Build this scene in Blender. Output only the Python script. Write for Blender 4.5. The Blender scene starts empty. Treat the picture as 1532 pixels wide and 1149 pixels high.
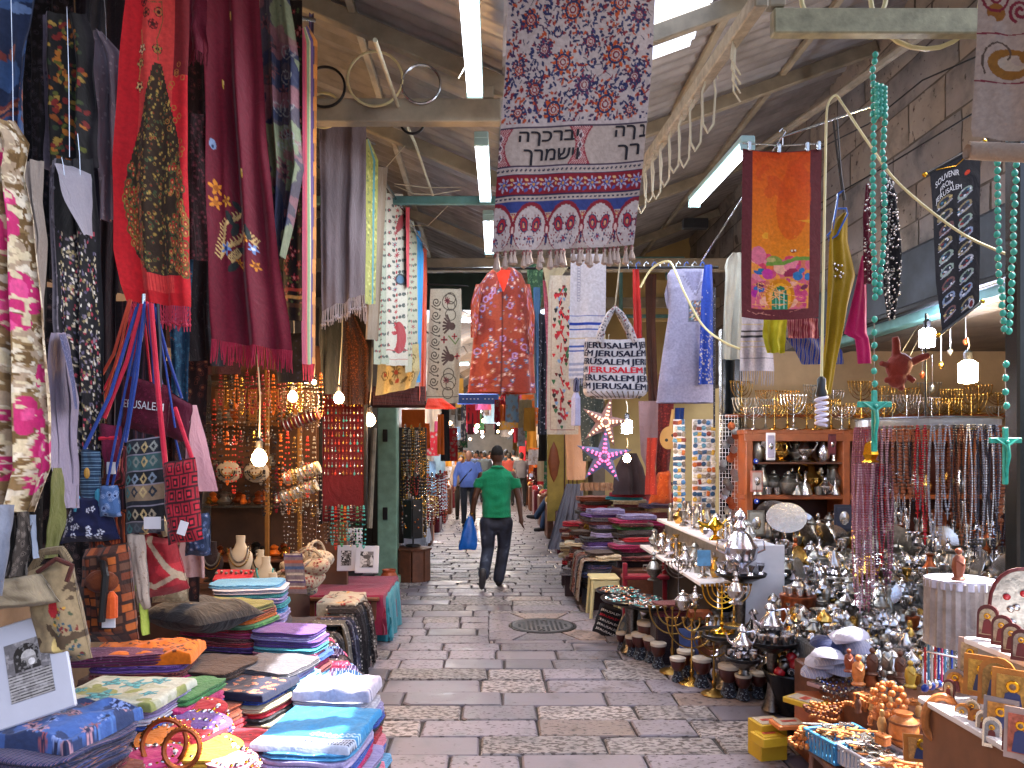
import bpy, bmesh, math, random
import numpy as np
from mathutils import Vector, Matrix, noise
random.seed(7); np.random.seed(7)
PI=math.pi; TAU=2*PI
sc=bpy.context.scene; COL=sc.collection
# ---------------- camera, sky, sun, exposure ----------------
F=1150.0; VX,VY=735.0,675.0; EYE=1.70
cam=bpy.data.cameras.new('camera'); camo=bpy.data.objects.new('camera',cam); COL.objects.link(camo)
camo.location=(0,0,EYE); camo.rotation_euler=(PI/2,0,0)
cam.sensor_width=36; cam.lens=F/1532*36; cam.shift_x=(766-VX)/1532; cam.shift_y=(VY-574.5)/1532
cam.clip_start=.05; cam.clip_end=400; sc.camera=camo
SUN=Vector((1.80,.62,3.6)).normalized()
w=bpy.data.worlds.new('World'); sc.world=w; w.use_nodes=True; nt=w.node_tree
bg=nt.nodes['Background']; sky=nt.nodes.new('ShaderNodeTexSky'); sky.sky_type='NISHITA'; sky.sun_disc=False
sky.sun_elevation=math.asin(SUN.z); sky.sun_rotation=math.atan2(SUN.x,SUN.y); sky.dust_density=6.0; sky.air_density=.8
nt.links.new(sky.outputs[0],bg.inputs[0]); bg.inputs[1].default_value=.15
sl=bpy.data.lights.new('sun','SUN'); sl.energy=5.0; sl.angle=math.radians(.5); sl.color=(1,.96,.9)
so=bpy.data.objects.new('sun',sl); COL.objects.link(so); so.rotation_euler=SUN.to_track_quat('Z','Y').to_euler()
vs=sc.view_settings; vs.view_transform='Standard'; vs.look='None'; vs.gamma=1; vs.use_curve_mapping=False; vs.exposure=2.4
sc.cycles.max_bounces=7; sc.cycles.diffuse_bounces=5; sc.cycles.glossy_bounces=3; sc.cycles.transmission_bounces=6
sc.cycles.use_denoising=True; sc.cycles.sample_clamp_indirect=6
# ---------------- helpers ----------------
def P(px,py,Y): return Vector(((px-VX)/F*Y,Y,EYE-(py-VY)/F*Y))
def px_of(v): return VX+v[0]/v[1]*F
def lin(c): return c/12.92 if c<=.04045 else ((c+.055)/1.055)**2.4
_cc={}
def C(h,k=1.0):
    key=(h,k)
    if key not in _cc:
        s=h.lstrip('#'); _cc[key]=tuple(min(1,lin(int(s[i:i+2],16)/255)*k) for i in (0,2,4))
    return _cc[key]
def noisev(x,y,z): return noise.noise(Vector((x,y,z)))
class MB:
    def __init__(s): s.v=[]; s.f=[]; s.m=[]; s.mi=0
    def add(s,vs,fs,mi=None):
        b=len(s.v); s.v+= [tuple(p) for p in vs]; s.f+=[tuple(b+i for i in f) for f in fs]; s.m+=[s.mi if mi is None else mi]*len(fs); return s
    def box(s,c,d,rot=None,mi=None):
        c=Vector(c); h=Vector(d)/2
        vs=[Vector((x*h.x,y*h.y,z*h.z)) for x in(-1,1) for y in(-1,1) for z in(-1,1)]
        if rot is not None: vs=[rot@p for p in vs]
        return s.add([c+p for p in vs],[(0,1,3,2),(4,6,7,5),(0,4,5,1),(2,3,7,6),(0,2,6,4),(1,5,7,3)],mi)
    def bbox(s,c,d,b=.01,rot=None,mi=None):   # box with chamfered edges
        c=Vector(c); X,Y,Z=(q/2 for q in d); b=min(b,X*.9,Y*.9,Z*.9); vs=[];fs=[]; idx={}
        for sx in(-1,1):
            for sy in(-1,1):
                for sz in(-1,1):
                    for k,(a,e,g) in enumerate(((X,Y-b,Z-b),(X-b,Y,Z-b),(X-b,Y-b,Z))):
                        idx[sx,sy,sz,k]=len(vs); vs.append(Vector((sx*a,sy*e,sz*g)))
        def q(l): fs.append(tuple(l))
        for t in(-1,1):
            q([idx[t,a,e,0] for a,e in((-1,-1),(1,-1),(1,1),(-1,1))]); q([idx[a,t,e,1] for a,e in((-1,-1),(1,-1),(1,1),(-1,1))]); q([idx[a,e,t,2] for a,e in((-1,-1),(1,-1),(1,1),(-1,1))])
        for a in(-1,1):
            for e in(-1,1):
                q([idx[a,e,-1,0],idx[a,e,1,0],idx[a,e,1,1],idx[a,e,-1,1]]); q([idx[a,-1,e,0],idx[a,1,e,0],idx[a,1,e,2],idx[a,-1,e,2]]); q([idx[-1,a,e,1],idx[1,a,e,1],idx[1,a,e,2],idx[-1,a,e,2]])
                for g in(-1,1): q([idx[a,e,g,0],idx[a,e,g,1],idx[a,e,g,2]])
        if rot is not None: vs=[rot@p for p in vs]
        return s.add([c+p for p in vs],fs,mi)
    def tube(s,pts,r,n=6,mi=None,closed=False,cap=True):
        pts=[Vector(p) for p in pts]; N=len(pts); R=r if hasattr(r,'__len__') else [r]*N; vs=[];fs=[]; up=None
        for i,p in enumerate(pts):
            if closed: t=pts[(i+1)%N]-pts[i-1]
            else: t=pts[min(i+1,N-1)]-pts[max(i-1,0)]
            if t.length<1e-9: t=Vector((0,0,1))
            t.normalize()
            if up is None: up=Vector((0,0,1)) if abs(t.z)<.9 else Vector((1,0,0))
            a=t.cross(up)
            if a.length<1e-4: a=t.cross(Vector((.3,1,.2)))
            a.normalize(); b=a.cross(t); up=b
            for k in range(n):
                q=TAU*k/n; vs.append(p+(a*math.cos(q)+b*math.sin(q))*R[i])
        for i in range(N if closed else N-1):
            j=(i+1)%N
            for k in range(n): l=(k+1)%n; fs.append((i*n+k,i*n+l,j*n+l,j*n+k))
        if cap and not closed: fs+= [tuple(range(n)),tuple((N-1)*n+k for k in range(n))[::-1]]
        return s.add(vs,fs,mi)
    def lathe(s,prof,n=12,c=(0,0,0),mi=None,rot=None,rib=0,sx=1,sy=1):
        c=Vector(c); vs=[];fs=[]
        for i,(r,z) in enumerate(prof):
            for k in range(n):
                q=TAU*k/n; rr=r*(1+(rib if k%2 else -rib)); p=Vector((math.cos(q)*rr*sx,math.sin(q)*rr*sy,z)); vs.append(c+(rot@p if rot is not None else p))
        for i in range(len(prof)-1):
            for k in range(n): l=(k+1)%n; fs.append((i*n+k,i*n+l,(i+1)*n+l,(i+1)*n+k))
        if prof[0][0]>1e-5: fs.append(tuple(range(n))[::-1])
        if prof[-1][0]>1e-5: fs.append(tuple((len(prof)-1)*n+k for k in range(n)))
        return s.add(vs,fs,mi)
    def ball(s,c,r,n=8,m=6,mi=None,sc=(1,1,1),rot=None):
        prof=[(math.sin(PI*i/m)*r,-math.cos(PI*i/m)*r) for i in range(m+1)]; c=Vector(c); vs=[];fs=[]
        for (a,z) in prof[1:-1]:
            for k in range(n): q=TAU*k/n; vs.append(Vector((math.cos(q)*a*sc[0],math.sin(q)*a*sc[1],z*sc[2])))
        vs+= [Vector((0,0,-r*sc[2])),Vector((0,0,r*sc[2]))]; R=m-1
        for i in range(R-1):
            for k in range(n): l=(k+1)%n; fs.append((i*n+k,i*n+l,(i+1)*n+l,(i+1)*n+k))
        for k in range(n): l=(k+1)%n; fs.append((R*n,l,k)); fs.append((R*n+1,(R-1)*n+k,(R-1)*n+l))
        if rot is not None: vs=[rot@p for p in vs]
        return s.add([c+p for p in vs],fs,mi)
    def prism(s,pts,y0,y1,mi=None):   # outline in xz, extruded along y
        n=len(pts); vs=[(x,y0,z) for x,z in pts]+[(x,y1,z) for x,z in pts]
        return s.add(vs,[tuple(range(n)),tuple(range(n,2*n))[::-1]]+[(i,(i+1)%n+0,(i+1)%n+n,i+n) for i in range(n)],mi)
    def mesh(s,name,mats,smooth=False,fix=True):
        me=bpy.data.meshes.new(name); me.from_pydata(s.v,[],s.f)
        for m in (mats if isinstance(mats,(list,tuple)) else [mats]): me.materials.append(m)
        if any(s.m): me.polygons.foreach_set('material_index',s.m)
        if smooth: me.polygons.foreach_set('use_smooth',[True]*len(me.polygons)); me.set_sharp_from_angle(angle=math.radians(smooth if smooth>1 else 40))
        if fix:
            bm=bmesh.new(); bm.from_mesh(me); bmesh.ops.recalc_face_normals(bm,faces=bm.faces); bm.to_mesh(me); bm.free()
        return me
    def obj(s,name,mats,parent=None,smooth=False,loc=None,rz=0,kind=None):
        return link(s.mesh(name,mats,smooth),name,parent,loc,rz,kind)
LABELS={}
def link(me,name,parent=None,loc=None,rz=0,kind=None):
    o=bpy.data.objects.new(name,me); COL.objects.link(o)
    if parent is not None: o.parent=parent
    if loc is not None: o.location=loc
    if rz: o.rotation_euler=(0,0,rz) if not hasattr(rz,'__len__') else rz
    if kind: o['kind']=kind
    return o
def tag(o,label,cat,group=None):
    o['label']=label; o['category']=cat
    if group: o['group']=group
    LABELS.setdefault(label,[]).append(o.name); return o
def thing(name,label,cat,loc=(0,0,0),rz=0,group=None):
    o=bpy.data.objects.new(name,None); COL.objects.link(o); o.location=loc; o.empty_display_size=.1
    o.rotation_euler=rz if hasattr(rz,'__len__') else (0,0,rz); return tag(o,label,cat,group)
def copytree(o,parent=None,loc=None,rz=None,scale=None):
    c=o.copy(); COL.objects.link(c); c.parent=parent
    for ch in o.children: copytree(ch,c)
    if loc is not None: c.location=loc
    if rz is not None: c.rotation_euler=rz if hasattr(rz,'__len__') else (0,0,rz)
    if scale: c.scale=(scale,)*3 if not hasattr(scale,'__len__') else scale
    return c
ORD=['','first','second','third','fourth','fifth','sixth','seventh','eighth','ninth','tenth','eleventh','twelfth','thirteenth','fourteenth','fifteenth','sixteenth','seventeenth','eighteenth','nineteenth','twentieth']
TENS={2:'twenty',3:'thirty',4:'forty',5:'fifty',6:'sixty',7:'seventy'}
def nth(i):
    if i<=20: return ORD[i]
    return TENS[i//10]+('-'+ORD[i%10] if i%10 else 'th') if i%10 else {2:'twentieth',3:'thirtieth',4:'fortieth',5:'fiftieth',6:'sixtieth',7:'seventieth'}[i//10]
# ---------------- materials ----------------
_M={}
class NT:
    def __init__(s,name):
        s.m=bpy.data.materials.new(name); s.m.use_nodes=True; s.t=s.m.node_tree; s.b=s.t.nodes['Principled BSDF']
    def n(s,typ,**kw):
        x=s.t.nodes.new('ShaderNode'+typ)
        for k,v in kw.items():
            if k[0]=='_': x.inputs[k[1:].replace('_',' ')].default_value=v
            else: setattr(x,k,v)
        return x
    def l(s,a,b): s.t.links.new(a,b)
    def ramp(s,fac,stops,interp='LINEAR'):
        r=s.n('ValToRGB'); r.color_ramp.interpolation=interp; e=r.color_ramp.elements
        while len(e)<len(stops): e.new(.5)
        for x,(p,c) in zip(e,stops): x.position=p; x.color=(*c[:3],1)
        s.l(fac,r.inputs[0]); return r.outputs[0]
    def mix(s,fac,a,b,mode='MIX'):
        x=s.n('MixRGB',blend_type=mode)
        for i,q in enumerate((fac,a,b)):
            if hasattr(q,'is_linked') or hasattr(q,'links'): s.l(q,x.inputs[i])
            else: x.inputs[i].default_value=q if i==0 else (*q[:3],1)
        return x.outputs[0]
    def bump(s,h,st=.3,d=.01):
        b=s.n('Bump',_Strength=st,_Distance=d); s.l(h,b.inputs['Height']); s.l(b.outputs[0],s.b.inputs['Normal'])
def mat(name,col,rough=.6,metal=0,var=.25,sc=8,bump=.15,emit=0,alpha=1,trans=0,coat=0,bd=.01):
    if name in _M: return _M[name]
    N=NT(name); b=N.b; b.inputs['Roughness'].default_value=rough; b.inputs['Metallic'].default_value=metal
    col=C(col) if isinstance(col,str) else col
    if var or bump:
        tc=N.n('TexCoord'); no=N.n('TexNoise',_Scale=sc,_Detail=5.0,_Roughness=.6); N.l(tc.outputs['Object'],no.inputs['Vector'])
        if var:
            lo=tuple(c*(1-var) for c in col); hi=tuple(min(1,c*(1+var)) for c in col)
            N.l(N.ramp(no.outputs[0],[(.3,lo),(.7,hi)]),b.inputs['Base Color'])
        else: b.inputs['Base Color'].default_value=(*col,1)
        if bump: N.bump(no.outputs[0],bump,bd)
    else: b.inputs['Base Color'].default_value=(*col,1)
    if emit: b.inputs['Emission Color'].default_value=(*col,1); b.inputs['Emission Strength'].default_value=emit
    if alpha<1: b.inputs['Alpha'].default_value=alpha
    if trans: b.inputs['Transmission Weight'].default_value=trans
    if coat: b.inputs['Coat Weight'].default_value=coat
    _M[name]=N.m; return N.m
def fab(c1,c2=None,c3=None,kind='plain',scale=20,rough=.85,ax=0):
    """woven cloth: plain / stripe / floral / speck / check"""
    key=('fab',c1,c2,c3,kind,scale,ax)
    if key in _M: return _M[key]
    N=NT('%s_cloth'%kind); b=N.b; b.inputs['Roughness'].default_value=rough; b.inputs['Sheen Weight'].default_value=.15
    b.inputs['Specular IOR Level'].default_value=.25
    a,bb,cc=C(c1),C(c2 or c1),C(c3 or c2 or c1)
    tc=N.n('TexCoord'); mp=N.n('Mapping'); N.l(tc.outputs['Object'],mp.inputs[0]); vec=mp.outputs[0]
    fine=N.n('TexNoise',_Scale=scale*6,_Detail=3.0); N.l(vec,fine.inputs['Vector'])
    big=N.n('TexNoise',_Scale=3.0,_Detail=4.0); N.l(vec,big.inputs['Vector'])
    if kind=='stripe':
        wv=N.n('TexWave',_Scale=scale/6,_Distortion=.6); wv.bands_direction='XYZ'[ax]; N.l(vec,wv.inputs['Vector'])
        col=N.ramp(wv.outputs['Fac'],[(0,a),(.35,bb),(.5,a),(.62,cc),(.8,bb),(.92,a)],'CONSTANT')
    elif kind in('floral','speck'):
        ds=N.n('VectorMath',operation='ADD'); sn=N.n('TexNoise',_Scale=scale*.8,_Detail=2.0); N.l(vec,sn.inputs['Vector'])
        m2=N.n('VectorMath',operation='SCALE'); m2.inputs['Scale'].default_value=.7/scale; N.l(sn.outputs['Color'],m2.inputs[0])
        N.l(vec,ds.inputs[0]); N.l(m2.outputs[0],ds.inputs[1])
        vo=N.n('TexVoronoi',_Scale=scale); N.l(ds.outputs[0],vo.inputs['Vector'])
        if kind=='floral':
            col=N.ramp(vo.outputs['Distance'],[(0,cc),(.14,bb),(.3,a),(.36,bb),(.42,a)],'CONSTANT')
            pick=N.ramp(vo.outputs['Color'],[(0,bb),(.45,cc),(.75,a)],'CONSTANT'); lt=N.ramp(vo.outputs['Distance'],[(0,(1,1,1)),(.2,(0,0,0))],'CONSTANT')
            col=N.mix(lt,col,pick)
        else: col=N.ramp(vo.outputs['Distance'],[(0,bb),(.22,a)],'CONSTANT')
    elif kind=='check':
        ch=N.n('TexWave',_Scale=scale/6); ch.bands_direction='X'; c2_=N.n('TexWave',_Scale=scale/6); c2_.bands_direction='Y'; N.l(vec,ch.inputs['Vector']); N.l(vec,c2_.inputs['Vector'])
        f1=N.ramp(ch.outputs['Fac'],[(0,(0,0,0)),(.6,(1,1,1))],'CONSTANT'); f2=N.ramp(c2_.outputs['Fac'],[(0,(0,0,0)),(.6,(1,1,1))],'CONSTANT')
        col=N.mix(f1,a,bb); col=N.mix(f2,col,cc)
    else: col=N.mix(fine.outputs[0],a,bb)
    dirt=N.ramp(big.outputs[0],[(.3,(.78,.78,.78)),(.7,(1.1,1.1,1.1))]); col=N.mix(1.0,col,dirt,'MULTIPLY')
    N.l(col,b.inputs['Base Color']); mw=N.n('Mapping'); mw.inputs['Scale'].default_value=(1,2.2,.8); mw.inputs['Rotation'].default_value=(.3,.5,.4); N.l(vec,mw.inputs[0]); wr=N.n('TexNoise',_Scale=11.0,_Detail=4.0,_Distortion=1.2); N.l(mw.outputs[0],wr.inputs['Vector'])
    b2=N.n('Bump',_Strength=.55,_Distance=.02); N.l(wr.outputs[0],b2.inputs['Height']); b1=N.n('Bump',_Strength=.25,_Distance=.004); N.l(fine.outputs[0],b1.inputs['Height']); N.l(b2.outputs[0],b1.inputs['Normal']); N.l(b1.outputs[0],b.inputs['Normal'])
    _M[key]=N.m; return N.m
def painted(rough=.85,metal=0,sheen=.15,name='printed_cloth'):
    if name in _M: return _M[name]
    N=NT(name); at=N.n('Attribute'); at.attribute_name='Col'; N.b.inputs['Roughness'].default_value=rough
    N.b.inputs['Specular IOR Level'].default_value=.25; N.b.inputs['Sheen Weight'].default_value=sheen; N.b.inputs['Metallic'].default_value=metal
    tc=N.n('TexCoord'); no=N.n('TexNoise',_Scale=60.0,_Detail=4.0); N.l(tc.outputs['Object'],no.inputs['Vector'])
    v=N.ramp(no.outputs[0],[(.3,(.8,.8,.8)),(.7,(1.08,1.08,1.08))]); N.l(N.mix(1.0,at.outputs['Color'],v,'MULTIPLY'),N.b.inputs['Base Color'])
    wr=N.n('TexNoise',_Scale=9.0,_Detail=4.0,_Distortion=1.2); N.l(tc.outputs['Object'],wr.inputs['Vector']); b2=N.n('Bump',_Strength=.4 if sheen else 0,_Distance=.02); N.l(wr.outputs[0],b2.inputs['Height']); b1=N.n('Bump',_Strength=.2,_Distance=.003); N.l(no.outputs[0],b1.inputs['Height']); N.l(b2.outputs[0],b1.inputs['Normal']); N.l(b1.outputs[0],N.b.inputs['Normal']); _M[name]=N.m; return N.m
# ---------------- painting canvas (sampled at the mesh's own vertices) ----------------
class Cv:
    """colour field over the box x0..x1, y0..y1 (any units), nx by ny samples"""
    def __init__(s,x0,y0,x1,y1,base,nx=None,k=1.0):
        s.x0,s.y0,s.x1,s.y1=x0,y0,x1,y1; s.nx=nx or int((x1-x0)*k); s.ny=int((y1-y0)/(x1-x0)*s.nx); s.nx=max(s.nx,4); s.ny=max(s.ny,4)
        s.a=np.ones((s.ny,s.nx,3))*np.array(C(base)); X,Y=np.meshgrid(np.linspace(x0,x1,s.nx),np.linspace(y0,y1,s.ny)); s.X,s.Y=X,Y
    def put(s,mask,col,al=1.0): s.a[mask]=s.a[mask]*(1-al)+np.array(C(col) if isinstance(col,str) else col)*al; return s
    def win(s,cx,cy,r):
        i0=max(0,int((cx-r-s.x0)/(s.x1-s.x0)*s.nx)); i1=min(s.nx,int((cx+r-s.x0)/(s.x1-s.x0)*s.nx)+2); j0=max(0,int((cy-r-s.y0)/(s.y1-s.y0)*s.ny)); j1=min(s.ny,int((cy+r-s.y0)/(s.y1-s.y0)*s.ny)+2)
        return slice(j0,j1),slice(i0,i1)
    def fn(s,cx,cy,r,f,col,al=1.0):
        w=s.win(cx,cy,r); x=s.X[w]-cx; y=s.Y[w]-cy
        if x.size==0: return s
        m=f(x,y); sub=s.a[w]; sub[m]=sub[m]*(1-al)+np.array(C(col) if isinstance(col,str) else col)*al; return s
    def ell(s,cx,cy,rx,ry,col,rot=0,al=1.0):
        ca,sa=math.cos(rot),math.sin(rot); return s.fn(cx,cy,max(rx,ry),lambda x,y:((x*ca+y*sa)/rx)**2+((-x*sa+y*ca)/ry)**2<1,col,al)
    def ring(s,cx,cy,r0,r1,col): return s.fn(cx,cy,r1,lambda x,y:(np.hypot(x,y)<r1)&(np.hypot(x,y)>r0),col)
    def flower(s,cx,cy,r,n,col,cen,ph=0,edge=None):
        if edge: s.fn(cx,cy,r*1.25,lambda x,y:np.hypot(x,y)<r*1.22*(.72+.28*np.cos(n*np.arctan2(y,x)+ph)),edge)
        s.fn(cx,cy,r,lambda x,y:np.hypot(x,y)<r*(.68+.32*np.cos(n*np.arctan2(y,x)+ph)),col); return s.ell(cx,cy,r*.35,r*.35,cen)
    def rect(s,x0,y0,x1,y1,col): return s.put((s.X>=x0)&(s.X<=x1)&(s.Y>=y0)&(s.Y<=y1),col)
    def line(s,pts,wd,col):
        for (x0,y0),(x1,y1) in zip(pts[:-1],pts[1:]):
            L=max(math.hypot(x1-x0,y1-y0),1e-6); cx,cy=(x0+x1)/2,(y0+y1)/2; dx,dy=(x1-x0)/L,(y1-y0)/L
            s.fn(cx,cy,L/2+wd,lambda x,y:(np.abs(-x*dy+y*dx)<wd/2)&(np.abs(x*dx+y*dy)<L/2+wd/2),col)
        return s
    def spiral(s,cx,cy,r,wd,col,dr=1,turns=1.6,ph=0):
        n=int(18*turns); return s.line([(cx+dr*math.cos(ph+TAU*turns*i/n)*r*(1-i/n*.85),cy+math.sin(ph+TAU*turns*i/n)*r*(1-i/n*.85)) for i in range(n)],wd,col)
    def nz(s,scale,th,col,seed=0,oct=3,al=1.0,box=None):
        r=np.random.RandomState(seed+11); f=np.zeros_like(s.X)
        for o in range(oct):
            sc_=scale/2**o; gx=int((s.x1-s.x0)/sc_)+3; gy=int((s.y1-s.y0)/sc_)+3; g=r.rand(gy,gx)
            u=(s.X-s.x0)/sc_; v=(s.Y-s.y0)/sc_; i=u.astype(int); j=v.astype(int); fu=u-i; fv=v-j; fu=fu*fu*(3-2*fu); fv=fv*fv*(3-2*fv)
            f+=((g[j,i]*(1-fu)+g[j,i+1]*fu)*(1-fv)+(g[j+1,i]*(1-fu)+g[j+1,i+1]*fu)*fv)*.5**o
        f/=sum(.5**o for o in range(oct)); m=f>th
        if box: m&=(s.X>box[0])&(s.X<box[2])&(s.Y>box[1])&(s.Y<box[3])
        return s.put(m,col,al)
def colattr(me,cols):
    ca=me.color_attributes.new('Col','FLOAT_COLOR','POINT'); a=np.ones((len(me.vertices),4)); a[:,:3]=np.clip(cols,0,1); ca.data.foreach_set('color',a.ravel())
def rows_at(rows,t):
    t=t*(rows[-1][0]-rows[0][0])+rows[0][0]
    for a,b in zip(rows[:-1],rows[1:]):
        if t<=b[0]+1e-6:
            k=(t-a[0])/(b[0]-a[0]+1e-9); return [a[i]*(1-k)+b[i]*k for i in range(3)]
    return rows[-1]
class Cloth:
    """hanging cloth; rows=(py,xl,xr) read off at depth YL (left edge) .. YR (right edge)"""
    def __init__(s,rows,YL,YR=None,folds=3,amp=.02,seed=0,sag=0,slope=0,bulge=0,yoff=0):
        s.r=rows; s.YL=YL; s.YR=YL if YR is None else YR; s.f=folds; s.a=amp; s.s=seed; s.sag=sag; s.sl=slope; s.b=bulge; s.yo=yoff
    def pos(s,u,v,off=0):
        py,xl,xr=rows_at(s.r,v); Y=s.YL+(s.YR-s.YL)*u; x=xl+(xr-xl)*u; py+=s.sag*4*u*(1-u)*(1-v if s.sag<0 else 1)+s.sl*(u-.5)
        p=P(x,py,Y); k=.35+.65*min(1,v*1.5)
        d=s.a*k*(math.sin(TAU*(s.f*u+s.s*.37)+1.3*noisev(u*2,v*1.2,s.s))+.6*math.sin(TAU*(s.f*1.7*u+s.s*.71)+2*noisev(v*1.5,u,s.s+5)))+s.a*.8*noisev(u*3,v*4,s.s+9)
        p.y+=d-s.b*math.sin(PI*u)-off+s.yo; return p
    def mesh(s,name,nu,nv,mats,cv=None,smooth=True):
        vs=[s.pos(i/(nu-1),j/(nv-1)) for j in range(nv) for i in range(nu)]
        fs=[(j*nu+i,j*nu+i+1,(j+1)*nu+i+1,(j+1)*nu+i) for j in range(nv-1) for i in range(nu-1)]
        me=bpy.data.meshes.new(name); me.from_pydata(vs,[],fs); me.materials.append(mats)
        me.polygons.foreach_set('use_smooth',[True]*len(fs))
        if cv is not None:
            J=np.linspace(0,cv.ny-1,nv).round().astype(int); I=np.linspace(0,cv.nx-1,nu).round().astype(int); colattr(me,cv.a[np.ix_(J,I)].reshape(-1,3))
        return me
def fringe(cl,n,L,mt,parent,name='fringe',r=.0022,knot=False,v=1.0,jit=.3):
    mb=MB(); rnd=random.Random(n)
    for i in range(n):
        p=cl.pos((i+.5)/n,v); l=L*(1+rnd.uniform(-jit,jit)*.4); dx=rnd.uniform(-1,1)*.012
        mb.tube([p,p+Vector((dx*.4,rnd.uniform(-.004,.004),-l*.5)),p+Vector((dx,rnd.uniform(-.006,.006),-l))],[r,r*1.1,r*.7],4)
        if knot: mb.ball(p+Vector((dx*.6,-.003,-l*.75)),r*2.6,6,5)
    return mb.obj(name,mt,parent,smooth=True,kind='stuff')
def cloth_thing(name,label,cat,cl,nu,nv,m,cv=None,group=None,fr=None,part='cloth',extra=None):
    """thing > cloth (+fringe); origin kept at world zero is avoided: the empty sits at the cloth's top centre"""
    t=thing(name,label,cat,cl.pos(.5,0),group=group); o=link(cl.mesh(part,nu,nv,m,cv),part,t); off=t.location.copy()
    if fr:
        frs=fr if isinstance(fr,list) else [fr]
        for f in frs: fringe(cl,f[0],f[1],f[2],t,r=f[3] if len(f)>3 else .0022,knot=len(f)>4)
    if extra: extra(t)
    for ch in t.children:
        ch.location=-off
    return t
_txt={}
def text_mesh(body,size=1,bold=0):
    cu=bpy.data.curves.new('writing','FONT'); cu.body=body; cu.size=size; cu.align_x='CENTER'; cu.align_y='CENTER'; cu.resolution_u=3; cu.offset=bold
    o=bpy.data.objects.new('writing',cu); COL.objects.link(o); dg=bpy.context.evaluated_depsgraph_get(); me=bpy.data.meshes.new_from_object(o.evaluated_get(dg))
    vs=[v.co.copy() for v in me.vertices]; fs=[tuple(p.vertices) for p in me.polygons]; bpy.data.objects.remove(o); bpy.data.curves.remove(cu); bpy.data.meshes.remove(me); return vs,fs
def text_map(body,f,mt,parent,name='lettering',size=1,bold=0,w=None,h=None):
    """lay text on a surface: f(x,y)->3D, x right y up in text units; w,h rescale the text's own box"""
    vs,fs=text_mesh(body,size,bold)
    if w: 
        xs=[v.x for v in vs]; ys=[v.y for v in vs]; cx=(min(xs)+max(xs))/2; cy=(min(ys)+max(ys))/2; kx=w/(max(xs)-min(xs)); ky=(h/(max(ys)-min(ys))) if h else kx
        vs=[Vector(((v.x-cx)*kx,(v.y-cy)*ky,0)) for v in vs]
    mb=MB(); mb.add([f(v.x,v.y) for v in vs],fs); return link(mb.mesh(name,mt,fix=False),name,parent)
# common materials
WOOD=mat('brown_wood','#5a3320',.55,var=.35,sc=14,bump=.3); OWOOD=mat('orange_wood','#8e4820',.45,var=.25,sc=10,bump=.2)
OLIVE=mat('olive_wood','#b06a32',.5,var=.35,sc=40,bump=.2); DARK=mat('dark_metal','#1e1e20',.45,.6,var=.3); BLACKP=mat('black_plastic','#141416',.4,var=.2)
SILVER=mat('silver','#cfc9c6',.24,1,var=.16,sc=40,bump=.5,bd=.004); PEWTER=mat('worn_pewter','#9a9892',.36,1,var=.3,sc=50,bump=.6,bd=.004)
BRASS=mat('brass','#caa052',.26,1,var=.2,sc=30,bump=.3,bd=.004); GOLD=mat('gold','#e0a830',.22,1,var=.1,sc=20,bump=.2,bd=.004); COPPER=mat('copper','#9a5230',.36,.85,var=.35,sc=30,bump=.5,bd=.005)
WHITE=mat('white_paint','#dcd9dc',.5,var=.08); WIRE=mat('white_wire','#b0a890',.6,var=.1); STEEL=mat('bright_steel','#b8bcc0',.25,1,var=.1)
TEAL=mat('teal_paint','#4f7a78',.6,var=.3,sc=6,bump=.3); PCLOTH=painted()
CREAM=mat('cream_plastic','#c9c08f',.45,var=.1)
# ================= THE SETTING =================
def stone_mat(name,c1,c2,pit,rough,sc=1,rv_=.55):
    N=NT(name); tc=N.n('TexCoord'); oi=N.n('ObjectInfo'); ad=N.n('VectorMath',operation='ADD'); N.l(tc.outputs['Object'],ad.inputs[0])
    cm=N.n('CombineXYZ'); mu=N.n('Math',operation='MULTIPLY'); mu.inputs[1].default_value=37; N.l(oi.outputs['Random'],mu.inputs[0]); N.l(mu.outputs[0],cm.inputs[0]); N.l(cm.outputs[0],ad.inputs[1])
    no=N.n('TexNoise',_Scale=5.0*sc,_Detail=6.0,_Roughness=.65); N.l(ad.outputs[0],no.inputs['Vector']); mp=N.n('Mapping'); mp.inputs['Scale'].default_value=(1,1.7,1.7); N.l(ad.outputs[0],mp.inputs[0])
    pn=N.n('TexNoise',_Scale=26.0*sc,_Detail=3.0,_Roughness=.55); N.l(mp.outputs[0],pn.inputs['Vector'])
    base=N.ramp(no.outputs[0],[(.28,C(c1)),(.5,C(c2)),(.75,tuple(min(1,q*1.25) for q in C(c2)))])
    pf=N.ramp(pn.outputs[0],[(pit-.05,(.25,.22,.22)),(pit+.04,(1,1,1))]); col=N.mix(1.0,base,pf,'MULTIPLY')
    rv=N.ramp(oi.outputs['Random'],[(0,(1-.34*rv_*2,)*3),(.4,(1-.05*rv_,1-.1*rv_,1-.12*rv_)),(.7,(1.03,1,1)),(1,(1+.3*rv_,1+.2*rv_,1+.12*rv_))]); N.l(N.mix(1.0,col,rv,'MULTIPLY'),N.b.inputs['Base Color'])
    N.l(N.ramp(no.outputs[0],[(.3,(rough*.7,)*3),(.7,(rough*1.5,)*3)]),N.b.inputs['Roughness']); s=N.mix(.5,no.outputs[0],pf); N.bump(s,.55,.012); return N.m
PAVE=stone_mat('worn_limestone','#514c52','#7f7880',.40,.5); PAVE2=stone_mat('smooth_limestone','#48444a','#6c666e',.31,.46,.7)
PAVE3=stone_mat('pitted_limestone','#615b60','#97908f',.48,.56); PINKST=stone_mat('pink_limestone','#62554f','#857570',.42,.42)
GROUT=mat('dark_grout','#322d2d',.8,var=.5,sc=30,bump=.5)
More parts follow.
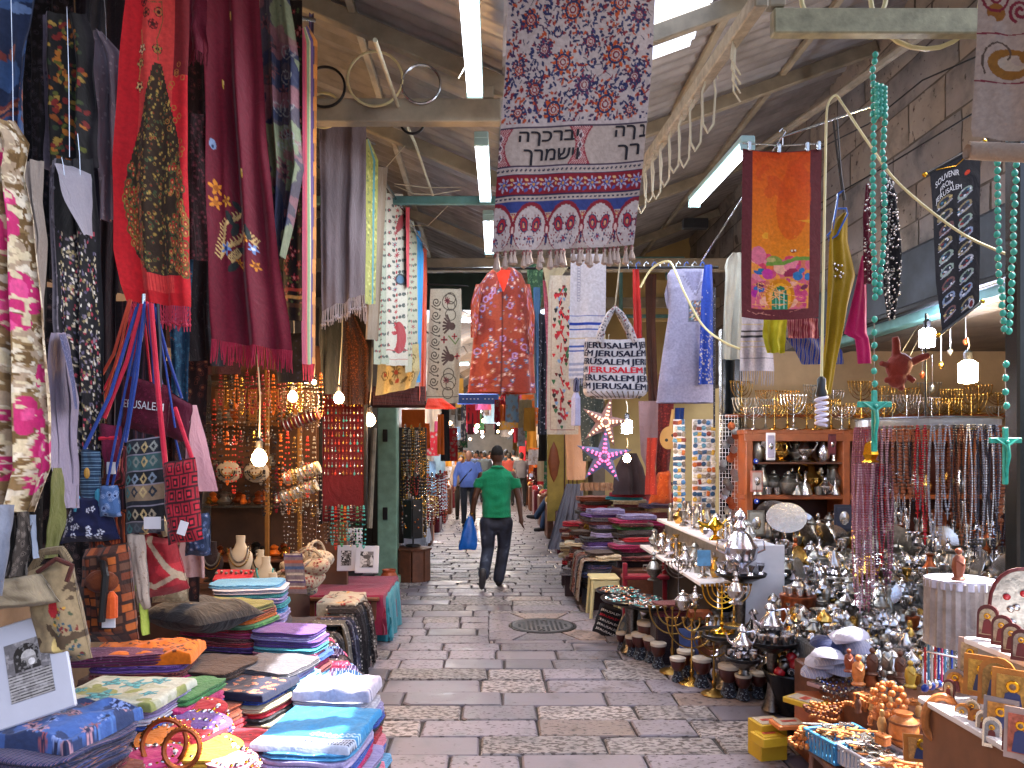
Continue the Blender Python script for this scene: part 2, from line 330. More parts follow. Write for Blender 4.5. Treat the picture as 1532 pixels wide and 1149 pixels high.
floor=MB(); floor.add([(-6,-3,-.02),(8,-3,-.02),(8,60,-.02),(-6,60,-.02)],[(0,1,2,3)]); floor=floor.obj('street_paving',GROUT,kind='structure')
rnd=random.Random(3)
def slab(xs,th=.045,ch=.009,dz=0,tilt=0):
    """xs: outline of the stone seen from above"""
    n=len(xs); cx=sum(p[0] for p in xs)/n; cy=sum(p[1] for p in xs)/n; vs=[]
    for k,(z,i) in enumerate(((-th,0),(-ch,0),(0,ch))):
        for x,y in xs:
            dx,dy=x-cx,y-cy; L=math.hypot(dx,dy); f=1-i*1.4/L; vs.append((dx*f,dy*f,z+dz+tilt*dx))
    fs=[(j*n+i,j*n+(i+1)%n,(j+1)*n+(i+1)%n,(j+1)*n+i) for j in range(2) for i in range(n)]+[tuple(2*n+i for i in range(n))]
    return vs,fs,(cx,cy)
MH=(.50,7.50); SQ=(-.02,6.93,1.04,8.07); y=3.75; cnt=0; far=MB()
while y<30:
    cw=rnd.choice([.25,.28,.28,.30,.27]) if y<8.6 else rnd.choice([.2,.24,.22,.26])
    x=-1.75+rnd.uniform(-.4,0) if y<9.5 else -1.5+rnd.uniform(-.3,0); xe=2.35 if y<9 else (1.9 if y<12.5 else 1.5)
    while x<xe:
        L=rnd.uniform(.34,.78) if y<8.6 else rnd.uniform(.24,.6)
        x1,y1=x+L,y+cw; g=.0045
        ins=x<SQ[2] and x1>SQ[0] and y<SQ[3] and y1>SQ[1]
        j=lambda:rnd.uniform(-.012,.012)
        def one(a,b,c_,d_):
            global cnt
            if b-a<.035 or d_-c_<.035: return
            xs=[(a+g+abs(j())*.5,c_+g+abs(j())*.5),(b-g+j()*.5,c_+g+abs(j())*.5),(b-g-abs(j())*.8,d_-g-abs(j())*.5),(a+g+abs(j())*.8,d_-g-abs(j())*.5)]
            if rnd.random()<.25: k=rnd.randrange(4); p=xs[k]; q0,q1=xs[k-1],xs[(k+1)%4]; xs[k:k+1]=[(p[0]*.86+q0[0]*.14,p[1]*.86+q0[1]*.14),(p[0]*.93+q1[0]*.07,p[1]*.93+q1[1]*.07)]
            vs,fs,c=slab(xs,dz=rnd.uniform(-.006,.004),tilt=rnd.uniform(-.006,.006))
            m=rnd.choices([PAVE,PAVE2,PAVE3,PINKST],[5,4,4,.6])[0]
            if cnt<298 and y<17.5:
                mb=MB(); mb.add(vs,fs); mb.obj('stone',m,floor,loc=(c[0],c[1],0)); cnt+=1
            else: far.add([(v[0]+c[0],v[1]+c[1],v[2]) for v in vs],fs,rnd.randrange(2))
        if ins:
            if y<SQ[1]: one(max(x,SQ[0]),min(x1,SQ[2]),y,SQ[1])
            if y1>SQ[3]: one(max(x,SQ[0]),min(x1,SQ[2]),SQ[3],y1)
            if x<SQ[0]: one(x,SQ[0],y,y1)
            if x1>SQ[2]: one(SQ[2],x1,y,y1)
        else: one(x,x1,y,y1)
        x=x1
    y+=cw
far.obj('distant_stone',[PAVE,PAVE2],floor,kind='stuff')
# stones framing the manhole
angs=[-150,-118,-62,-28,28,62,118,150,180+30]; cor=[]
def sqpt(a):
    a=math.radians(a); dx,dy=math.cos(a),math.sin(a); t=min(((SQ[2]-MH[0])/dx if dx>0 else (SQ[0]-MH[0])/dx) if abs(dx)>1e-6 else 9,((SQ[3]-MH[1])/dy if dy>0 else (SQ[1]-MH[1])/dy) if abs(dy)>1e-6 else 9); return MH[0]+dx*t,MH[1]+dy*t
for a0,a1 in zip(angs[:-1],angs[1:]):
    ca=[a for a in(-133.4,-46.5,46.5,133.4) if a0<a<a1]; q=1.0
    xs=[sqpt(a0+q)]+[sqpt(a) for a in ca]+[sqpt(a1-q)]; xs+= [(MH[0]+.335*math.cos(math.radians(a1-q+(a0-a1+2*q)*k/4)),MH[1]+.335*math.sin(math.radians(a1-q+(a0-a1+2*q)*k/4))) for k in range(5)]
    vs,fs,c=slab(xs,ch=.004); mb=MB(); mb.add(vs,fs); mb.obj('stone',PINKST if cnt%3==0 else PAVE,floor,loc=(c[0],c[1],0)); cnt+=1
IRON=mat('worn_iron','#3c3f46',.45,.3,var=.3,sc=12,bump=.4)
mh=thing('manhole_cover','round dark iron manhole cover set in the stone paving','manhole cover',(MH[0],MH[1],0))
mb=MB(); mb.lathe([(.30,-.04),(.30,.002),(.285,.006),(.27,.003),(.0,.003)],40)
for i in range(-5,6):
    for j2 in range(-5,6):
        if math.hypot(i,j2)*.045<.235 and math.hypot(i,j2)>1.2: mb.box((i*.045,j2*.045,.005),(.024,.024,.005))
mb.obj('lid',IRON,mh,smooth=True); MB().lathe([(.325,-.04),(.325,.001),(.306,.001),(.306,-.04)],40).obj('rim',DARK,mh)
for s in(-1,1): MB().bbox((.02*s,.2*s,.006),(.06,.03,.006),.003).obj('lifting_slot',BLACKP,mh)
# ---- walls ----
PLASTER=mat('grimy_plaster','#6e6258',.85,var=.35,sc=2.5,bump=.5,bd=.03); CREAMW=mat('cream_plaster','#a89070',.8,var=.2,sc=2.2,bump=.4,bd=.02)
BROWNW=mat('brown_panel','#6b4a36',.7,var=.35,sc=3,bump=.3)
RUBBLE=stone_mat('rough_wall_stone','#3e3a38','#8a8178',.34,.9,.45,.1); RUBBLE2=stone_mat('patched_wall_stone','#454448','#837e7c',.32,.9,.5,.1)
def wall(name,label,c,d,m,cat='wall'):
    mb=MB(); mb.box((0,0,0),d); return tag(mb.obj(name,m,loc=c),label,cat)
wall('street_wall','plain plastered wall behind the scarves and shops along the left','X' and (-2.75,6.1,2.7),(.2,14.4,5.4),PLASTER)
rw=wall('stone_wall','old rough stone wall rising above the silver shop on the right',(3.5,10.4,4.05),(.2,11.2,2.7),mat('old_mortar','#565049',.9,var=.4,sc=6,bump=.6,bd=.02))
z=2.86; r=0
while z<5.35:
    h=rnd.choice([.26,.3,.34]); y=4.85-rnd.random()*.4
    while y<13.2:
        L=rnd.uniform(.4,1.1); a,b=max(y,4.82)+.008,y+L-.008
        if b-a>.1:
            mb=MB(); nu,nv=5,4; vs=[]
            for j2 in range(nv):
                for i in range(nu):
                    u,v=i/(nu-1),j2/(nv-1); e=(u in(0,1)) or (v in(0,1)); dp=.003 if e else .018+.05*noisev(a*3+u*2,z*4+v*2,1)
                    vs.append((-dp,(u-.5)*(b-a)+rnd.uniform(-.008,.008),(v-.5)*(h-.016)+rnd.uniform(-.006,.006)))
            mb.add(vs,[(j2*nu+i,j2*nu+i+1,(j2+1)*nu+i+1,(j2+1)*nu+i) for j2 in range(nv-1) for i in range(nu-1)])
            mb.obj('stone',rnd.choice([RUBBLE,RUBBLE,RUBBLE2]),rw,smooth=60,loc=(3.398-3.5,(a+b)/2-10.4,z+h/2-4.05))
        y+=L
    z+=h
wall('shop_back_wall','cream plaster wall inside the silver shop above the orange shelves',(4.15,8.06,1.37),(3.1,.1,2.74),CREAMW)
wall('shop_side_wall','cream plaster side wall deep inside the silver shop',(5.75,5.8,1.37),(.1,4.4,2.74),CREAMW)
wall('shop_ceiling_slab','grey ceiling slab over the silver shop',(4.55,5.9,2.80),(2.5,4.4,.1),PLASTER,'ceiling')
wall('far_wall','dim plastered wall of the left side far down the alley',(-1.75,28,2.6),(.2,33,5.2),PLASTER)
wall('far_right_wall','dim plastered wall of the right side far down the alley',(1.75,29.5,2.6),(.2,34,5.2),PLASTER)
wall('alley_end_wall','pale wall closing the far end of the alley',(0,45.5,2.6),(5,.2,5.2),mat('pale_wall','#b8a898',.8,var=.3,sc=1))
wall('cross_facade','cream panelled facade across the right where the alley narrows',(2.75,13.2,3.2),(2.9,.2,6.4),mat('pale_panel','#b39c68',.7,var=.15,sc=2))
wall('rear_wall_left','plain street wall behind the camera on the left',(-2.75,-2.4,2.0),(.2,2.4,4.0),PLASTER)
# brick-coloured partition closing the jewellery shop
wall('shop_partition','brown timber partition at the back of the jewellery shop',(-2.05,7.35,1.35),(1.35,.08,2.7),BROWNW)
# tunnel vault
VAULT=stone_mat('vault_stone','#4c443e','#7a6c5e',.34,.85,.7); vt=thing('stone_vault','dim stone vault over the far stretch of the alley','vault',(0,30,3.2))
mb=MB(); n=14; pr=[(1.75*math.cos(PI*i/n),1.5*math.sin(PI*i/n)) for i in range(n+1)]
ys=np.linspace(-14.5,15.4,13); vs=[(x,y_,z_) for y_ in ys for x,z_ in pr]; mb.add(vs,[(j2*(n+1)+i,j2*(n+1)+i+1,(j2+1)*(n+1)+i+1,(j2+1)*(n+1)+i) for j2 in range(12) for i in range(n)]); mb.obj('ceiling',VAULT,vt,smooth=True)
for yk in(-14.4,-9,-3.5,2,8):
    for i in range(n):
        mb=MB(); a0,a1=PI*i/n+.01,PI*(i+1)/n-.01; q=[(math.cos(a)*R*1.0,math.sin(a)*R*.86) for R,a in((1.78,a0),(1.5,a0),(1.5,a1),(1.78,a1))]
        mb.prism(q,yk-.22,yk+.22); mb.obj('arch_stone',VAULT,vt)
# ---- roof: two corrugated slopes meeting in a valley over the street ----
TIN=mat('old_corrugated_tin','#8e8a88',.55,.35,var=.35,sc=3,bump=.3); TIN2=mat('grey_tin','#a09e9e',.5,.4,var=.3,sc=2,bump=.3)
ROOFP=mat('painted_timber','#8a8270',.7,var=.3,sc=5,bump=.4,bd=.01)
XV,ZV=.10,4.06
def zl(x): return ZV+.43*(XV-x)
def zr(x): return ZV+.36*(x-XV)
def roof(name,label,side,x0,x1,skip=()):
    t=thing(name,label,'roof',(x0,0,ZV)); zf=zl if side<0 else zr; y=1.3; k=0
    while y<14.6:
        a=x0
        for q in skip:
            if q[0]<=y<q[1]: a=q[2]
        segs=[(a,x1)] if a==x0 else [(x0,q[3]),(a,x1)]
        for (xa,xb) in segs:
            if abs(xb-xa)<.05: continue
            mb=MB(); W=.9; n=36; dz=.006*(k%2); vs=[]
            for i in range(n+1):
                yy=i/n*W; hz=.014*max(-1,min(1,1.6*math.sin(TAU*yy/.15)))+dz
                vs+= [(xa-x0,yy,zf(xa)+hz-ZV+.1),(xb-x0,yy+.004*k%3*.003,zf(xb)+hz-ZV+.1)]
            mb.add(vs,[(2*i,2*i+1,2*i+3,2*i+2) for i in range(n)]); mb.obj('corrugated_sheet',TIN if k%3 else TIN2,t,smooth=True,loc=(0,y,0))
        y+=.86; k+=1
    return t
roof('left_tin_roof','left corrugated tin roof falling from the wall to the street middle',-1,XV+.03,-2.9)
roof('right_tin_roof','right corrugated tin roof with a bright open slot along it',1,XV-.03,3.75,skip=((2.4,4.9,1.44,.84),))
def beam(name,label,a,b,wd,ht,m=ROOFP,cat='beam',par=None,group=None):
    a,b=Vector(a),Vector(b); d=b-a; L=d.length; x=d.normalized(); y_=Vector((0,0,1)).cross(x)
    y_=y_.normalized() if y_.length>1e-3 else Vector((0,1,0)); z_=x.cross(y_); R=Matrix((x,y_,z_)).transposed().to_3x3()
    mb=MB(); mb.bbox((0,0,0),(L,wd,ht),.006,rot=R); o=mb.obj(name,m,par,loc=(a+b)/2)
    if par is None: tag(o,label,cat,group)
    return o
for k,Y in enumerate((3.1,5.0,6.75,9.1,11.4)):
    t=thing('roof_truss','painted roof truss spanning the alley, %s from the camera'%nth(k+1),'truss',(0,Y,ZV),group='roof trusses')
    if k==0: segs=[((-2.6,0,zl(-2.6)-.0-ZV),(XV,0,-.02))]
    else: segs=[((-2.6,0,zl(-2.6)-ZV+.0),(XV,0,-.0)),((XV,0,.0),(3.38,0,zr(3.38)-ZV))]
    for s in segs: beam('rafter','',s[0],s[1],.07,.11,par=t)
    if k in(1,3,4):
        beam('tie_beam','',(-2.6,-.003,3.90-ZV),((.06 if k==1 else 3.38),-.003,3.90-ZV),.09,.15,par=t); beam('king_post','',(-.03,.0,3.98-ZV),(-.03,0,4.06-ZV),.09,.09,par=t)
        beam('strut','',(-1.5,.01,3.97-ZV),(-1.9,.01,zl(-1.9)-ZV-.05),.05,.07,par=t)
    if k==2: beam('tie_bar','',(-2.6,0,3.9-ZV),(XV+.1,0,3.9-ZV),.05,.07,TEAL,par=t)
for k,(x,s) in enumerate(((-2.1,-1),(-.9,-1),(.70,1),(1.6,1),(2.55,1))):
    zf=(zl if s<0 else zr)(x); beam('roof_purlin','long thin roof purlin running down the alley, %s from the left'%nth(k+1),(x,1.4,zf+.065),(x,14.4,zf+.065),.05,.05,group='roof purlins')
# the beam strung with cable loops
pb=P(1140,-4,3.3); pe=P(953,262,5.9); lb=thing('loop_beam','sloping steel beam on the right strung with hanging wire loops','beam',pb)
d=pe-pb; beam('rail','',(0,0,0),d,.06,.075,mat('galvanised_rail','#8f8774',.6,.2,var=.35,sc=20,bump=.6),par=lb)
for i in range(8):
    t0=.30+.092*i; p=d*t0; L=.31+.02*(i%3); mb=MB(); w_=.05
    pts=[p+Vector((0,0,0)),p+Vector((-w_*.6,0,-L*.3)),p+Vector((-w_*.5,0,-L*.85)),p+Vector((0,.0,-L)),p+Vector((w_*.6,0,-L*.85)),p+Vector((w_*.8,0,-L*.3)),p+Vector((w_*.6,0,0))]
    fin=[]
    for a,b in zip(pts[:-1],pts[1:]): fin+= [a.lerp(b,q/3) for q in range(3)]
    mb.tube(fin+[pts[-1]],.0065,5); mb.obj('wire_loop',WIRE,lb,smooth=True)
mb=MB()
for i in range(4): p=d*(.14+.012*i); mb.tube([p+Vector((.01*i,-.04,.06)),p+Vector((.015*i-.03,-.045,-.12-.04*i)),p+Vector((.01*i+.02,-.04,-.2-.03*i))],.005,4)
mb.obj('rope_tail',WIRE,lb)
# near frame top right
fr=thing('awning_frame','pale rusty steel frame hanging at the top right','frame',P(1310,35,3.5))
o=P(1310,35,3.5); beam('frame_bar','',P(1155,35,3.5)-o,P(1600,36,3.5)-o,.06,.115,mat('rusty_cream_steel','#8d8a70',.6,.2,var=.3,sc=15,bump=.5),par=fr)
a=P(1160,35,3.5)-o; beam('frame_bar','',a+Vector((.0,0,.065)),a+Vector((0,0,.7)),.059,.075,ROOFP,par=fr)
mb=MB()
for k,(px,r_) in enumerate(((1262,.2),(1385,.26))):
    c=P(px,-10,3.58); mb=MB(); mb.tube([c+Vector((math.cos(TAU*i/24)*r_,0,math.sin(TAU*i/24)*r_)) for i in range(24)],.011,6,closed=True); tag(mb.obj('hoop',CREAM,smooth=True),['smaller pale plastic hoop hung above the top right frame','larger pale plastic hoop hung above the top right frame'][k],'hoop')
# metal hoops hung over the tie beam at the left
for k,(px,py,r,Y,m) in enumerate(((561,118,41,4.93,CREAM),(630,126,29,4.93,STEEL),(486,130,30,4.93,DARK),(617,182,18,5.08,DARK),(484,165,26,5.08,CREAM))):
    c=P(px,py,Y); R=r/F*Y; mb=MB(); mb.tube([Vector((math.cos(TAU*i/32)*R,0,math.sin(TAU*i/32)*R)) for i in range(32)],.0085,6,closed=True)
    tag(mb.obj('hoop',m,smooth=True,loc=c),['largest cream hoop standing over the tie beam','shiny steel hoop beside the largest cream hoop','dark hoop at the left end of the tie beam','small dark hoop hanging below the tie beam','cream hoop behind the left end of the tie beam'][k],'hoop')
# pipes along roof and wall
def pipe(name,label,pts,r,m,cat='pipe',n=8): 
    c=Vector(pts[0]); mb=MB(); mb.tube([Vector(p)-c for p in pts],r,n); return tag(mb.obj(name,m,smooth=True,loc=c),label,cat)
pipe('conduit','pale conduit pipe running diagonally up the left roof',[P(561,60,3.9),P(594,155,4.9),P(621,215,5.9),P(650,300,7.3)],.012,mat('pale_pipe','#a8a48c',.5,var=.2))
pipe('water_pipe','thick grey pipe along the top of the right stone wall',[P(1420,22,4.9),P(1253,142,6.3),P(1130,226,7.9)],.035,mat('pipe_grey','#857c6c',.6,var=.3))
pipe('cable','thin dark cable sagging along the stone wall',[P(1455,170,4.9),P(1330,246,5.6),P(1235,300,6.3),P(1170,330,7.0)],.006,DARK,'cable')
pipe('cable','dark cable crossing the stone wall above the other cable',[P(1460,85,4.9),P(1380,120,5.4),P(1300,185,6.0),P(1200,235,7.2)],.006,DARK,'cable')
for k,(pts,l) in enumerate((([(590,275,6.6),(640,281,6.7),(690,280,6.75)],'upper white wire sagging to the teal tie bar'),([(590,278,6.6),(620,290,6.6),(650,291,6.7),(690,284,6.75)],'lower white wire sagging to the teal tie bar'),([(578,250,6.2),(606,218,6.4)],'short white wire near the suzani scarves'),([(605,337,7.4),(640,338,7.4),(670,308,7.2)],'white wire curving below the teal bar'),([(705,85,4.3),(686,117,4.3)],'white wire end hanging from the nearest tube light'),([(1075,118,4.3),(1065,95,4.3)],'short wire at the loop beam'))):
    pipe('wire',l,[P(*q) for q in pts],.0035,WIRE,'wire',5)
def wires_arc(lbl,pts,r=.006,m=WIRE):
    Q=[P(*q) for q in pts]; out=[]
    for i in range(len(Q)-1):
        p0,p1,p2,p3=Q[max(i-1,0)],Q[i],Q[i+1],Q[min(i+2,len(Q)-1)]
        for k in range(5):
            t=k/5; out.append(.5*((2*p1)+(p2-p0)*t+(2*p0-5*p1+4*p2-p3)*t*t+(3*p1-p0-3*p2+p3)*t**3))
    return pipe('power_cable',lbl,out+[Q[-1]],r,m,'cable')
wires_arc('long yellowish cable looping from the hook down to the right',[(1236,180,4.2),(1239,155,4.2),(1250,143,4.2),(1262,158,4.2),(1300,215,4.1),(1345,275,4.0),(1432,345,3.9),(1500,378,3.8),(1560,400,3.7)],.0065,CREAM)
wires_arc('cream cable curving beside the white shirt down to the tallit',[(958,430,6.2),(975,402,6.2),(1000,391,6.1),(1012,410,6.0),(1025,440,5.9),(1050,485,5.8),(1080,510,5.6),(1112,524,5.5)],.0085,CREAM)
# ---- green steel column and neighbours on the left ----
GREENP=mat('chipped_green_paint','#6f8f7c',.6,.1,var=.28,sc=7,bump=.5)
gc=thing('green_column','tall chipped pale green steel column at the left shops','column',(-1.34,10.0,0))
mb=MB(); mb.bbox((0,0,1.65),(.25,.25,3.3),.012); mb.obj('post',GREENP,gc)
mb=MB(); mb.bbox((-.0,0,.05),(.34,.34,.1),.01); mb.obj('base_plate',GREENP,gc)
for zz in(.9,1.9): mb=MB(); mb.bbox((-.02,-.14,zz),(.06,.03,.16),.005); mb.obj('hinge',DARK,gc)
# fascia and canopies in the middle distance
GREEND=mat('dark_green_canopy','#1f3530',.6,var=.4,sc=4,bump=.2)
cf=tag(MB().bbox((0,0,0),(1.75,.08,.52),.01).obj('canopy_fascia',GREEND,loc=(-.62,11.0,3.98)),'dark green canopy fascia behind the suzani panel','canopy')
mb=MB(); mb.bbox((0,0,0),(1.35,.08,.18),.01); ra=tag(mb.obj('dark_awning_edge',mat('awning_maroon','#3a1a18',.7,var=.4),loc=P(592,598,8.7)),'dark maroon awning edge below the cream suzani cloths','awning'); 
# fluorescent tubes
TUBE=mat('tube_glow','#eef2ff',.5,emit=3.2,var=0,bump=0); FIX=mat('aqua_fixture','#9fc4c4',.4,var=.05)
def tube_light(Y0,x0,x1,z,lab,dy=1.25,hang=True,e=5.5,wx=0):
    L=dy; t=thing('tube_light',lab,'tube light',((x0+x1)/2,Y0+L/2,z)); ang=math.atan2(x1-x0,L)
    R=Matrix.Rotation(-ang,3,'Z')
    MB().bbox((0,0,.045),(.1,L,.05),.008,rot=R).obj('housing',FIX,t)
    for s in(-1,1):
        mb=MB(); mb.tube([R@Vector((.03*s,-L/2+.03,0)),R@Vector((.03*s,L/2-.03,0))],.016,10); mb.obj('tube',TUBE,t,smooth=True)
        mb=MB(); mb.bbox(R@Vector((0,s*(L/2-.015),.0)),(.1,.02,.06),.004); mb.obj('end_cap',FIX,t)
    l=bpy.data.lights.new('tube_lamp','AREA'); l.shape='RECTANGLE'; l.size=.1; l.size_y=L; l.energy=e; l.color=(.82,.9,1); lo=bpy.data.objects.new('tube_lamp',l); COL.objects.link(lo); lo.parent=t; lo.location=(0,0,-.03); lo.rotation_euler=(0,0,-ang)
tube_light(3.45,-.11,-.10,3.88,'nearest white tube light under the left roof'); tube_light(5.35,-.07,-.05,3.86,'second tube light in the middle line under the roof')
tube_light(7.1,-.03,-.02,3.86,'third and farther tube light in the middle line')
tube_light(8.9,.28,.28,3.72,'tube light behind the red tunic collar'); 
a,b=P(1045,301,6.3),P(1112,238,5.15); tube_light(5.2,b.x+.05,a.x-.0,a.z+.02,'long tube light beside the orange scarf on the right',1.25)
for (px,py,Y,k) in((701,480,15,0),(690,545,20,1)):
    p=P(px,py,Y); t=thing('ceiling_light',['larger bright lamp across the alley ceiling','smaller bright lamp farther down the alley ceiling'][k],'lamp',p); MB().bbox((0,0,.04),(.42,.1,.05),.01).obj('housing',FIX,t); MB().bbox((0,0,0),(.4,.08,.05),.01).obj('tube',TUBE,t)
    l=bpy.data.lights.new('tube_lamp','POINT'); l.energy=35; l.color=(.85,.9,1); l.shadow_soft_size=.2; lo=bpy.data.objects.new('tube_lamp',l); COL.objects.link(lo); lo.parent=t; lo.location=(0,-.1,-.3)
# bulbs on cords
def bulb(px,py,Y,r,label,top=None,col='#ffc88a',e=8,emit=25,cfl=False,hang=.9):
    p=P(px,py,Y); t=thing('hanging_bulb',label,'light bulb',p); R=r/F*Y
    g=mat('bulb_glow_%s'%col,col,.4,emit=emit,var=0,bump=0)
    if cfl: MB().lathe([(R*.4,-R*1.35),(R*.95,-R*1.2),(R,R*.9),(R*.6,R*1.25)],12).obj('globe',g,t,smooth=True)
    else: MB().lathe([(0,-R),(R*.6,-R*.85),(R,-R*.15),(R*.85,R*.5),(R*.42,R*1.1),(R*.4,R*1.3)],12).obj('globe',g,t,smooth=True)
    MB().lathe([(R*.42,R*1.1),(R*.48,R*2.2),(R*.2,R*2.5)],10).obj('socket',BLACKP,t,smooth=True)
    tp=(P(*top)-p) if top else Vector((0,0,hang)); MB().tube([(0,0,R*2.3),tp*.5+Vector((.01,0,R)),tp],.0045,5).obj('cord',WIRE,t)
    l=bpy.data.lights.new('bulb_lamp','POINT'); l.energy=e; l.color=C(col)[:3]; l.shadow_soft_size=R; lo=bpy.data.objects.new('bulb_lamp',l); COL.objects.link(lo); lo.parent=t; lo.location=(0,-R*1.6,0)
bulb(388,686,4.3,12,'largest glowing bulb hanging low in the jewellery shop',(385,530,4.3),e=11)
bulb(438,594,5.6,7.5,'glowing bulb near the striped scarf end',e=9); bulb(507,596,6.2,8,'glowing bulb in front of the red pendant board',(513,420,6.2),e=11)
bulb(553,629,7.0,9,'glowing bulb beside the green column',(557,520,7.0),e=7); bulb(470,572,6.9,3.5,'tiny bulb under the striped scarf',e=1,hang=.3)
bulb(938,638,7.0,8,'cold white bulb beside the white paper star',(937,600,7.0),'#e6ecff',6,30,True); bulb(938,686,7.6,6,'small warm bulb behind the purple star',(938,655,7.6),e=4)
bulb(1387,505,5.6,11,'cold white bulb under the dark shutter of the silver shop',(1387,470,5.6),'#dfe4ff',9,30,True); bulb(1448,556,5.4,13,'warm white bulb lowest and rightmost in the silver shop',(1448,505,5.4),'#ffe0a8',10,30,True)
# unlit spiral lamp
p=P(1229,615,4.0); t=thing('spiral_lamp','unlit white spiral lamp hanging on a long cream cable','light bulb',p)
mb=MB(); mb.tube([(math.cos(i*.55)*.027,math.sin(i*.55)*.027,-.075+i*.0026) for i in range(58)],.0085,6); mb.obj('spiral_tube',mat('spiral_white','#d8d4ea',.35,var=.05),t,smooth=True)
MB().lathe([(.028,.075),(.03,.09),(.022,.12),(.022,.165),(.01,.18)],12).obj('socket',BLACKP,t,smooth=True)
MB().tube([(0,0,.17),P(1232,400,4.1)-p,P(1236,180,4.2)-p],.007,6).obj('cord',CREAM,t)
# teal header, dark shutter and jambs of the silver shop
hd=thing('shop_header','teal painted steel header over the silver shop opening','header',(3.32,5.9,2.74)); MB().bbox((0,0,0),(.12,4.2,.09),.01).obj('lintel',TEAL,hd)
SHUT=mat('dusty_dark_shutter','#343a42',.6,.3,var=.5,sc=3,bump=.3)
sb=thing('rolled_shutter','dusty dark shutter box above the silver shop opening','shutter',(3.3,5.8,3.02))
MB().bbox((-.02,0,.0),(.12,3.9,.50),.03).obj('shutter_box',SHUT,sb); MB().bbox((-.05,0,-.22),(.1,3.92,.05),.01).obj('bottom_rail',DARK,sb)
for k,(px,l) in enumerate(((1100,'dark glossy door jamb left of the silver shelves'),(1086,'dark door leaf standing beside the pendant rack'))):
    Y=8.0+.15*k; x0=(px-VX)/F*Y; mb=MB(); mb.bbox((x0,Y,1.5),(.07 if k==0 else .12,.12,3.0),.01); mb.bbox((x0+.045,Y-.07,1.5),(.012,.02,3.0),.003); tag(mb.obj('door_post',mat('black_gloss','#14181a',.25,var=.2)),l,'door post')
mb=MB(); mb.bbox((P(1522,300,3.6).x,3.6,1.9),(.06,.1,3.0),.01); tag(mb.obj('frame_post',mat('black_gloss','#14181a',.25,var=.2)),'dark post at the right edge of the silver shop','post')
# sign and grey box below the wall truss
mb=MB(); mb.bbox((0,0,0),(.8,.06,.2),.01); sg=tag(mb.obj('blue_sign',mat('sign_blue','#2a4a8e',.4,var=.1),loc=P(715,597,15)),'small blue street sign hanging over the alley','sign')
f=lambda x,y:Vector((x,-.033,y)); text_map('VIA DOLOROSA'if 0 else '- - - - -   - - -',f,WHITE,sg,'marking',w=.6,h=.02)
tag(MB().bbox((0,0,0),(.34,.1,.14),.01).obj('sign_box',mat('dark_box','#2a2c30',.5),loc=P(1040,335,10.5)),'dark grey meter box under the right roof','box')
# shop room of the jewellery stall
wall('shop_floor_step','low stone step under the jewellery shop',(-2.2,5.2,.06),(1.2,4.2,.12),PLASTER,'step')
wall('cross_wall_left','plaster wall closing the left shops where the alley narrows',(-2.2,12.0,2.6),(1.0,.15,5.2),PLASTER)
# ================= LEFT: HANGING CLOTHS =================
R_=random.Random(11)
def rr(a,b): return R_.uniform(a,b)
# pink floral dress
cv=Cv(-30,180,80,770,'#b09a80',110)
cv.nz(26,.52,'#8c7048',1,4); cv.nz(14,.60,'#e0d4bc',5,3); cv.nz(11,.63,'#6f5430',9,2)
for (x,y,a,b,r) in((25,345,26,36,.2),(48,440,22,40,0),(15,460,18,30,.3),(30,490,24,22,0),(65,560,9,20,0),(50,625,10,26,.2),(62,680,14,34,.3),(15,700,22,16,0),(8,620,10,9,0),(20,240,12,18,.4),(35,300,10,20,0),(60,730,12,16,0),(-10,560,14,30,0)):
    for q in range(4): cv.ell(x+rr(-7,7),y+rr(-10,10),a*rr(.6,.95),b*rr(.5,.95),'#c42a6c',r+rr(-.4,.4))
    cv.ell(x+rr(-4,4),y+rr(-5,5),a*.4,b*.4,'#e0508e',r)
cv.nz(9,.66,'#d8c8a4',21,2)
for i in range(26): cv.spiral(rr(-25,75),rr(200,760),rr(5,11),2.2,R_.choice(['#6b5230','#e6dcc4','#8a6c3e']),turns=1,ph=rr(0,6))
cl=Cloth([(180,-30,22),(215,-30,44),(260,-30,34),(330,-30,50),(460,-30,62),(600,-30,72),(700,-30,78),(766,-30,52)],2.25,2.35,2.2,.028,1)
cloth_thing('floral_dress','beige dress with big magenta flowers hanging at the far left edge','dress',cl,70,300,PCLOTH,cv)
# blue paisley shawl
cv=Cv(-30,-10,55,210,'#26324e',90)
cv.nz(40,.5,'#3f5a86',3,3)
for i in range(9): cv.ell(rr(-10,40),rr(0,90),rr(5,12),rr(4,9),R_.choice(['#6c84ac','#8a4038','#9a5a4a']),rr(0,3))
for k in range(6): cv.line([(-30+i*10,150+k*9+18*math.sin(i*.5+k*.2)) for i in range(9)],4.5,['#7e3a34','#b06a50','#27304a','#8c4a40','#3a5078','#6a2c2c'][k])
cloth_thing('paisley_shawl','dark blue shawl with red paisley border at the top left corner','shawl',Cloth([(-20,-40,60),(100,-40,46),(210,-40,40)],2.75,2.8,2,.03,2),60,130,PCLOTH,cv)
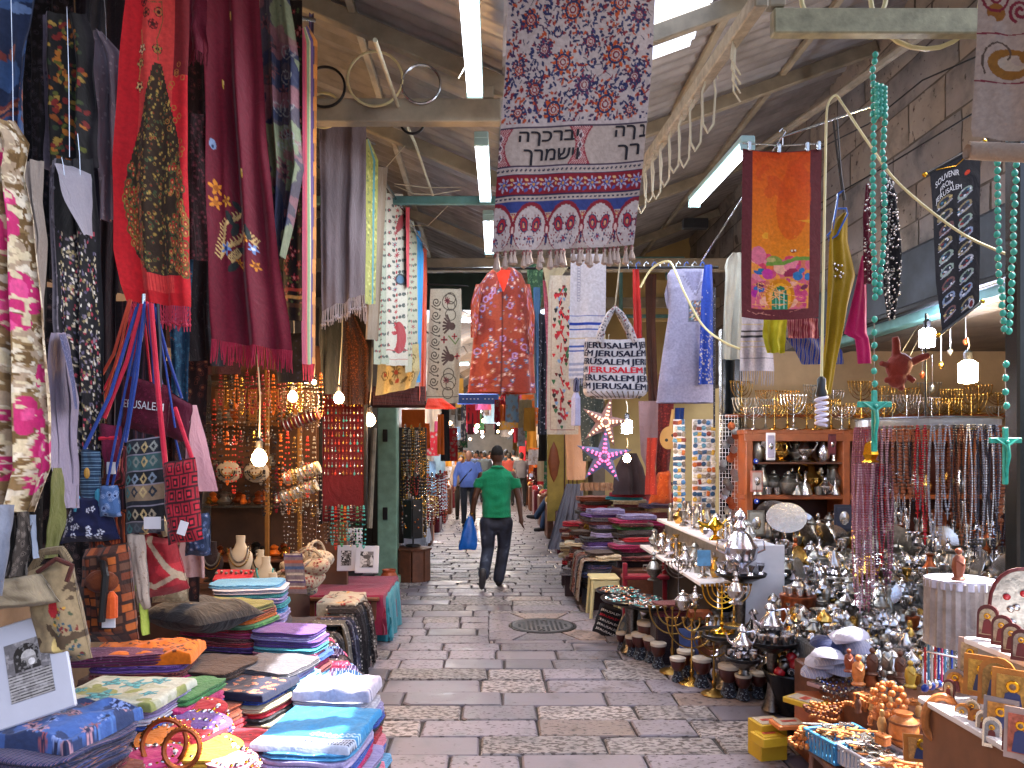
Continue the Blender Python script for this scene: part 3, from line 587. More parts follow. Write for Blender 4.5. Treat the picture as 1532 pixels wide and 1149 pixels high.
# dark tapestry scarf
cv=Cv(60,20,150,250,'#1c1a1a',90); cv.rect(60,20,76,250,'#6f6470'); cv.rect(136,20,150,250,'#201c20')
for i in range(150): cv.ell(rr(78,134),rr(30,245),rr(2,6),rr(2,4.5),R_.choice(['#8a4a1e','#b06a28','#5a5c26','#3f4a28','#7a2420','#33402a','#a0803a']),rr(0,3))
for i in range(30): cv.ell(68+rr(-5,5),rr(20,250),2,2,'#4a3c50')
cloth_thing('tapestry_scarf','dark scarf with autumn flowers between two lilac borders','scarf',Cloth([(20,62,128),(60,60,140),(250,62,146)],2.95,3.05,2.2,.022,3),70,150,PCLOTH,cv)
cloth_thing('scarf','dull lilac grey scarf with dotted stripes behind the red peacock scarf','scarf',Cloth([(45,140,150),(80,138,182),(210,146,184),(330,150,182)],3.25,3.3,2,.02,4),16,30,fab('#6f6570','#8a7f88','#4a4048','speck',30))
cloth_thing('blouse','pale beige blouse sleeve hanging beside the floral dress','blouse',Cloth([(240,30,64),(300,40,60),(360,50,68),(440,44,60),(520,50,58)],2.6,2.65,1.5,.02,5),16,30,fab('#9c9086','#8a7c72'))
# black sequin dress
cv=Cv(70,240,172,720,'#171519',110)
for i in range(900):
    x,y=rr(92,160),rr(350,700); cv.ell(x,y,rr(.8,1.6),rr(1.6,3.2),R_.choice(['#c8b89a','#8a7e8c','#b04050','#e8e0d0','#5e5870','#9a8a60']),rr(-.2,.2))
cv.rect(70,240,86,720,'#6b646c'); 
for i in range(60): cv.ell(rr(74,86),rr(250,560),rr(2,4),rr(2,4),R_.choice(['#8a828a','#4c454c']))
cl=Cloth([(238,76,140),(260,72,142),(350,72,152),(480,74,158),(600,84,160),(715,90,158)],2.75,2.95,2.5,.02,6)
cloth_thing('sequin_dress','black dress covered with small glittering sequins on the left','dress',cl,90,300,PCLOTH,cv)
cloth_thing('blouse','whitish top with a black neckline over the sequin dress','blouse',Cloth([(245,82,100),(262,88,138),(300,98,140),(352,126,140)],2.72,2.86,1,.01,7),14,14,fab('#8f8790','#a09aa4'))
cloth_thing('tunic','long lilac white tunic with blue embroidered neckline','tunic',Cloth([(498,78,98),(520,74,104),(600,70,116),(680,78,118),(760,88,118)],2.6,2.75,2,.022,8),24,40,fab('#9a8e9e','#8a7e92'),extra=lambda t:link(Cloth([(500,88,98),(530,96,106),(570,106,112),(612,112,116)],2.58,2.7,0,.001).mesh('neckline',4,16,fab('#39406e','#8a8aa8','#22284e','speck',60)),'neckline',t))
cloth_thing('scarf','olive green scarf hanging under the lilac tunic','scarf',Cloth([(700,78,90),(760,70,96),(835,62,80)],2.5,2.55,1,.02,9),10,20,fab('#5e6130','#6e7040'))
cloth_thing('scarf','smooth white cloth hanging at the left edge below the floral dress','scarf',Cloth([(755,-20,24),(820,-20,20),(890,-20,8)],2.2,2.2,1,.012,10),10,20,fab('#9aa0b0','#aab0c0'))
cloth_thing('scarf','dark patterned shawl end hanging below the floral dress','scarf',Cloth([(765,18,44),(800,22,50),(862,10,36)],2.35,2.4,1.5,.02,11),14,20,fab('#3f3834','#6f6660','#2a2422','floral',40))
cloth_thing('scarf','narrow pale blue strip hanging behind the olive scarf','scarf',Cloth([(770,44,54),(835,50,58)],2.4,2.42,.5,.01,12),6,10,fab('#8894a8'))
# peacock scarf
cv=Cv(170,0,290,456,'#cc2029',150)
cv.rect(205,0,262,456,'#d8433e'); cv.rect(262,0,290,120,'#7a1c22')
for i in range(16): cv.line([(205+i*3.6,392),(204+i*3.8,440)],.9,'#b82026')
cv.rect(170,438,290,456,'#c01a22')
for (x,y,c) in((205,18,'#8a2020'),(212,35,'#8a3a20'),(225,50,'#7a1c1c'),(232,30,'#b07040'),(210,88,'#e8c8a0'),(208,108,'#b8a060'),(234,84,'#a08040'),(206,140,'#e0c080')):
    cv.flower(x,y,8,5,c,'#401818',rr(0,6)); cv.ring(x,y,6,7,'#3a1212')
cv.line([(215,20),(236,14),(240,40),(232,70),(236,100)],1.4,'#6a5a30'); cv.line([(205,60),(212,90),(204,130)],1.2,'#c09850')
def inpk(x,y):
    if y<105 or y>412: return False
    w=np.interp(y,[105,150,220,300,350,384,412],[5,17,35,50,52,49,33]); cx=np.interp(y,[105,200,300,412],[236,240,236,256])
    return abs(x-cx)<w
for yy in np.arange(106,412,1.5):
    for xx in range(176,284,2):
        if inpk(xx,yy): cv.ell(xx,yy,1.6,1.6,'#3a2a1e')
for i in range(1000):
    x,y=rr(174,288),rr(108,410)
    if inpk(x,y):
        s=rr(1.3,2.2) if y<250 or abs(x-238)<22 else rr(3.6,5.2)
        cv.ell(x,y,s*.9,s*1.4,R_.choice(['#6b5a2c','#9a7a3a','#4a5a38']),rr(-.3,.3)); cv.ell(x,y,s*.55,s*.9,'#b01e22' if s>2.3 else R_.choice(['#c09a50','#8a2c24','#3e4a34']))
        if s>3: cv.ell(x,y+1,s*.25,s*.4,'#e0a060')
for i in range(14): cv.ring(rr(250,284),rr(100,250),3,4.2,'#b87838')
cl=Cloth([(-14,190,284),(100,178,282),(250,168,282),(380,172,284),(430,182,286),(455,190,286)],3.2,3.3,2.2,.018,13,slope=10)
ft=cloth_thing('peacock_scarf','bright red scarf embroidered with a large gold and green peacock tail','scarf',cl,150,440,PCLOTH,cv,fr=[(34,.10,fab('#a02038','#c04058'),.003,1)])
mb=MB()
for k in range(3):
    for i in range(30):
        a=cl.pos((i+.5)/30,1); b=cl.pos(min(1,(i+1.0)/30),1); a.z-=.01+.022*k; b.z-=.032+.022*k; mb.tube([a,b],.0016,4); c=cl.pos(max(0,(i)/30),1); c.z-=.032+.022*k; mb.tube([a,c],.0016,4)
mb.obj('netting',fab('#a02038','#c04058'),ft,kind='stuff').location=-ft.location
cloth_thing('scarf','short wine red scarf with thin fringe between the two big red scarves','scarf',Cloth([(-10,278,310),(78,278,308)],3.5,3.5,1,.02,14),10,14,fab('#5e1226','#761a34'),fr=(22,.05,fab('#5e1226','#761a34')))
cloth_thing('scarf','dark wine scarf with small paisley hanging between the big red scarves','scarf',Cloth([(170,284,308),(390,284,318)],3.75,3.8,1,.02,15),10,40,fab('#2a1418','#5e2a34','#7a3840','floral',46))
cloth_thing('scarf','charcoal scarf with woven border below the paisley scarf','scarf',Cloth([(300,278,330),(480,280,330),(548,284,336)],3.9,4.0,1.2,.02,16),14,40,fab('#232024','#38343a','#5e5860','speck',40))
# maroon embroidered scarf
cv=Cv(305,0,445,520,'#6c1428',150); 
for (x,y) in((369,38),(343,140),(383,270)): cv.ell(x,y,2.2,7,'#d8b048',-.1); cv.ell(x+2,y-3,1.2,3,'#e8d080')
cv.ell(316,232,5,8,'#88a0c8'); cv.ell(316,236,2,3,'#26345e')
bz='#d8b878'
for (a,b) in(((322,398),(332,352)),((328,390),(372,356)),((330,352),(372,322)),((372,356),(400,372)),((345,400),(362,382))):
    n=8
    for i in range(n): x=a[0]+(b[0]-a[0])*i/n; y=a[1]+(b[1]-a[1])*i/n; cv.line([(x,y),(x+6,y-9)],2.2,bz); cv.line([(x,y),(x-7,y-6)],2.2,bz)
    cv.line([a,b],2.8,bz)
for (x,y,r,c,d) in((320,296,9,'#e08c28','#a85c18'),(318,318,8,'#e08c28','#b86a20'),(340,312,7,'#d8982e','#8a5018'),(334,382,8,'#6f90c8','#27407a'),(378,366,7,'#e0982e','#a05a18'),(394,378,6,'#7a9ad0','#e8e8ff'),(368,404,6,'#e0a030','#a06018'),(396,402,6,'#e0902a','#904818'),(356,398,5,'#d89030','#a06018')): cv.flower(x,y,r*1.35,5,c,d,rr(0,6))
for (x,y,r) in((344,336,1),(360,316,.6),(352,350,2),(366,380,.3),(386,356,1.2),(345,408,2.4)): cv.ell(x,y,12,5,'#2c3432',r)
cl=Cloth([(-14,306,388),(200,311,400),(400,318,420),(480,320,434),(517,322,438)],3.55,3.7,2.0,.035,18,slope=16)
cloth_thing('embroidered_scarf','big maroon scarf with an orange and blue flower branch embroidered low','scarf',cl,130,440,PCLOTH,cv,fr=(70,.10,fab('#8a1832','#a82040'),.003))
# multicolour grey scarf
cv=Cv(384,-10,450,380,'#4c4450',80); cv.nz(60,.5,'#2e3450',31,3); cv.nz(45,.56,'#7c8468',32,3); cv.nz(40,.6,'#8a5a60',33,3,.8)
for i in range(10): cv.flower(rr(390,445),rr(0,260),rr(7,12),6,'#7a4a50','#3a2a34',rr(0,6))
for i in range(8): cv.spiral(rr(400,440),rr(60,240),rr(8,18),1.6,'#8c8c8c')
cloth_thing('scarf','smoky grey and blue scarf with faded roses twisted beside the maroon scarf','scarf',Cloth([(-14,388,430),(90,390,446),(180,396,446),(250,404,452),(330,406,436),(385,408,424)],4.0,4.0,2.2,.03,19),60,200,PCLOTH,cv)
cv=Cv(400,20,450,500,'#1a1216',60)
for i in range(90): cv.flower(rr(402,448),rr(20,490),rr(4,8),5,R_.choice(['#8a2034','#a83040','#6a1828']),'#d08080',rr(0,6)); cv.ell(rr(402,448),rr(20,490),3,2,'#4a5a34')
for k in range(3): cv.rect(400,450+k*12,450,456+k*12,['#a84038','#c8a060','#4a3024'][k])
cloth_thing('rose_panel','black panel crowded with dark red roses beside the striped scarf','scarf',Cloth([(0,418,452),(250,420,452),(480,424,452)],4.3,4.2,1,.012,20),50,300,PCLOTH,cv)
# striped scarf seen nearly edge-on
cv=Cv(450,60,478,560,'#8c2a4c',60)
for x0,x1,c in((450,456,'#a02a50'),(456,459,'#c83c50'),(459,464,'#7f9a6a'),(464,466,'#d8d0a0'),(466,471,'#5e3f86'),(471,474,'#3a2c5a'),(474,479,'#b8701e')): cv.rect(x0,60,x1,560,c)
for y in range(70,560,48): cv.rect(472,y,479,y+20,'#d88a2c')
cloth_thing('striped_scarf','narrow scarf with long pink green purple and orange stripes','scarf',Cloth([(40,449,462),(62,450,475),(300,452,474),(545,454,472)],4.35,4.7,1.2,.02,21),40,240,PCLOTH,cv,fr=[(14,.1,fab('#a82040','#d04060'))])
for (rw,Y,a,b,c,kd,lb) in(([(20,462,470),(300,458,472)],4.9,'#3a3f5e','#5c4f86','#8a3450','stripe','dark blue scarf edge behind the striped scarf'),
    ([(498,408,468),(540,410,464),(572,414,462)],4.6,'#15151f','#23233a','#2c2c40','speck','navy shawl hem behind the end of the striped scarf'),
    ([(380,250,290),(450,252,286),(600,256,282),(640,262,280)],3.7,'#1f4a68','#38708e','#a06a5e','floral','teal blue scarf with coral flowers behind the bag straps'),
    ([(440,98,150),(700,104,150)],3.2,'#181418','#5a4a48','#80706a','speck','long black scarf with pale specks left of the bag straps'),
    ([(120,152,180),(470,150,176),(640,150,172)],3.5,'#241c20','#33262a','#33262a','plain','plain dark brown shawl behind the bag straps'),
    ([(-10,128,160),(220,120,150)],3.9,'#38383e','#4a4a52','#4a4a52','plain','smoky grey curtain at the top behind the tapestry scarf'),
    ([(210,300,320),(540,306,312)],4.1,'#3c2430','#5c3040','#5c3040','plain','thin plum coloured scarf beside the maroon scarf')):
    cloth_thing('scarf',lb,'scarf',Cloth(rw,Y,Y+.05,1.4,.02,hash(lb)%7+20),14,50,fab(a,b,c,kd,34 if kd!='stripe' else 120))
# ---- second group: shawl and suzanis ----
GRY=fab('#665a5e','#75686c'); cl=Cloth([(176,478,548),(300,478,547),(400,479,546),(452,480,545)],5.2,5.45,2.2,.03,30,slope=-26)
cloth_thing('grey_shawl','plain taupe shawl with long knotted white fringe','shawl',cl,50,80,GRY,fr=(30,.12,fab('#8f868c','#a8a0a4'),.0035,1))
cloth_thing('shawl','small pale shawl with a maroon edge below the taupe shawl','shawl',Cloth([(380,525,548),(440,527,550),(452,530,550)],5.7,5.8,1,.02,31,slope=12),12,16,fab('#8a8088','#5a1c2c','#8a8088','stripe',40),fr=(14,.13,fab('#8f868c','#a8a0a4')))
cv=Cv(544,205,572,460,'#9a9a40',44)
for i in range(160): cv.ell(rr(545,571),rr(215,460),rr(1,2.4),rr(1,3),R_.choice(['#5c6a2c','#c8c870','#6f7838','#b8b060']),rr(0,3))
cv.rect(562,205,566,460,'#3f8a98')
cloth_thing('scarf','narrow yellow green patterned scarf right of the taupe shawl','scarf',Cloth([(208,546,552),(240,546,566),(455,547,562)],5.6,5.9,1,.015,32),26,140,PCLOTH,cv)
cloth_thing('curtain_cloth','plain beige hanging cloth between the yellow scarf and suzanis','cloth',Cloth([(250,556,580),(508,546,566)],5.9,6.1,1.3,.02,33),16,40,fab('#7f705c','#8f8070'))
def suzani(x0,y0,x1,y1,base,cols,n,k=2.6,big=True):
    cv=Cv(x0,y0,x1,y1,base,int((x1-x0)*k)); W=x1-x0
    for y in np.arange(y0+8,y1-18,17):
        cv.spiral(x0+W*.16,y,W*.09,1.3,cols[1],ph=rr(0,6)); cv.spiral(x0+W*.84,y+8,W*.09,1.3,cols[1],dr=-1,ph=rr(0,6))
        cv.ell(x0+W*.16,y,W*.03,2,cols[0])
        if big: cv.flower(x0+W*.5+rr(-4,4),y,W*rr(.10,.18),R_.choice([5,6,8]),R_.choice(cols),cols[0],rr(0,6)); cv.ell(x0+W*.35,y+9,W*.08,2.2,cols[1],.6); cv.ell(x0+W*.66,y+9,W*.08,2.2,cols[1],-.6); cv.ell(x0+W*.5,y+9,W*.05,2.5,cols[0])
    return cv
for (x0,x1,y0,y1,Ya,Yb,base,cols,lb) in((563,582,265,548,6.2,6.55,'#98a08c',['#8c1c24','#38423a','#7a2a30'],'pale green suzani strip nearest the beige cloth'),
    (578,610,290,550,6.5,7.1,'#b8b4a4',['#9a1420','#27332e','#8c2430','#30506a'],'white suzani with blood red pomegranates facing the street'),
    (606,626,330,560,7.2,7.8,'#a0a088',['#8a2c2c','#3a4a3c','#707a5c'],'pale suzani with faint green vines beside the blue scarf')):
    cl=Cloth([(y0,x0,x1-7),(y0+30,x0,x1-2),(y1-3,x0-(4 if x0==563 else 0),x1)],Ya,Yb,1.4,.02,x0%9); cv=suzani(x0,y0,x1,y1,base,cols,1)
    if x0==578:
        cv.ell(597,508,11,24,'#9a1420'); cv.ell(588,508,6,16,base); cv.ell(590,500,4,3,'#9a1420'); cv.rect(578,526,610,527.5,'#9a1420'); cv.rect(578,540,610,541,'#9a1420')
        cv.ell(600,420,7,8,'#3f6a8a'); cv.ring(600,420,6,8.5,'#26262c'); cv.ell(600,335,5,14,'#8a1420',.3)
    cloth_thing('suzani_panel',lb,'textile',cl,60,330,PCLOTH,cv)
cv=suzani(560,545,628,590,'#b0a070',['#9a3c24','#6a5a34'],1,1.5); cloth_thing('suzani_panel','cream and gold folded suzani hanging lowest under the white ones','textile',Cloth([(520,566,626),(560,565,628),(586,562,620)],7.3,7.6,2,.03,35,slope=-12),70,40,PCLOTH,cv)
for (rw,Y,a,b,kd,lb) in(([(310,607,613),(430,609,612)],7.0,'#c02030','#d84050','plain','thin bright red ribbon between the suzani panels'),
    ([(345,616,628),(380,617,634),(572,618,629)],7.9,'#1f78b4','#3a92c8','plain','sky blue scarf hanging beside the suzani panels'),
    ([(372,628,638),(420,630,639),(600,627,637)],8.2,'#b83a1c','#d05028','plain','orange red scarf next to the sky blue scarf'),
    ([(596,640,662),(612,636,684)],8.0,'#b82c1c','#d04028','plain','red orange bunting cloth under the tan suzani')):
    cloth_thing('scarf',lb,'scarf',Cloth(rw,Y,Y+.25,1.2,.02,len(lb)),12,40,fab(a,b,None,kd,20))
# tan suzani facing the camera
cv=Cv(636,425,694,606,'#8e8474',150); BR='#3e342c'
for y in np.arange(446,592,21): cv.spiral(648,y,7.5,1.9,BR,turns=1.5); cv.line([(640,y+6),(648,y+11),(656,y+12)],1.6,BR); cv.ell(655,y+12,2,2,BR)
for y in(440,466,560,590): cv.ring(674,y,8,9.6,BR)
for (x,y) in((672,446),(674,572)): cv.ring(x,y,12,13.6,BR); cv.ring(x+3,y+6,6,7.4,BR); cv.flower(x-4,y-2,6,8,'#5e1420','#3a1014')
for (y) in(484,534):
    for a in range(-3,3): cv.line([(676,y),(676-14*math.cos(a*.32),y+a*5.5)],3.2,'#3a2420')
    cv.ell(677,y,6,6,'#3a2420')
cv.flower(664,506,6,4,'#6e1622','#3a1014'); cv.flower(682,500,5,4,'#8c1c24','#3a1014'); cv.line([(672,500),(684,512),(690,504)],2,'#4a5a2c'); cv.flower(688,532,5,4,'#8c1c24','#3a1014'); cv.line([(638,596),(692,596)],1,BR)
cloth_thing('suzani_panel','tan suzani with dark hands and spirals clipped to a hanger','textile',Cloth([(432,644,690),(470,642,691),(560,639,688),(603,637,686)],8.4,8.6,1.3,.02,36),110,330,PCLOTH,cv)
cloth_thing('dark_shawl','rust brown shawl with leaf pattern hanging in shade','shawl',Cloth([(470,512,530),(520,508,552),(605,508,552)],6.6,6.8,2,.03,37),24,40,fab('#3a1c12','#6e3a1c','#8a4e24','floral',60))
cloth_thing('dark_shawl','black green shawl hanging in shade behind the taupe fringe','shawl',Cloth([(455,478,512),(480,478,514),(590,480,512)],6.4,6.5,1.5,.03,38),16,30,fab('#16181a','#20262a'))
cloth_thing('dark_shawl','faded black shawl at the back above the red pendant board','shawl',Cloth([(450,515,560),(575,515,552)],7.1,7.1,1.5,.02,39),16,30,fab('#1c1410','#2a201a'))
cloth_thing('rug','dark red rug folded over the awning edge','rug',Cloth([(578,558,636),(606,558,636)],7.6,8.3,1,.02,40),20,12,fab('#3a1416','#6e2c2a','#1a1214','stripe',50,ax=2))
cloth_thing('dark_shawl','dark reddish hanging cloth behind the peacock fringe','shawl',Cloth([(520,300,360),(560,306,360)],4.9,4.9,1,.02,41),14,10,fab('#2c1a20','#42202a'))
# rails the scarves hang from
def rail(lb,a,b,r=.012,m=STEEL): pipe('hanging_rail',lb,[P(*a),P(*b)],r,m,'rail')
rail('steel rail above the left scarves close to the camera',(-60,-30,2.2),(300,-30,3.4)); rail('steel rail above the maroon scarf',(180,-25,3.2),(470,30,4.7)); rail('thin steel rail over the taupe shawl and suzanis',(476,172,5.1),(560,215,6.0)); rail('thin rail carrying the suzani panels',(556,240,5.9),(640,375,8.3))
rail('dark hanger bar over the tan suzani',(636,425,8.45),(700,428,8.45),.008,DARK)
for k,(x,y0,y1,Y) in enumerate(((16,-20,240,2.6),(100,10,235,2.7),(155,-10,60,3.0),(92,235,262,2.7),(116,200,262,2.7))): pipe('hook_wire','%s hook wire from the left holding the left clothes'%nth(k+1),[P(x,y0,Y),P(x+3,(y0+y1)/2,Y),P(x+4,y1,Y)],.0016,STEEL,'hook',5)
# ---- bags ----
BG={}
def bagshape(name,label,pts,Y,dep,m,cv=None,cat='bag',flap=None,extra=None,nu=24,nv=24,rz=0):
    """soft bag: quad outline pts (TL,TR,BR,BL in photo px) puffed to depth dep"""
    t=thing(name,label,cat,P((pts[0][0]+pts[1][0])/2,(pts[0][1]+pts[1][1])/2,Y)); q=[Vector((*p,0)) for p in pts]; vs=[]
    for s in(-1,1):
        for j in range(nv+1):
            for i in range(nu+1):
                u,v=i/nu,j/nv; p=q[0].lerp(q[1],u).lerp(q[3].lerp(q[2],u),v); e=min(1,(1-abs(2*u-1)**4))*min(1,v*6+.5)*(1-max(0,v-.85)/.15*.8)
                Q=P(p.x+2*noisev(v*3,u,s)*1.2,p.y+3*noisev(u*2,v,7)*(1 if 0<j<nv or 1 else 0),Y); Q.y+=s*dep/2*max(.05,e)*(1+.25*noisev(u*4,v*4,s*3+len(label)))
                vs.append(Q-t.location)
    n=(nu+1)*(nv+1); fs=[]
    for s in range(2):
        for j in range(nv):
            for i in range(nu): a=s*n+j*(nu+1)+i; f=(a,a+1,a+nu+2,a+nu+1); fs.append(f if s==0 else f[::-1])
    for j in range(nv):
        for i in(0,nu): a=j*(nu+1)+i; fs.append((a,a+nu+1,a+nu+1+n,a+n))
    for i in range(nu): a=nv*(nu+1)+i; fs.append((a,a+1,a+1+n,a+n))
    me=bpy.data.meshes.new('bag_body'); me.from_pydata(vs,[],fs); me.materials.append(m); me.polygons.foreach_set('use_smooth',[True]*len(fs))
    if cv is not None:
        J=np.linspace(0,cv.ny-1,nv+1).round().astype(int); I=np.linspace(0,cv.nx-1,nu+1).round().astype(int); c=cv.a[np.ix_(J,I)].reshape(-1,3); colattr(me,np.concatenate([c,c]))
    link(me,'bag_body',t)
    def onto(u,v,off=.004):
        p=q[0].lerp(q[1],u).lerp(q[3].lerp(q[2],u),v); Q=P(p.x,p.y,Y); e=(1-abs(2*u-1)**4)*min(1,v*6+.5)*(1-max(0,v-.85)/.15*.8); Q.y-=dep/2*e*1.15+off; return Q-t.location
    t['_']=0; del t['_']
    if extra: extra(t,onto)
    return t
def strap(t,pts,m,r=.008,name='strap'):
    o=t.location; mb=MB(); Q=[P(*p)-o for p in pts]; out=[]
    for i in range(len(Q)-1):
        for k in range(4): out.append(Q[i].lerp(Q[i+1],k/4))
    mb.tube(out+[Q[-1]],r,7); mb.obj(name,m,t,smooth=True)
RED=fab('#c0203a','#d83048'); BLU=fab('#263c8a','#34509c'); ORG=fab('#b8402c','#c85038')
def ext(t,on):
    vs,fs=text_mesh('JERUSALEM',1,0); xs=[v.x for v in vs]; ys=[v.y for v in vs]; w_=max(xs)-min(xs); h_=max(ys)-min(ys)
    mb=MB(); mb.add([on(.07+.87*(v.x-min(xs))/w_,.60-.2*(v.y-min(ys))/h_-.08*((v.x-min(xs))/w_-.5),.012) for v in vs],fs); link(mb.mesh('lettering',WHITE,fix=False),'lettering',t)
    strap(t,[(196,568,2.98),(212,500,3.0),(218,452,3.02)],BLU); strap(t,[(240,576,2.98),(226,505,3.0),(219,452,3.02)],RED)
bagshape('shoulder_bag','maroon shoulder bag lettered JERUSALEM in white','bag' if 0 else [(185,562),(256,578),(250,654),(180,640)],2.98,.06,fab('#541024','#6e1a34','#44101e','floral',60),extra=ext)
bagshape('shoulder_bag','second maroon bag half hidden right behind the JERUSALEM bag',[(250,585),(288,606),(282,662),(238,650)],3.08,.05,fab('#4a1024','#5e1a30'),extra=lambda t,on:strap(t,[(272,596,3.08),(250,530,3.08),(232,460,3.08)],BLU,.006))
bagshape('woven_bag','brown woven bag with rusty stripes hanging left of the bunch',[(118,612),(160,600),(160,728),(106,722)],3.05,.07,fab('#3a1c16','#7a3a22','#1e1210','stripe',90,ax=2),extra=lambda t,on:(strap(t,[(122,615,3.0),(170,530,3.0),(194,448,3.0)],ORG,.006),strap(t,[(154,603,3.0),(180,520,3.0),(196,448,3.0)],ORG,.005)))
bagshape('small_bag','small plum bag with a tassel and white tag in the middle of the bunch',[(148,634),(182,638),(178,716),(160,722)],2.92,.05,fab('#5a1230','#7a2040'),extra=lambda t,on:(strap(t,[(156,626,2.9),(190,540,2.95),(212,455,3.0)],RED,.008),MB().box(on(.7,.78),(.032,.004,.045)).obj('tag',WHITE,t),MB().tube([on(.05,.25,.01),on(.95,.22,.01)],.008,6).obj('piping',RED,t)))
bagshape('small_bag','small blue striped cloth bag with turquoise tassels',[(122,672),(150,676),(152,772),(120,768)],2.85,.05,fab('#22364e','#3f6a8a','#7a8a9a','stripe',80,ax=2),extra=lambda t,on:(strap(t,[(126,672,2.85),(165,590,2.9),(205,460,3.0)],BLU,.007),MB().lathe([(.012,-.05),(.012,.0),(.004,.012)],8,on(.05,.75,.02)).obj('tassel',mat('turquoise','#3f9ab8',.7),t),MB().lathe([(.012,-.05),(.012,.0),(.004,.012)],8,on(1.0,.62,.02)).obj('tassel',mat('turquoise','#3f9ab8',.7),t),MB().ball(on(.5,.35,.0),.016,8,6,sc=(.7,.5,1.3)).obj('button',mat('ochre_button','#b88a3a',.5),t)))
bagshape('small_bag','small pale denim bag with a blue eye pattern',[(150,728),(176,726),(182,772),(148,774)],2.82,.04,fab('#4a6a9a','#8aa0c8','#24345e','floral',38),extra=lambda t,on:strap(t,[(160,726,2.85),(176,640,2.9),(210,470,3.0)],BLU,.005))
cv=Cv(92,745,182,818,'#1a1f44',90)
for i in range(15):
    x,y=rr(98,176),rr(756,812)
    for k in range(5): cv.ell(x+3.2*math.cos(TAU*k/5),y+3.2*math.sin(TAU*k/5),1.5,1.5,'#d8dcec')
bagshape('dotted_bag','navy bag scattered with groups of white dots',[(112,742),(160,742),(180,806),(90,814)],2.86,.10,PCLOTH,cv,nu=70,nv=60)
cv=Cv(186,655,246,800,'#23262e',110)
for y0,c1,c2 in((658,'#23262e','#8a8c84'),(680,'#3c5c5c','#7a8078'),(706,'#1c2026','#7c8a98'),(726,'#8a745c','#26303c'),(760,'#16181c','#9a8c74'),(782,'#4a5058','#5e646c')):
    cv.rect(186,y0,246,y0+24,c1)
    for i,x in enumerate(range(194,246,13)):
        cv.fn(x,y0+11,9,lambda a,b:np.abs(a)/6+np.abs(b)/9<1,c2 if i%2 else ['#4a7a7a','#8a3a4a','#b8a070'][i%3]); cv.fn(x,y0+11,5,lambda a,b:np.abs(a)/2.6+np.abs(b)/4.2<1,c1)
for y in(656,679,704,725,757,781): cv.rect(186,y,246,y+1.6,'#8a8490')
bagshape('woven_bag','tall woven bag with rows of diamonds and a white label','b' if 0 else [(190,660),(246,652),(246,794),(188,800)],2.88,.07,PCLOTH,cv,nu=70,nv=150,extra=lambda t,on:(MB().box(on(.78,.9),(.062,.004,.045)).obj('label_patch',WHITE,t),strap(t,[(188,662,2.88),(205,560,2.92),(216,455,3.0)],BLU,.006)))
cv=Cv(238,690,302,816,'#3a1018',110)
for y in range(692,816,21):
    for x in range(236,304,16):
        a=(y//21)%2*8; cv.rect(x+a,y+1,x+a+14,y+19,'#a01c2c'); cv.rect(x+a+3,y+4,x+a+11,y+16,'#2c1016'); cv.rect(x+a+5,y+7,x+a+9,y+13,'#c02838')
bagshape('woven_bag','red and black woven bag with a white paper tag on the right',[(244,694),(292,684),(304,806),(252,816)],2.84,.08,PCLOTH,cv,nu=70,nv=110,extra=lambda t,on:(strap(t,[(248,700,2.84),(236,580,2.9),(226,455,3.0)],RED,.010),strap(t,[(288,688,2.84),(262,610,2.9)],RED,.008),MB().box(on(.62,.82,.01),(.03,.004,.05),Matrix.Rotation(.3,3,'Y')).obj('tag',WHITE,t)))
for k,(a,b,c,m,r) in enumerate(((146,640,202,RED,.004),(175,650,208,BLU,.007),(232,600,222,BLU,.006),(205,560,212,RED,.004),(262,640,230,BLU,.004),(240,585,236,mat('beads_dark','#2a2c34',.4),.006))):
    pipe('loose_strap','%s loose cord from the left among the bag straps'%nth(k+1),[P(a,b,2.96),P((a+c)/2+2,b*.5+230,2.98),P(c,455,3.02)],r,m,'cord',6)
pipe('hook_wire','steel hook under the peacock scarf carrying the bunch of bags',[P(215,440,3.02),P(214,462,3.02),P(222,466,3.02)],.008,STEEL,'hook')
# lower bags on the table
def hooks(*a): pass
cv=Cv(30,830,140,990,'#8c7a5c',110); cv.rect(58,862,84,890,'#6a1c20'); cv.rect(64,868,78,884,'#c8a060')
for i in range(70): cv.ell(rr(100,134),rr(900,985),rr(1,2.5),rr(2,4),R_.choice(['#6a2020','#2c4a5a','#b88a30','#3c4a34']),rr(0,3))
cv.ell(104,900,9,14,'#a02028',.3); cv.ell(96,960,12,14,'#c8b070'); cv.nz(20,.66,'#4a3a2a',8)
bagshape('tote_bag','beige canvas tote with red and blue embroidered motifs leaning left',[(36,852),(104,836),(138,984),(70,992)],2.5,.14,PCLOTH,cv,nu=80,nv=90,extra=lambda t,on:(strap(t,[(44,858,2.46),(64,826,2.46),(92,822,2.46),(104,842,2.46)],fab('#7a6a50','#4a3c30','#8a7a60','stripe',90),.013),strap(t,[(56,856,2.44),(84,836,2.44),(108,846,2.44),(100,870,2.44)],fab('#2e2824','#6a2a20'),.008)))
bagshape('tote_bag','pale beige tote bag lying at the left edge under the white cloth',[(-20,868),(60,858),(90,900),(-20,915)],2.42,.12,fab('#857868','#94886c'))
cv=Cv(118,815,208,962,'#2a1610',110)
for i in range(80):
    x,y=118+(i%8)*11.5+rr(-2,2),815+(i//8)*15+rr(-2,2); cv.rect(x,y,x+10,y+11,R_.choice(['#6a3018','#8a4420','#4a2414','#3a1e16','#a0521e','#5a3a2a']))
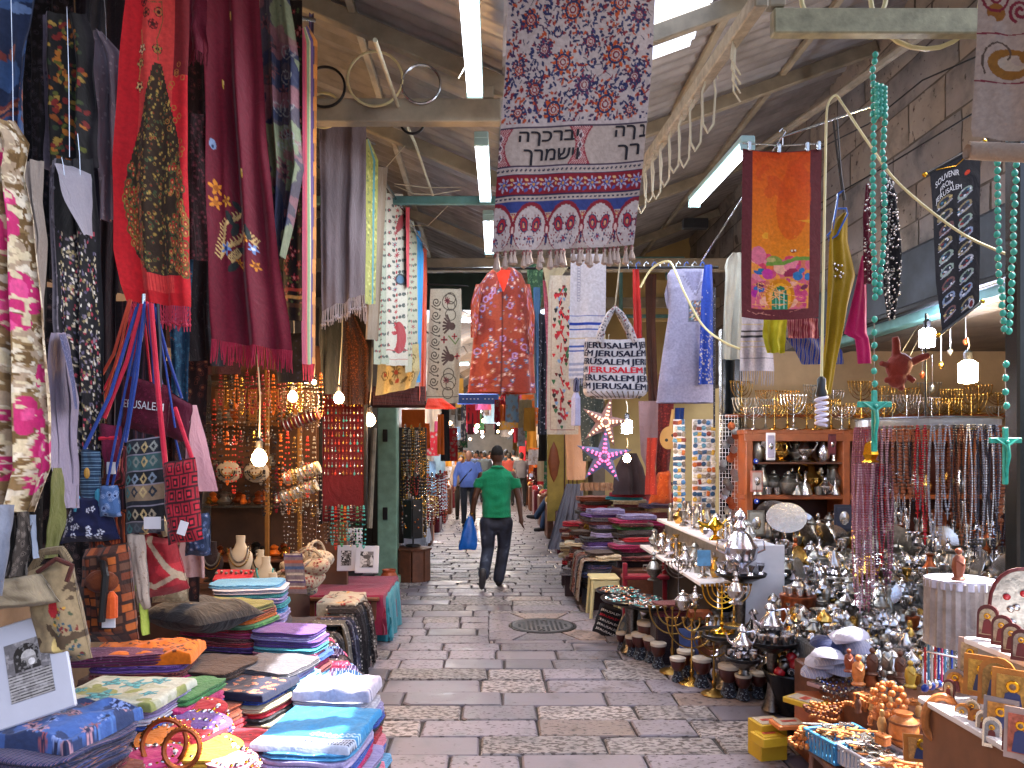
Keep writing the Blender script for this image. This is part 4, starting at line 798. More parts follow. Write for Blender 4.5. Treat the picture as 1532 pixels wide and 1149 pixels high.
bagshape('backpack','brown patchwork leather backpack with orange tassel','b' if 0 else [(128,822),(190,812),(208,956),(122,962)],2.72,.16,PCLOTH,cv,nu=80,nv=110,extra=lambda t,on:(MB().ball(on(.62,.34,-.01),.05,10,8,sc=(1.2,.5,.8)).obj('pocket',fab('#5a2a16','#7a3c1c'),t,smooth=True),MB().box(on(.72,.75,.0),(.045,.004,.04)).obj('tag',WHITE,t),MB().lathe([(.02,-.07),(.02,0),(.006,.02)],9,on(.85,.5,.03)).obj('tassel',fab('#c04818','#d85c20'),t),strap(t,[(150,818,2.7),(158,862,2.6),(152,930,2.6)],BLACKP,.012)))
cv=Cv(200,795,284,905,'#8a1c24',90); cv.nz(30,.52,'#a8242c',4); cv.line([(232,800),(262,845),(284,880)],10,'#a08c74'); cv.line([(205,860),(240,885),(275,870)],9,'#a08c74')
bagshape('hobo_bag','soft red hobo bag with beige straps hanging over the table',[(214,798),(262,806),(284,880),(206,900)],2.98,.13,PCLOTH,cv,nu=70,nv=80,extra=lambda t,on:strap(t,[(216,800,2.95),(206,760,2.95),(232,752,2.95),(250,802,2.95)],fab('#9a8a70','#a89878'),.016))
bagshape('cloth_bag','pale cream embroidered cloth bag hanging narrow in front',[(190,800),(216,800),(226,908),(206,916)],2.86,.05,fab('#a8988a','#948070','#a04038','speck',50))
cloth_thing('scarf','lime green scarf end hanging below the cream cloth bag','scarf',Cloth([(870,202,216),(950,214,224)],2.84,2.86,.5,.01,43),8,14,fab('#8a9a38','#9aa848'))
cloth_thing('blouse','pink blouse corner with dotted hem hanging right of the bags','blouse',Cloth([(606,280,294),(670,276,310),(735,272,326)],3.3,3.4,1,.012,44),20,26,fab('#a87880','#b88890'))
cloth_thing('blouse','pink embroidered cloth hanging low behind the red woven bag','blouse',Cloth([(780,276,306),(864,262,308)],3.25,3.3,1.2,.015,45),20,26,fab('#b08a84','#a07874','#a83c48','speck',36))

for (rw,Y,a,b,c_,k,lb) in(([(-14,20,110),(420,26,104)],4.1,'#1c1a1e','#3c3640','#5a4444','floral','dark flowered cloth filling the gap behind the tapestry scarf'),([(-14,110,200),(440,116,190)],4.3,'#26222a','#403844','#403844','plain','slate hanging behind the lilac grey scarf'),([(-14,196,310),(520,200,306)],4.5,'#241418','#4a2228','#6a3a2c','floral','dark red figured cloth behind the two big red scarves'),([(380,0,70),(870,0,66)],3.2,'#2a2622','#5a5044','#3a2c2c','speck','brown speckled hanging behind the floral dress')):
    cloth_thing('backdrop_shawl',lb,'shawl',Cloth(rw,Y,Y+.05,3,.03,len(lb)),24,40,fab(a,b,c_,k,26))
# ================= LEFT: TABLE GOODS =================
def PZ(px,py,z): Y=(EYE-z)*F/(py-VY); return Vector(((px-VX)/F*Y,Y,z))
def fold_mesh(seed,w=.4,d=.32,T=.034,ex=6.5,lay=2):
    n=32; mb=MB(); rings=[]; 
    def outline(inset,z,wob=1):
        out=[]
        for k in range(n):
            q=TAU*k/n; c,s=math.cos(q),math.sin(q); r=(abs(c)**ex+abs(s)**ex)**(-1/ex); x=c*r*(w/2-inset); y=s*r*(d/2-inset)
            nn=noisev(x*6+seed*3,y*6,seed)*.012*wob; out.append((x+nn*c*1.2,y+nn*s*1.2,z+noisev(x*5,y*5,seed+z*30+9)*.006*wob))
        return out
    zs=[(.012,0)]
    for l in range(lay):
        b=l/lay; zs+= [(.002+.006*((seed+l)%3)/2,(b+.22/lay)*T),(.0+.006*((seed+l)%3)/2,(b+.55/lay)*T),(.004,(b+.85/lay)*T)]
        if l<lay-1: zs.append((.017,(b+1/lay)*T))
    zs+= [(.02,T),(min(w,d)*.24,T*1.06)]
    for ins,z in zs: rings+=outline(ins,z)
    m=len(zs); c=len(rings); rings.append((0,0,T*1.08)); fs=[(j*n+i,j*n+(i+1)%n,(j+1)*n+(i+1)%n,(j+1)*n+i) for j in range(m-1) for i in range(n)]+[((m-1)*n+i,(m-1)*n+(i+1)%n,c) for i in range(n)]+[tuple(range(n))[::-1]]
    rings=[(x,y,z+(.010*noisev(x*11+seed,y*9,seed)*min(1,z/T*1.2))) for x,y,z in rings]; mb.add(rings,fs); return mb.mesh('folded_cloth',fab('#808080'),smooth=True,fix=False)
FOLD=[fold_mesh(i,lay=2+i%3) for i in range(7)]
PAL={'purple':('#4f2f7a','#7a5aa8','#2c1c50'),'lilac':('#7f78a8','#b0a8d0','#5a548a'),'royal blue':('#20409a','#4a78c8','#16246a'),'sky blue':('#3f86b8','#8cc0e0','#245a8a'),'magenta':('#a8205e','#d84a8a','#6a1240'),'crimson':('#961a2c','#c83040','#5a0e1c'),
 'orange':('#c05818','#e08a30','#7a3410'),'turquoise':('#1f7a88','#58b0b8','#104858'),'olive':('#5a5c2c','#8a8c48','#36381c'),'dark brown':('#30201c','#5a3a2c','#1c1210'),'black':('#18181c','#34343c','#4a4a54'),'white':('#a8a8b8','#c8c8d4','#8890b0'),
 'navy':('#1a2448','#3a4a80','#8a5a48'),'maroon':('#4a1020','#7a2438','#a86a50'),'grey':('#54525a','#7e7c84','#38363c'),'pink':('#b8627a','#d898a8','#8a3a54'),'cream':('#a89a80','#c8bca0','#7a5a44'),'green':('#2c6a3c','#5a9a58','#1a3c24'),'rust':('#6e2c18','#a04c28','#3a160c'),'gold':('#a07a20','#d0a840','#5a4010')}
KINDS=['stripe','floral','speck','stripe','plain','stripe']
def cm(col,i=0): a,b,c=PAL[col]; k=KINDS[i%6]; return fab(a,b,c,k,{'stripe':150,'floral':30,'speck':45,'plain':20}[k],ax=i%2)
def place_fold(me,m,loc,rz,sx,sy,szz,label,name='folded_scarf',cat='scarf',group=None):
    o=link(me,name,None,loc,rz); o.scale=(sx,sy,szz)
    if o.material_slots: o.material_slots[0].link='OBJECT'; o.material_slots[0].material=m
    return tag(o,label,cat,group)
KN={'stripe':'striped','floral':'flowered','speck':'speckled','plain':'plain'}
NFOLD=0; PLB=fab('#1e1a20','#3a2c34','#4a3038','stripe',140,ax=2)
def stack(c,w,d,n,zt,desc,rz=0,cols=None,T=.03,jit=.018,item='scarf',zmin=.02,skiptop=False,lean=None):
    """stack of folded cloths, top at height zt, going down n pieces"""
    global NFOLD
    if lean is None: lean=(.006,-.004) if c[0]<0 else (-.004,-.002)
    if c[0]<0: w*=.94; d*=.94; T*=1.08
    rd=random.Random(desc); z=zt; T*=.85; n=min(n,12 if c[0]>0 else 11); grp='folded scarves '+desc; lastc=None
    for i in range(n):
        k=rd.randrange(len(FOLD)); t=T*rd.uniform(.75,1.3); z-=t
        if z<zmin: break
        col=cols[i%len(cols)] if cols and i<len(cols) else rd.choice(list(PAL) if not cols else cols)
        ki=rd.randrange(6); j=rd.uniform(.94,1.04)
        if not (i==0 and skiptop):
            place_fold(FOLD[k],cm(col,ki),(c[0]+rd.uniform(-jit,jit)+lean[0]*i,c[1]+rd.uniform(-jit,jit)+lean[1]*i,z),rz+rd.uniform(-.05,.05)+(PI if rd.random()<.5 else 0),w/.4*j,d/.32*j,t/.034*1.03,
              '%s %s %s, %s down in %s'%(KN[KINDS[ki]],col,item,nth(i+1),desc),group=grp)
            NFOLD+=1
    if z-T>zmin+.08: tag(MB().bbox((0,0,0),(w*.93,d*.93,z),.01).obj('cloth_block',PLB,loc=(c[0]+lean[0]*n,c[1],z/2-.001),rz=rz),'dark cloth wrapped block under '+desc,'block')
def topcloth(c,w,d,z,label,cv,rz=0,T=.03,name='folded_scarf',amp=.006,res=110):
    """painted folded cloth on top of a stack"""
    n=res; w*=.93; d*=.93
    me=bpy.data.meshes.new('folded_cloth'); vs=[];fs=[]
    for j in range(n):
        for i in range(n):
            u,v=i/(n-1),j/(n-1); a,b=2*u-1,2*v-1; e=max(abs(a),abs(b)); x=a*w/2; y=-b*d/2
            zz=.6*amp*noisev(x*14+z*9,y*10,5)*min(1,(1-e)*10)+T*(1 if e<.93 else math.sqrt(max(0,1-((e-.93)/.07)**2)))+amp*noisev(x*7,y*7,w*9)*min(1,(1-e)*12)+amp*.6*noisev(x*20,y*14,3)*min(1,(1-e)*12)
            vs.append((x+noisev(y*8,1,z)*.008,y+noisev(x*8,4,z)*.008,zz))
    fs=[(j*n+i,j*n+i+1,(j+1)*n+i+1,(j+1)*n+i) for j in range(n-1) for i in range(n-1)]; me.from_pydata(vs,[],fs); me.materials.append(PCLOTH); me.polygons.foreach_set('use_smooth',[True]*len(fs))
    J=np.linspace(0,cv.ny-1,n).round().astype(int); I=np.linspace(0,cv.nx-1,n).round().astype(int); colattr(me,cv.a[np.ix_(J,I)].reshape(-1,3))
    return tag(link(me,name,None,(c[0],c[1],z),rz),label,'scarf')
def drape(name,label,cat,x0,x1,y0,y1,z,hem,m,cv=None,n=60,seed=0,amp=.012,crease=1,part='cloth'):
    """cloth laid over a table and falling in folds on the street side and the front"""
    t=thing(name,label,cat,((x0+x1)/2,(y0+y1)/2,z)); vs=[]; W=x1-x0; D=y1-y0; H=hem
    for j in range(n):
        for i in range(n):
            u,v=i/(n-1),j/(n-1); sx=u*(W+H); sy=v*(D+H)   # u: left->right then down ; v: back->front then down
            ox=max(0,sx-W); oy=max(0,sy-D); x=x0+min(sx,W); y=y1-min(sy,D); dn=max(ox,oy)
            fold=amp*crease*(math.sin(sy*22+seed)+math.sin(sy*37+seed*2)) if ox>0 else 0; fold2=amp*crease*(math.sin(sx*22+seed)+math.sin(sx*35+2)) if oy>0 else 0
            if ox>0: x+=.012+fold*min(1,ox*6)+ox*.06
            if oy>0: y-=.012+fold2*min(1,oy*6)+oy*.06
            zz=z-dn+ (amp*.8*noisev(sx*6,sy*6,seed) if dn==0 else amp*.3*noisev(sx*6,sy*6,seed)); vs.append((x-t.location.x,y-t.location.y,zz-z+.004))
    me=bpy.data.meshes.new(part); fs=[(j*n+i,j*n+i+1,(j+1)*n+i+1,(j+1)*n+i) for j in range(n-1) for i in range(n-1)]
    me.from_pydata(vs,[],fs); me.materials.append(m); me.polygons.foreach_set('use_smooth',[True]*len(fs))
    if cv is not None:
        J=np.linspace(0,cv.ny-1,n).round().astype(int); I=np.linspace(0,cv.nx-1,n).round().astype(int); colattr(me,cv.a[np.ix_(J,I)].reshape(-1,3))
    link(me,part,t); return t
# low tables under the goods
def table(name,label,x0,x1,y0,y1,z,m=WOOD,leg=.05):
    t=thing(name,label,'table',((x0+x1)/2,(y0+y1)/2,0)); MB().bbox((0,0,z-.015),(x1-x0,y1-y0,.03),.006).obj('tabletop',m,t)
    for a in(-1,1):
        for b in(-1,1): MB().bbox((a*((x1-x0)/2-.05),b*((y1-y0)/2-.05),(z-.03)/2),(leg,leg,z-.03),.004).obj('leg',m,t)
    return t
table('display_table','low wooden table under the nearest scarf stacks at the left',-2.5,-.62,2.1,4.55,.16)
table('display_table','second low wooden table farther along under the left goods',-2.5,-1.05,4.65,6.5,.30)
drape('table_cover','dark cloth covering the second left table','table cover',-2.5,-1.03,4.65,6.2,.31,.28,fab('#241c20','#3a2c30'),n=40,seed=2)
# stacks
S=lambda px,py,z:PZ(px,py,z)
c=S(186,1030,.78); stack(c,.44,.34,18,.75,'the stack under the blue rose cloth',-.12,['lilac','white','royal blue','turquoise','white','lilac','purple','sky blue','white','pink','turquoise','crimson','sky blue'])
cv=Cv(0,0,100,80,'#9aa08c',110); cv.nz(30,.5,'#b0b4a8',2); cv.nz(26,.62,'#7c8650',4)
for (x,y,r) in((28,22,13),(52,26,15),(70,14,11),(40,60,17),(80,50,9),(12,50,8)):
    cv.flower(x,y,r,5,'#2a8a9a','#18606e',x); cv.flower(x+1,y+1,r*.6,5,'#4aa8b4','#1c6c78',x+2); cv.spiral(x,y,r*.7,1.2,'#135260')
for (x,y) in((85,68),(60,74),(20,36),(62,44)): cv.ell(x,y,8,4,'#7a8448',x)
topcloth(c,.45,.36,.75,'cream cloth printed with big turquoise roses on top of its stack',cv,-.12)
c=S(218,972,.80); stack(c,.46,.30,14,.765,'the stack under the orange spotted cloth',.1,['purple','maroon','magenta','green','crimson','navy','orange','dark brown'],T=.035)
cv=Cv(0,0,100,60,'#c8640c',110); 
for i in range(120): cv.ell(rr(2,98),rr(2,58),1.3,2.2,'#5a2408',rr(0,3))
topcloth(c,.50,.30,.765,'bright orange cloth with small dark spots on top of its stack',cv,.12,T=.05,amp=.02)
c=S(150,1000,.74); place_fold(FOLD[2],fab('#5a2048','#8a5a80','#3a1430','speck',50),(c.x+.05,c.y,.77),.1,1.2,.5,1.3,'plum dotted scarf roll between the orange and the rose cloths')
c=S(60,1098,.80); stack(c,.52,.40,18,.80,'the nearest left stack topped with blue flowered cloth',-.25,['navy','navy','maroon','rust','grey','cream','dark brown','navy','rust','lilac','grey'],T=.04)
cv=Cv(0,0,100,80,'#26365e',110); cv.nz(18,.5,'#3a5a9a',5); 
for i in range(60): cv.flower(rr(0,100),rr(0,80),rr(3,6),6,R_.choice(['#7a90c8','#a8808e','#4a70b0','#8a4a54']),'#1a2244',rr(0,6))
topcloth(S(60,1090,.80),.56,.36,.80,'dark blue cloth with pale flowers at the bottom left corner',cv,-.25,T=.05,amp=.025)
c=S(284,1030,.74); stack(c,.22,.34,16,.74,'the narrow stack beside the blue rose cloth',-.25,['green','magenta','royal blue','lilac','orange','crimson','orange','gold','dark brown','green','turquoise'],T=.034,jit=.03)
c=S(318,985,.74); stack(c,.34,.34,14,.72,'the stack in front of the black cushion',-.2,['dark brown','olive','maroon','olive','green','dark brown','navy'],T=.032)
c=S(300,1060,.64); stack(c,.30,.30,12,.64,'the rust fringed stack left of the navy flowered cloth',-.3,['rust','rust','crimson','olive','cream','magenta','crimson','turquoise'],T=.034)
c=S(372,1020,.68); stack(c,.34,.30,18,.65,'the stack under the navy flowered cloth',-.3,['royal blue','cream','crimson','black','cream','pink','navy','magenta','pink','sky blue','lilac'])
cv=Cv(0,0,100,80,'#141a34',110)
for i in range(46):
    x,y=rr(4,96),rr(4,76); cv.ell(x,y,rr(2,5),rr(1.5,3),'#a86448',rr(0,3)); cv.line([(x,y),(x+rr(-7,7),y+rr(-6,6))],1,'#8a4a3c'); cv.flower(x+4,y,2.4,5,'#c08060','#5a2020')
topcloth(c,.36,.32,.65,'navy cloth with copper coloured flowers on top of its stack',cv,-.3)
c=S(410,990,.70); stack(c,.36,.34,20,.70,'the long stack topped with grey green cloth',-.25,['grey','lilac','sky blue','pink','royal blue','magenta','purple','crimson','lilac','royal blue','sky blue'],T=.028)
c=S(432,948,.74); stack(c,.38,.26,20,.77,'the stack topped with purple shawls',-.2,['purple','lilac','purple','turquoise','pink','royal blue','magenta','maroon','sky blue','pink'],T=.03)
c=S(335,905,.86); stack(c,.52,.36,22,.87,'the tall stack topped with olive and orange cloth',-.25,['olive','rust','orange','green','crimson','magenta','maroon','crimson','purple','dark brown','maroon'],T=.028)
c=S(372,880,.84); stack(c,.46,.30,8,.88,'the pile behind the olive and orange stack',.1,['sky blue','white','turquoise','lilac'],T=.03)
# sunlit stacks at the corner
c1=S(478,1085,.60); stack((c1.x,c1.y-.02),.40,.46,20,.575,'the front corner stack in the sun',-.12,['sky blue','lilac','royal blue','magenta','lilac','turquoise','pink','crimson','purple','navy'],T=.032,zmin=.15)
cv=Cv(0,0,100,115,'#1d78b0',110); cv.rect(0,94,100,115,'#a8b4cc'); 
for k in range(9): cv.line([(50+k*6,80),(53+k*6,84),(56+k*6,80)],1.4,'#a8c8e0'); cv.line([(50+k*6,86),(53+k*6,90),(56+k*6,86)],1.4,'#a8c8e0')
for i in range(18):
    for j in range(4): cv.ell(46+i*3.2,98+j*4,1.2,1.6,'#22304e')
topcloth(c1,.42,.48,.575,'bright blue and white checked scarf catching the sun',cv,-.12)
c2=S(505,1030,.62); stack((c2.x,c2.y),.36,.24,20,.60,'the back corner stack under the white scarves',-.1,['white','white','lilac','royal blue','black','navy','crimson','pink','royal blue','maroon','sky blue'],T=.03,zmin=.15)
stack((-.66,3.35),.16,.5,16,.50,'the low outer stack along the paving',-.05,['royal blue','navy','crimson','black','cream','pink','maroon','sky blue'],T=.032,zmin=.05)
cv=Cv(0,0,100,70,'#a8a4b8',100); cv.nz(30,.55,'#b8b4c8',1); cv.rect(0,60,100,63,'#5a5a80')
topcloth(c2,.38,.26,.60,'white folded shawl shining in the sun at the corner',cv,-.1,T=.05,amp=.02)
# black cushion
c=S(298,930,.82); mb=MB(); n=26; vs=[]
for s in(1,-1):
    for j in range(n):
        for i in range(n):
            a,b=2*i/(n-1)-1,2*j/(n-1)-1; e=(1-abs(a)**3)*(1-abs(b)**3); vs.append((a*.25*(1+.1*b),b*.19,s*(.075*e**.6)+.05*noisev(a*2,b*2,1)*e))
fs=[(j*n+i,j*n+i+1,(j+1)*n+i+1,(j+1)*n+i) for j in range(n-1) for i in range(n-1)]+[(n*n+j*n+i,n*n+(j+1)*n+i,n*n+(j+1)*n+i+1,n*n+j*n+i+1) for j in range(n-1) for i in range(n-1)]
mb.add(vs,fs); tag(mb.obj('cushion',fab('#17171b','#24242a'),smooth=True,loc=(c.x,c.y,.86),rz=-.5),'black cloth cushion lying on the scarf stacks','cushion')
# belly dance hats: coin caps in red, yellow, purple
def coinbelt(px,py,z,w,d,col,rz,lab):
    c=S(px,py,z); t=thing('coin_belt',lab,'belt',c,(.18,0,rz)); o=link(fold_mesh(len(lab),w,d,.05,2.6,3),'cloth',t); o.data.materials[0]=fab(*PAL[col][:2])
    for r in range(3):
        for i in range(24): a=TAU*(i+.5*r)/24; k=1.02-.13*r; MB().ball((math.cos(a)*w/2*k*(1 if r else 1),math.sin(a)*d/2*k,.02+.016*r),.007+.004*(i%5==0),6,4,sc=(1,1,.6)).obj('coin',[GOLD,STEEL,WHITE][(i+r)%3],t,smooth=True)
coinbelt(300,1095,.64,.30,.16,'purple',-.5,'purple coin belt lying over the red one beside the bangles'); coinbelt(290,1110,.63,.26,.18,'crimson',-.4,'bright red coin belt folded beside the bangles'); coinbelt(305,1135,.61,.30,.18,'gold',-.2,'yellow coin belt at the bottom edge by the bangles')
coinbelt(250,1120,.62,.22,.20,'orange',.2,'orange and gold coin belt inside the big bangle'); coinbelt(225,1150,.61,.22,.16,'magenta',.1,'magenta coin belt at the bottom edge below the bangles'); coinbelt(290,1072,.655,.30,.14,'crimson',-.3,'dark red coin belt behind the purple one'); coinbelt(350,1152,.60,.2,.14,'pink',-.4,'pink coin belt touching the blue sunlit stack')
for k,(px,py,r) in enumerate(((246,1112,.075),(272,1120,.06))):
    c=S(px,py,.70); mb=MB(); mb.tube([(math.cos(TAU*i/32)*r,math.sin(TAU*i/32)*r*.25,math.sin(TAU*i/32)*r) for i in range(32)],.009,8,closed=True)
    for i in range(26): mb.ball((math.cos(TAU*i/26)*r*1.1,math.sin(TAU*i/26)*r*.25,math.sin(TAU*i/26)*r*1.1),.005,5,4,1)
    tag(mb.obj('bangle',[COPPER,GOLD],smooth=True,loc=c),['larger studded copper bangle standing on the red cap','smaller studded bangle standing in front of the yellow cap'][k],'bangle')
stack(S(300,1120,.55),.5,.4,12,.57,'the low pile beneath the coin caps',0,['crimson','gold','purple','orange','magenta'],T=.035)
# framed photographs
def photo_frame(c,w,h,rx,rz,label,mot,name='photo_frame'):
    t=thing(name,label,'picture',c,(rx,0,rz)); MB().bbox((0,0,0),(w,.014,h),.004).obj('mat_board',mat('frame_white','#b4b8c6',.35,var=.04),t)
    a,b=w*.56,h*.58; cv=Cv(0,0,100,100*b/a,'#6e6c70',120); H=100*b/a
    if mot==0:
        cv.nz(30,.5,'#8a888a',3); cv.ell(48,38,30,30,'#1e1e20'); cv.rect(18,38,78,72,'#242426'); cv.ell(52,42,17,18,'#b8b6b4'); cv.rect(35,42,69,62,'#8c8a88')
        for k in range(9): cv.rect(0,H-6-k*7,100,H-4-k*7,'#3c3a3c'); cv.rect(0,H-4-k*7,100,H-1-k*7,'#a8a6a4')
        cv.ell(40,58,6,12,'#2a2a2c'); cv.ell(58,54,8,8,'#e0dede'); cv.nz(9,.6,'#4a484a',5,3,.22); cv.nz(7,.64,'#c8c6c8',6,2,.25)
    elif mot==1: cv.nz(30,.45,'#b8b8bc',6); cv.nz(20,.6,'#2a2a2e',8); cv.ell(50,40,28,16,'#4a4a4e')
    else: cv.nz(24,.48,'#2e2e32',9); cv.nz(14,.6,'#c0c0c4',12)
    n=120; vs=[((i/(n-1)-.5)*a,-.009,(.5-j/(n-1))*b) for j in range(n) for i in range(n)]; me=bpy.data.meshes.new('photograph'); me.from_pydata(vs,[],[(j*n+i,j*n+i+1,(j+1)*n+i+1,(j+1)*n+i) for j in range(n-1) for i in range(n-1)])
    me.materials.append(painted(.3,0,0,'photo_print')); J=np.linspace(0,cv.ny-1,n).round().astype(int); I=np.linspace(0,cv.nx-1,n).round().astype(int); colattr(me,cv.a[np.ix_(J,I)].reshape(-1,3)); link(me,'photograph',t)
    q=[(-a/2,b/2),(a/2,b/2),(a/2,-b/2),(-a/2,-b/2)]; mb=MB(); mb.tube([(x,-.008,z) for x,z in q],.0015,4,closed=True); mb.obj('inner_edge',mat('frame_grey','#808490',.4),t); return t
t=photo_frame(P(46,1000,2.42),.235,.315,-.35,-.1,'white framed black and white photograph of an arched stair street',0); t.rotation_euler=(-.35,-.30,.15)
photo_frame(P(518,835,7.2),.17,.24,-.2,.05,'left white framed small photograph on the maroon table',2); photo_frame(P(549,837,7.1),.22,.25,-.2,-.05,'right white framed photograph of hills on the maroon table',1); photo_frame(P(522,807,7.45),.26,.22,-.2,0,'white framed photograph behind the two smaller ones',2)
# maroon covered table, pot
table('display_table','low table under the maroon cloth beside the column',-1.62,-.98,6.7,7.75,.42); drape('table_cover','shiny maroon velvet cloth over the low table','table cover',-1.66,-.96,6.75,7.8,.43,.34,fab('#6a1430','#8a2444'),n=50,seed=1,amp=.01)
drape('table_cover','turquoise cloth showing below the maroon velvet','table cover',-1.64,-.935,6.9,7.7,.40,.40,fab('#1f6a78','#3a8a94'),n=30,seed=4,amp=.012)
# scarves heaped over the low table edge
def heap_scarf(x,y,z,label,m,L=.45,w=.14,seed=0,top=.16,fr=True):
    """scarf lying over the table edge and hanging down to the street side"""
    t=thing('draped_scarf',label,'scarf',(x,y,z)); n=26; k=8; vs=[]
    for j in range(n):
        s=j/(n-1)*(L+top)
        for i in range(k):
            a=i/(k-1)-.5; wv=.018*math.sin(a*19+seed)+.008*noisev(a*5,s*8,seed)
            if s<top: p=(-(top-s)+.01,a*w,.018+wv*.9)
            else: d_=s-top; p=(.012+wv+.03*math.sin(min(1,d_*8))*.6+d_*.1,a*w*(1+.15*noisev(d_*5,seed,1)),.01-d_)
            vs.append(p)
    mb=MB(); mb.add(vs,[(j*k+i,j*k+i+1,(j+1)*k+i+1,(j+1)*k+i) for j in range(n-1) for i in range(k-1)]); link(mb.mesh('cloth',m,smooth=70,fix=False),'cloth',t)
    if fr:
        mb=MB()
        for i in range(12): a=(i+.5)/12-.5; mb.tube([(.02+L*.1,a*w,-L+.01),(.025+L*.1,a*w,-L-.03),(.02+L*.1,a*w+.004,-L-.08)],.003,4)
        mb.obj('fringe',m,t,kind='stuff')
    return t
dk=[('#1c1618','#3a3034','dark brown'),('#2c2420','#8a8078','brown and cream'),('#15151a','#3a3a4a','black'),('#3a2c28','#a0948a','mottled brown'),('#6a645c','#a8a094','pale grey'),('#2a2a3a','#5a5a74','slate blue'),('#4a2a20','#7a5038','chestnut'),('#1a1a1a','#6a6260','charcoal')]
for i in range(12):
    y=4.75+i*.125; a,b,nme=dk[i%8]
    heap_scarf(-1.04+.02*(i%3),y,.50-.012*(i%4),'%s fringed scarf draped over the table edge, %s from the camera'%(nme,nth(i+1)),fab(a,b,'#c8c0b8','floral' if i%2 else 'speck',40),L=.34+.05*(i%3),w=.15,seed=i,top=.22)
stack((-1.28,5.2),.4,.9,5,.50,'the flat pile under the draped dark scarves',0,['dark brown','black','grey'],T=.04)
stack((-1.75,5.05),.4,.5,6,.58,'the dark glittering pile behind the purple shawls',.2,['black','dark brown','purple','maroon'],T=.04)
cv=Cv(0,0,100,70,'#1e1418',90)
for i in range(160): cv.ell(rr(0,100),rr(0,70),.7,.7,'#b8a8b8')
cv.rect(85,0,100,70,'#3a1c50'); topcloth((-1.68,5.1),.46,.5,.58,'dark cloth sprinkled with sequins and a violet edge',cv,.1)
cv=Cv(0,0,100,80,'#a89c88',90)
for i in range(60): cv.ell(rr(0,100),rr(0,80),rr(3,6),1.5,R_.choice(['#8a2c28','#5a3a24','#3a4a3c','#c08030']),rr(0,3))
t=drape('draped_scarf','cream cloth with red and brown leaf pattern over the table corner','scarf',-1.35,-1.06,5.95,6.45,.52,.30,PCLOTH,cv,n=60,seed=6,amp=.02)
# pile of patterned hobo bags
for i in range(11):
    c=P(430+8*(i%5)+14*(i//5),882-20*(i//5)-4*(i%5)-(8 if i%2 else 0),5.9+.1*(i%4)); t=thing('hobo_bag','patterned cream and %s cloth bag, %s in the heap of bags by the busts'%(['red','brown','blue','rust'][i%4],nth(i+1)),'bag',c,(rr(-.3,.3),rr(-.4,.4),rr(0,3)),group='heap of patterned cloth bags')
    m=fab('#a89a84',['#8a2c2c','#5a3c28','#3a4a6e','#8a4a28'][i%4],['#3a2420','#c8a070','#6a2020','#26303c'][i%4],'floral',36); mb=MB(); mb.ball((0,0,0),.12,14,9,sc=(1.25,.75,.62)); me=mb.mesh('bag_body',m,smooth=True)
    for v in me.vertices: v.co*=1+.22*noisev(v.co.x*9+i,v.co.y*9,v.co.z*9)
    link(me,'bag_body',t); mb=MB(); mb.tube([(math.cos(PI*q/10)*.10,.0,.04+math.sin(PI*q/10)*.11) for q in range(11)],.013,6); mb.obj('handle',m,t,smooth=True)
cv=Cv(0,0,50,100,'#6a5a5e',60)
for i in range(6): cv.rect(0,i*16,50,i*16+8,['#4a3a5a','#8a4a3a','#3a4a6a','#7a7068'][i%4]); cv.rect(4,i*16+2,46,i*16+4,'#b8a898')
cloth_thing('carpet_sample','small carpet panel with blue and red borders leaning by the busts','carpet',Cloth([(828,424,452),(888,430,460)],5.5,5.55,.5,.006,4),30,40,PCLOTH,cv)
# pot on the ground
c=PZ(582,884,0); t=thing('terracotta_pot','orange glazed pot at the foot of the green column','pot',c); MB().lathe([(.06,0),(.10,.05),(.115,.12),(.10,.19),(.075,.23),(.085,.26),(.07,.26),(.06,.23)],18).obj('pot_body',mat('orange_glaze','#b0502a',.4,var=.25),t,smooth=True)
# ---- jewellery shop ----
VEL=fab('#3a0c12','#6a1420'); BUST=mat('bust_cream','#b8ac96',.6,var=.08); 
def bust(px,py,Y,s,label,m=BUST,neck=None):
    c=P(px,py,Y); t=thing('necklace_bust',label,'display bust',c); MB().lathe([(.0,.15),(.035,.15),(.032,.10),(.05,.06),(.085,.02),(.09,-.03),(.07,-.10),(.03,-.15),(0,-.16)],18,sy=.35).obj('bust_body',m,t,smooth=True)
    for k in range(2):
        mb=MB(); n=30; pts=[]
        for i in range(n+1): a=PI*i/n; pts.append((math.cos(a)*(.062+.018*k),-.035-.008*k,.06-math.sin(a)*(.10+.03*k)))
        for p in pts: mb.ball(p,.0075 if k==0 else .006,6,4)
        mb.obj('necklace',(neck or [PEWTER,BRASS])[k%2],t,smooth=True,kind='stuff')
    MB().lathe([(.07,-.17),(.07,-.16),(.01,-.155),(.01,-.1)],12).obj('base',BLACKP,t); t.scale=(s,)*3; return t
bust(360,832,5.6,1.0,'cream necklace bust standing beside a dark one in the shop'); bust(318,838,5.6,.9,'dark velvet necklace bust at the left of the cream one',fab('#1c1418','#2c2024')); bust(398,862,5.3,.9,'white necklace bust with a turquoise collar',BUST,[mat('turquoise_bead','#3a9a9a',.4),PEWTER]); bust(390,845,5.7,.75,'small white necklace bust with a black ribbon',BUST,[BLACKP,PEWTER]); bust(408,884,5.15,.8,'white necklace bust leaning lowest by the stacked shawls',BUST)
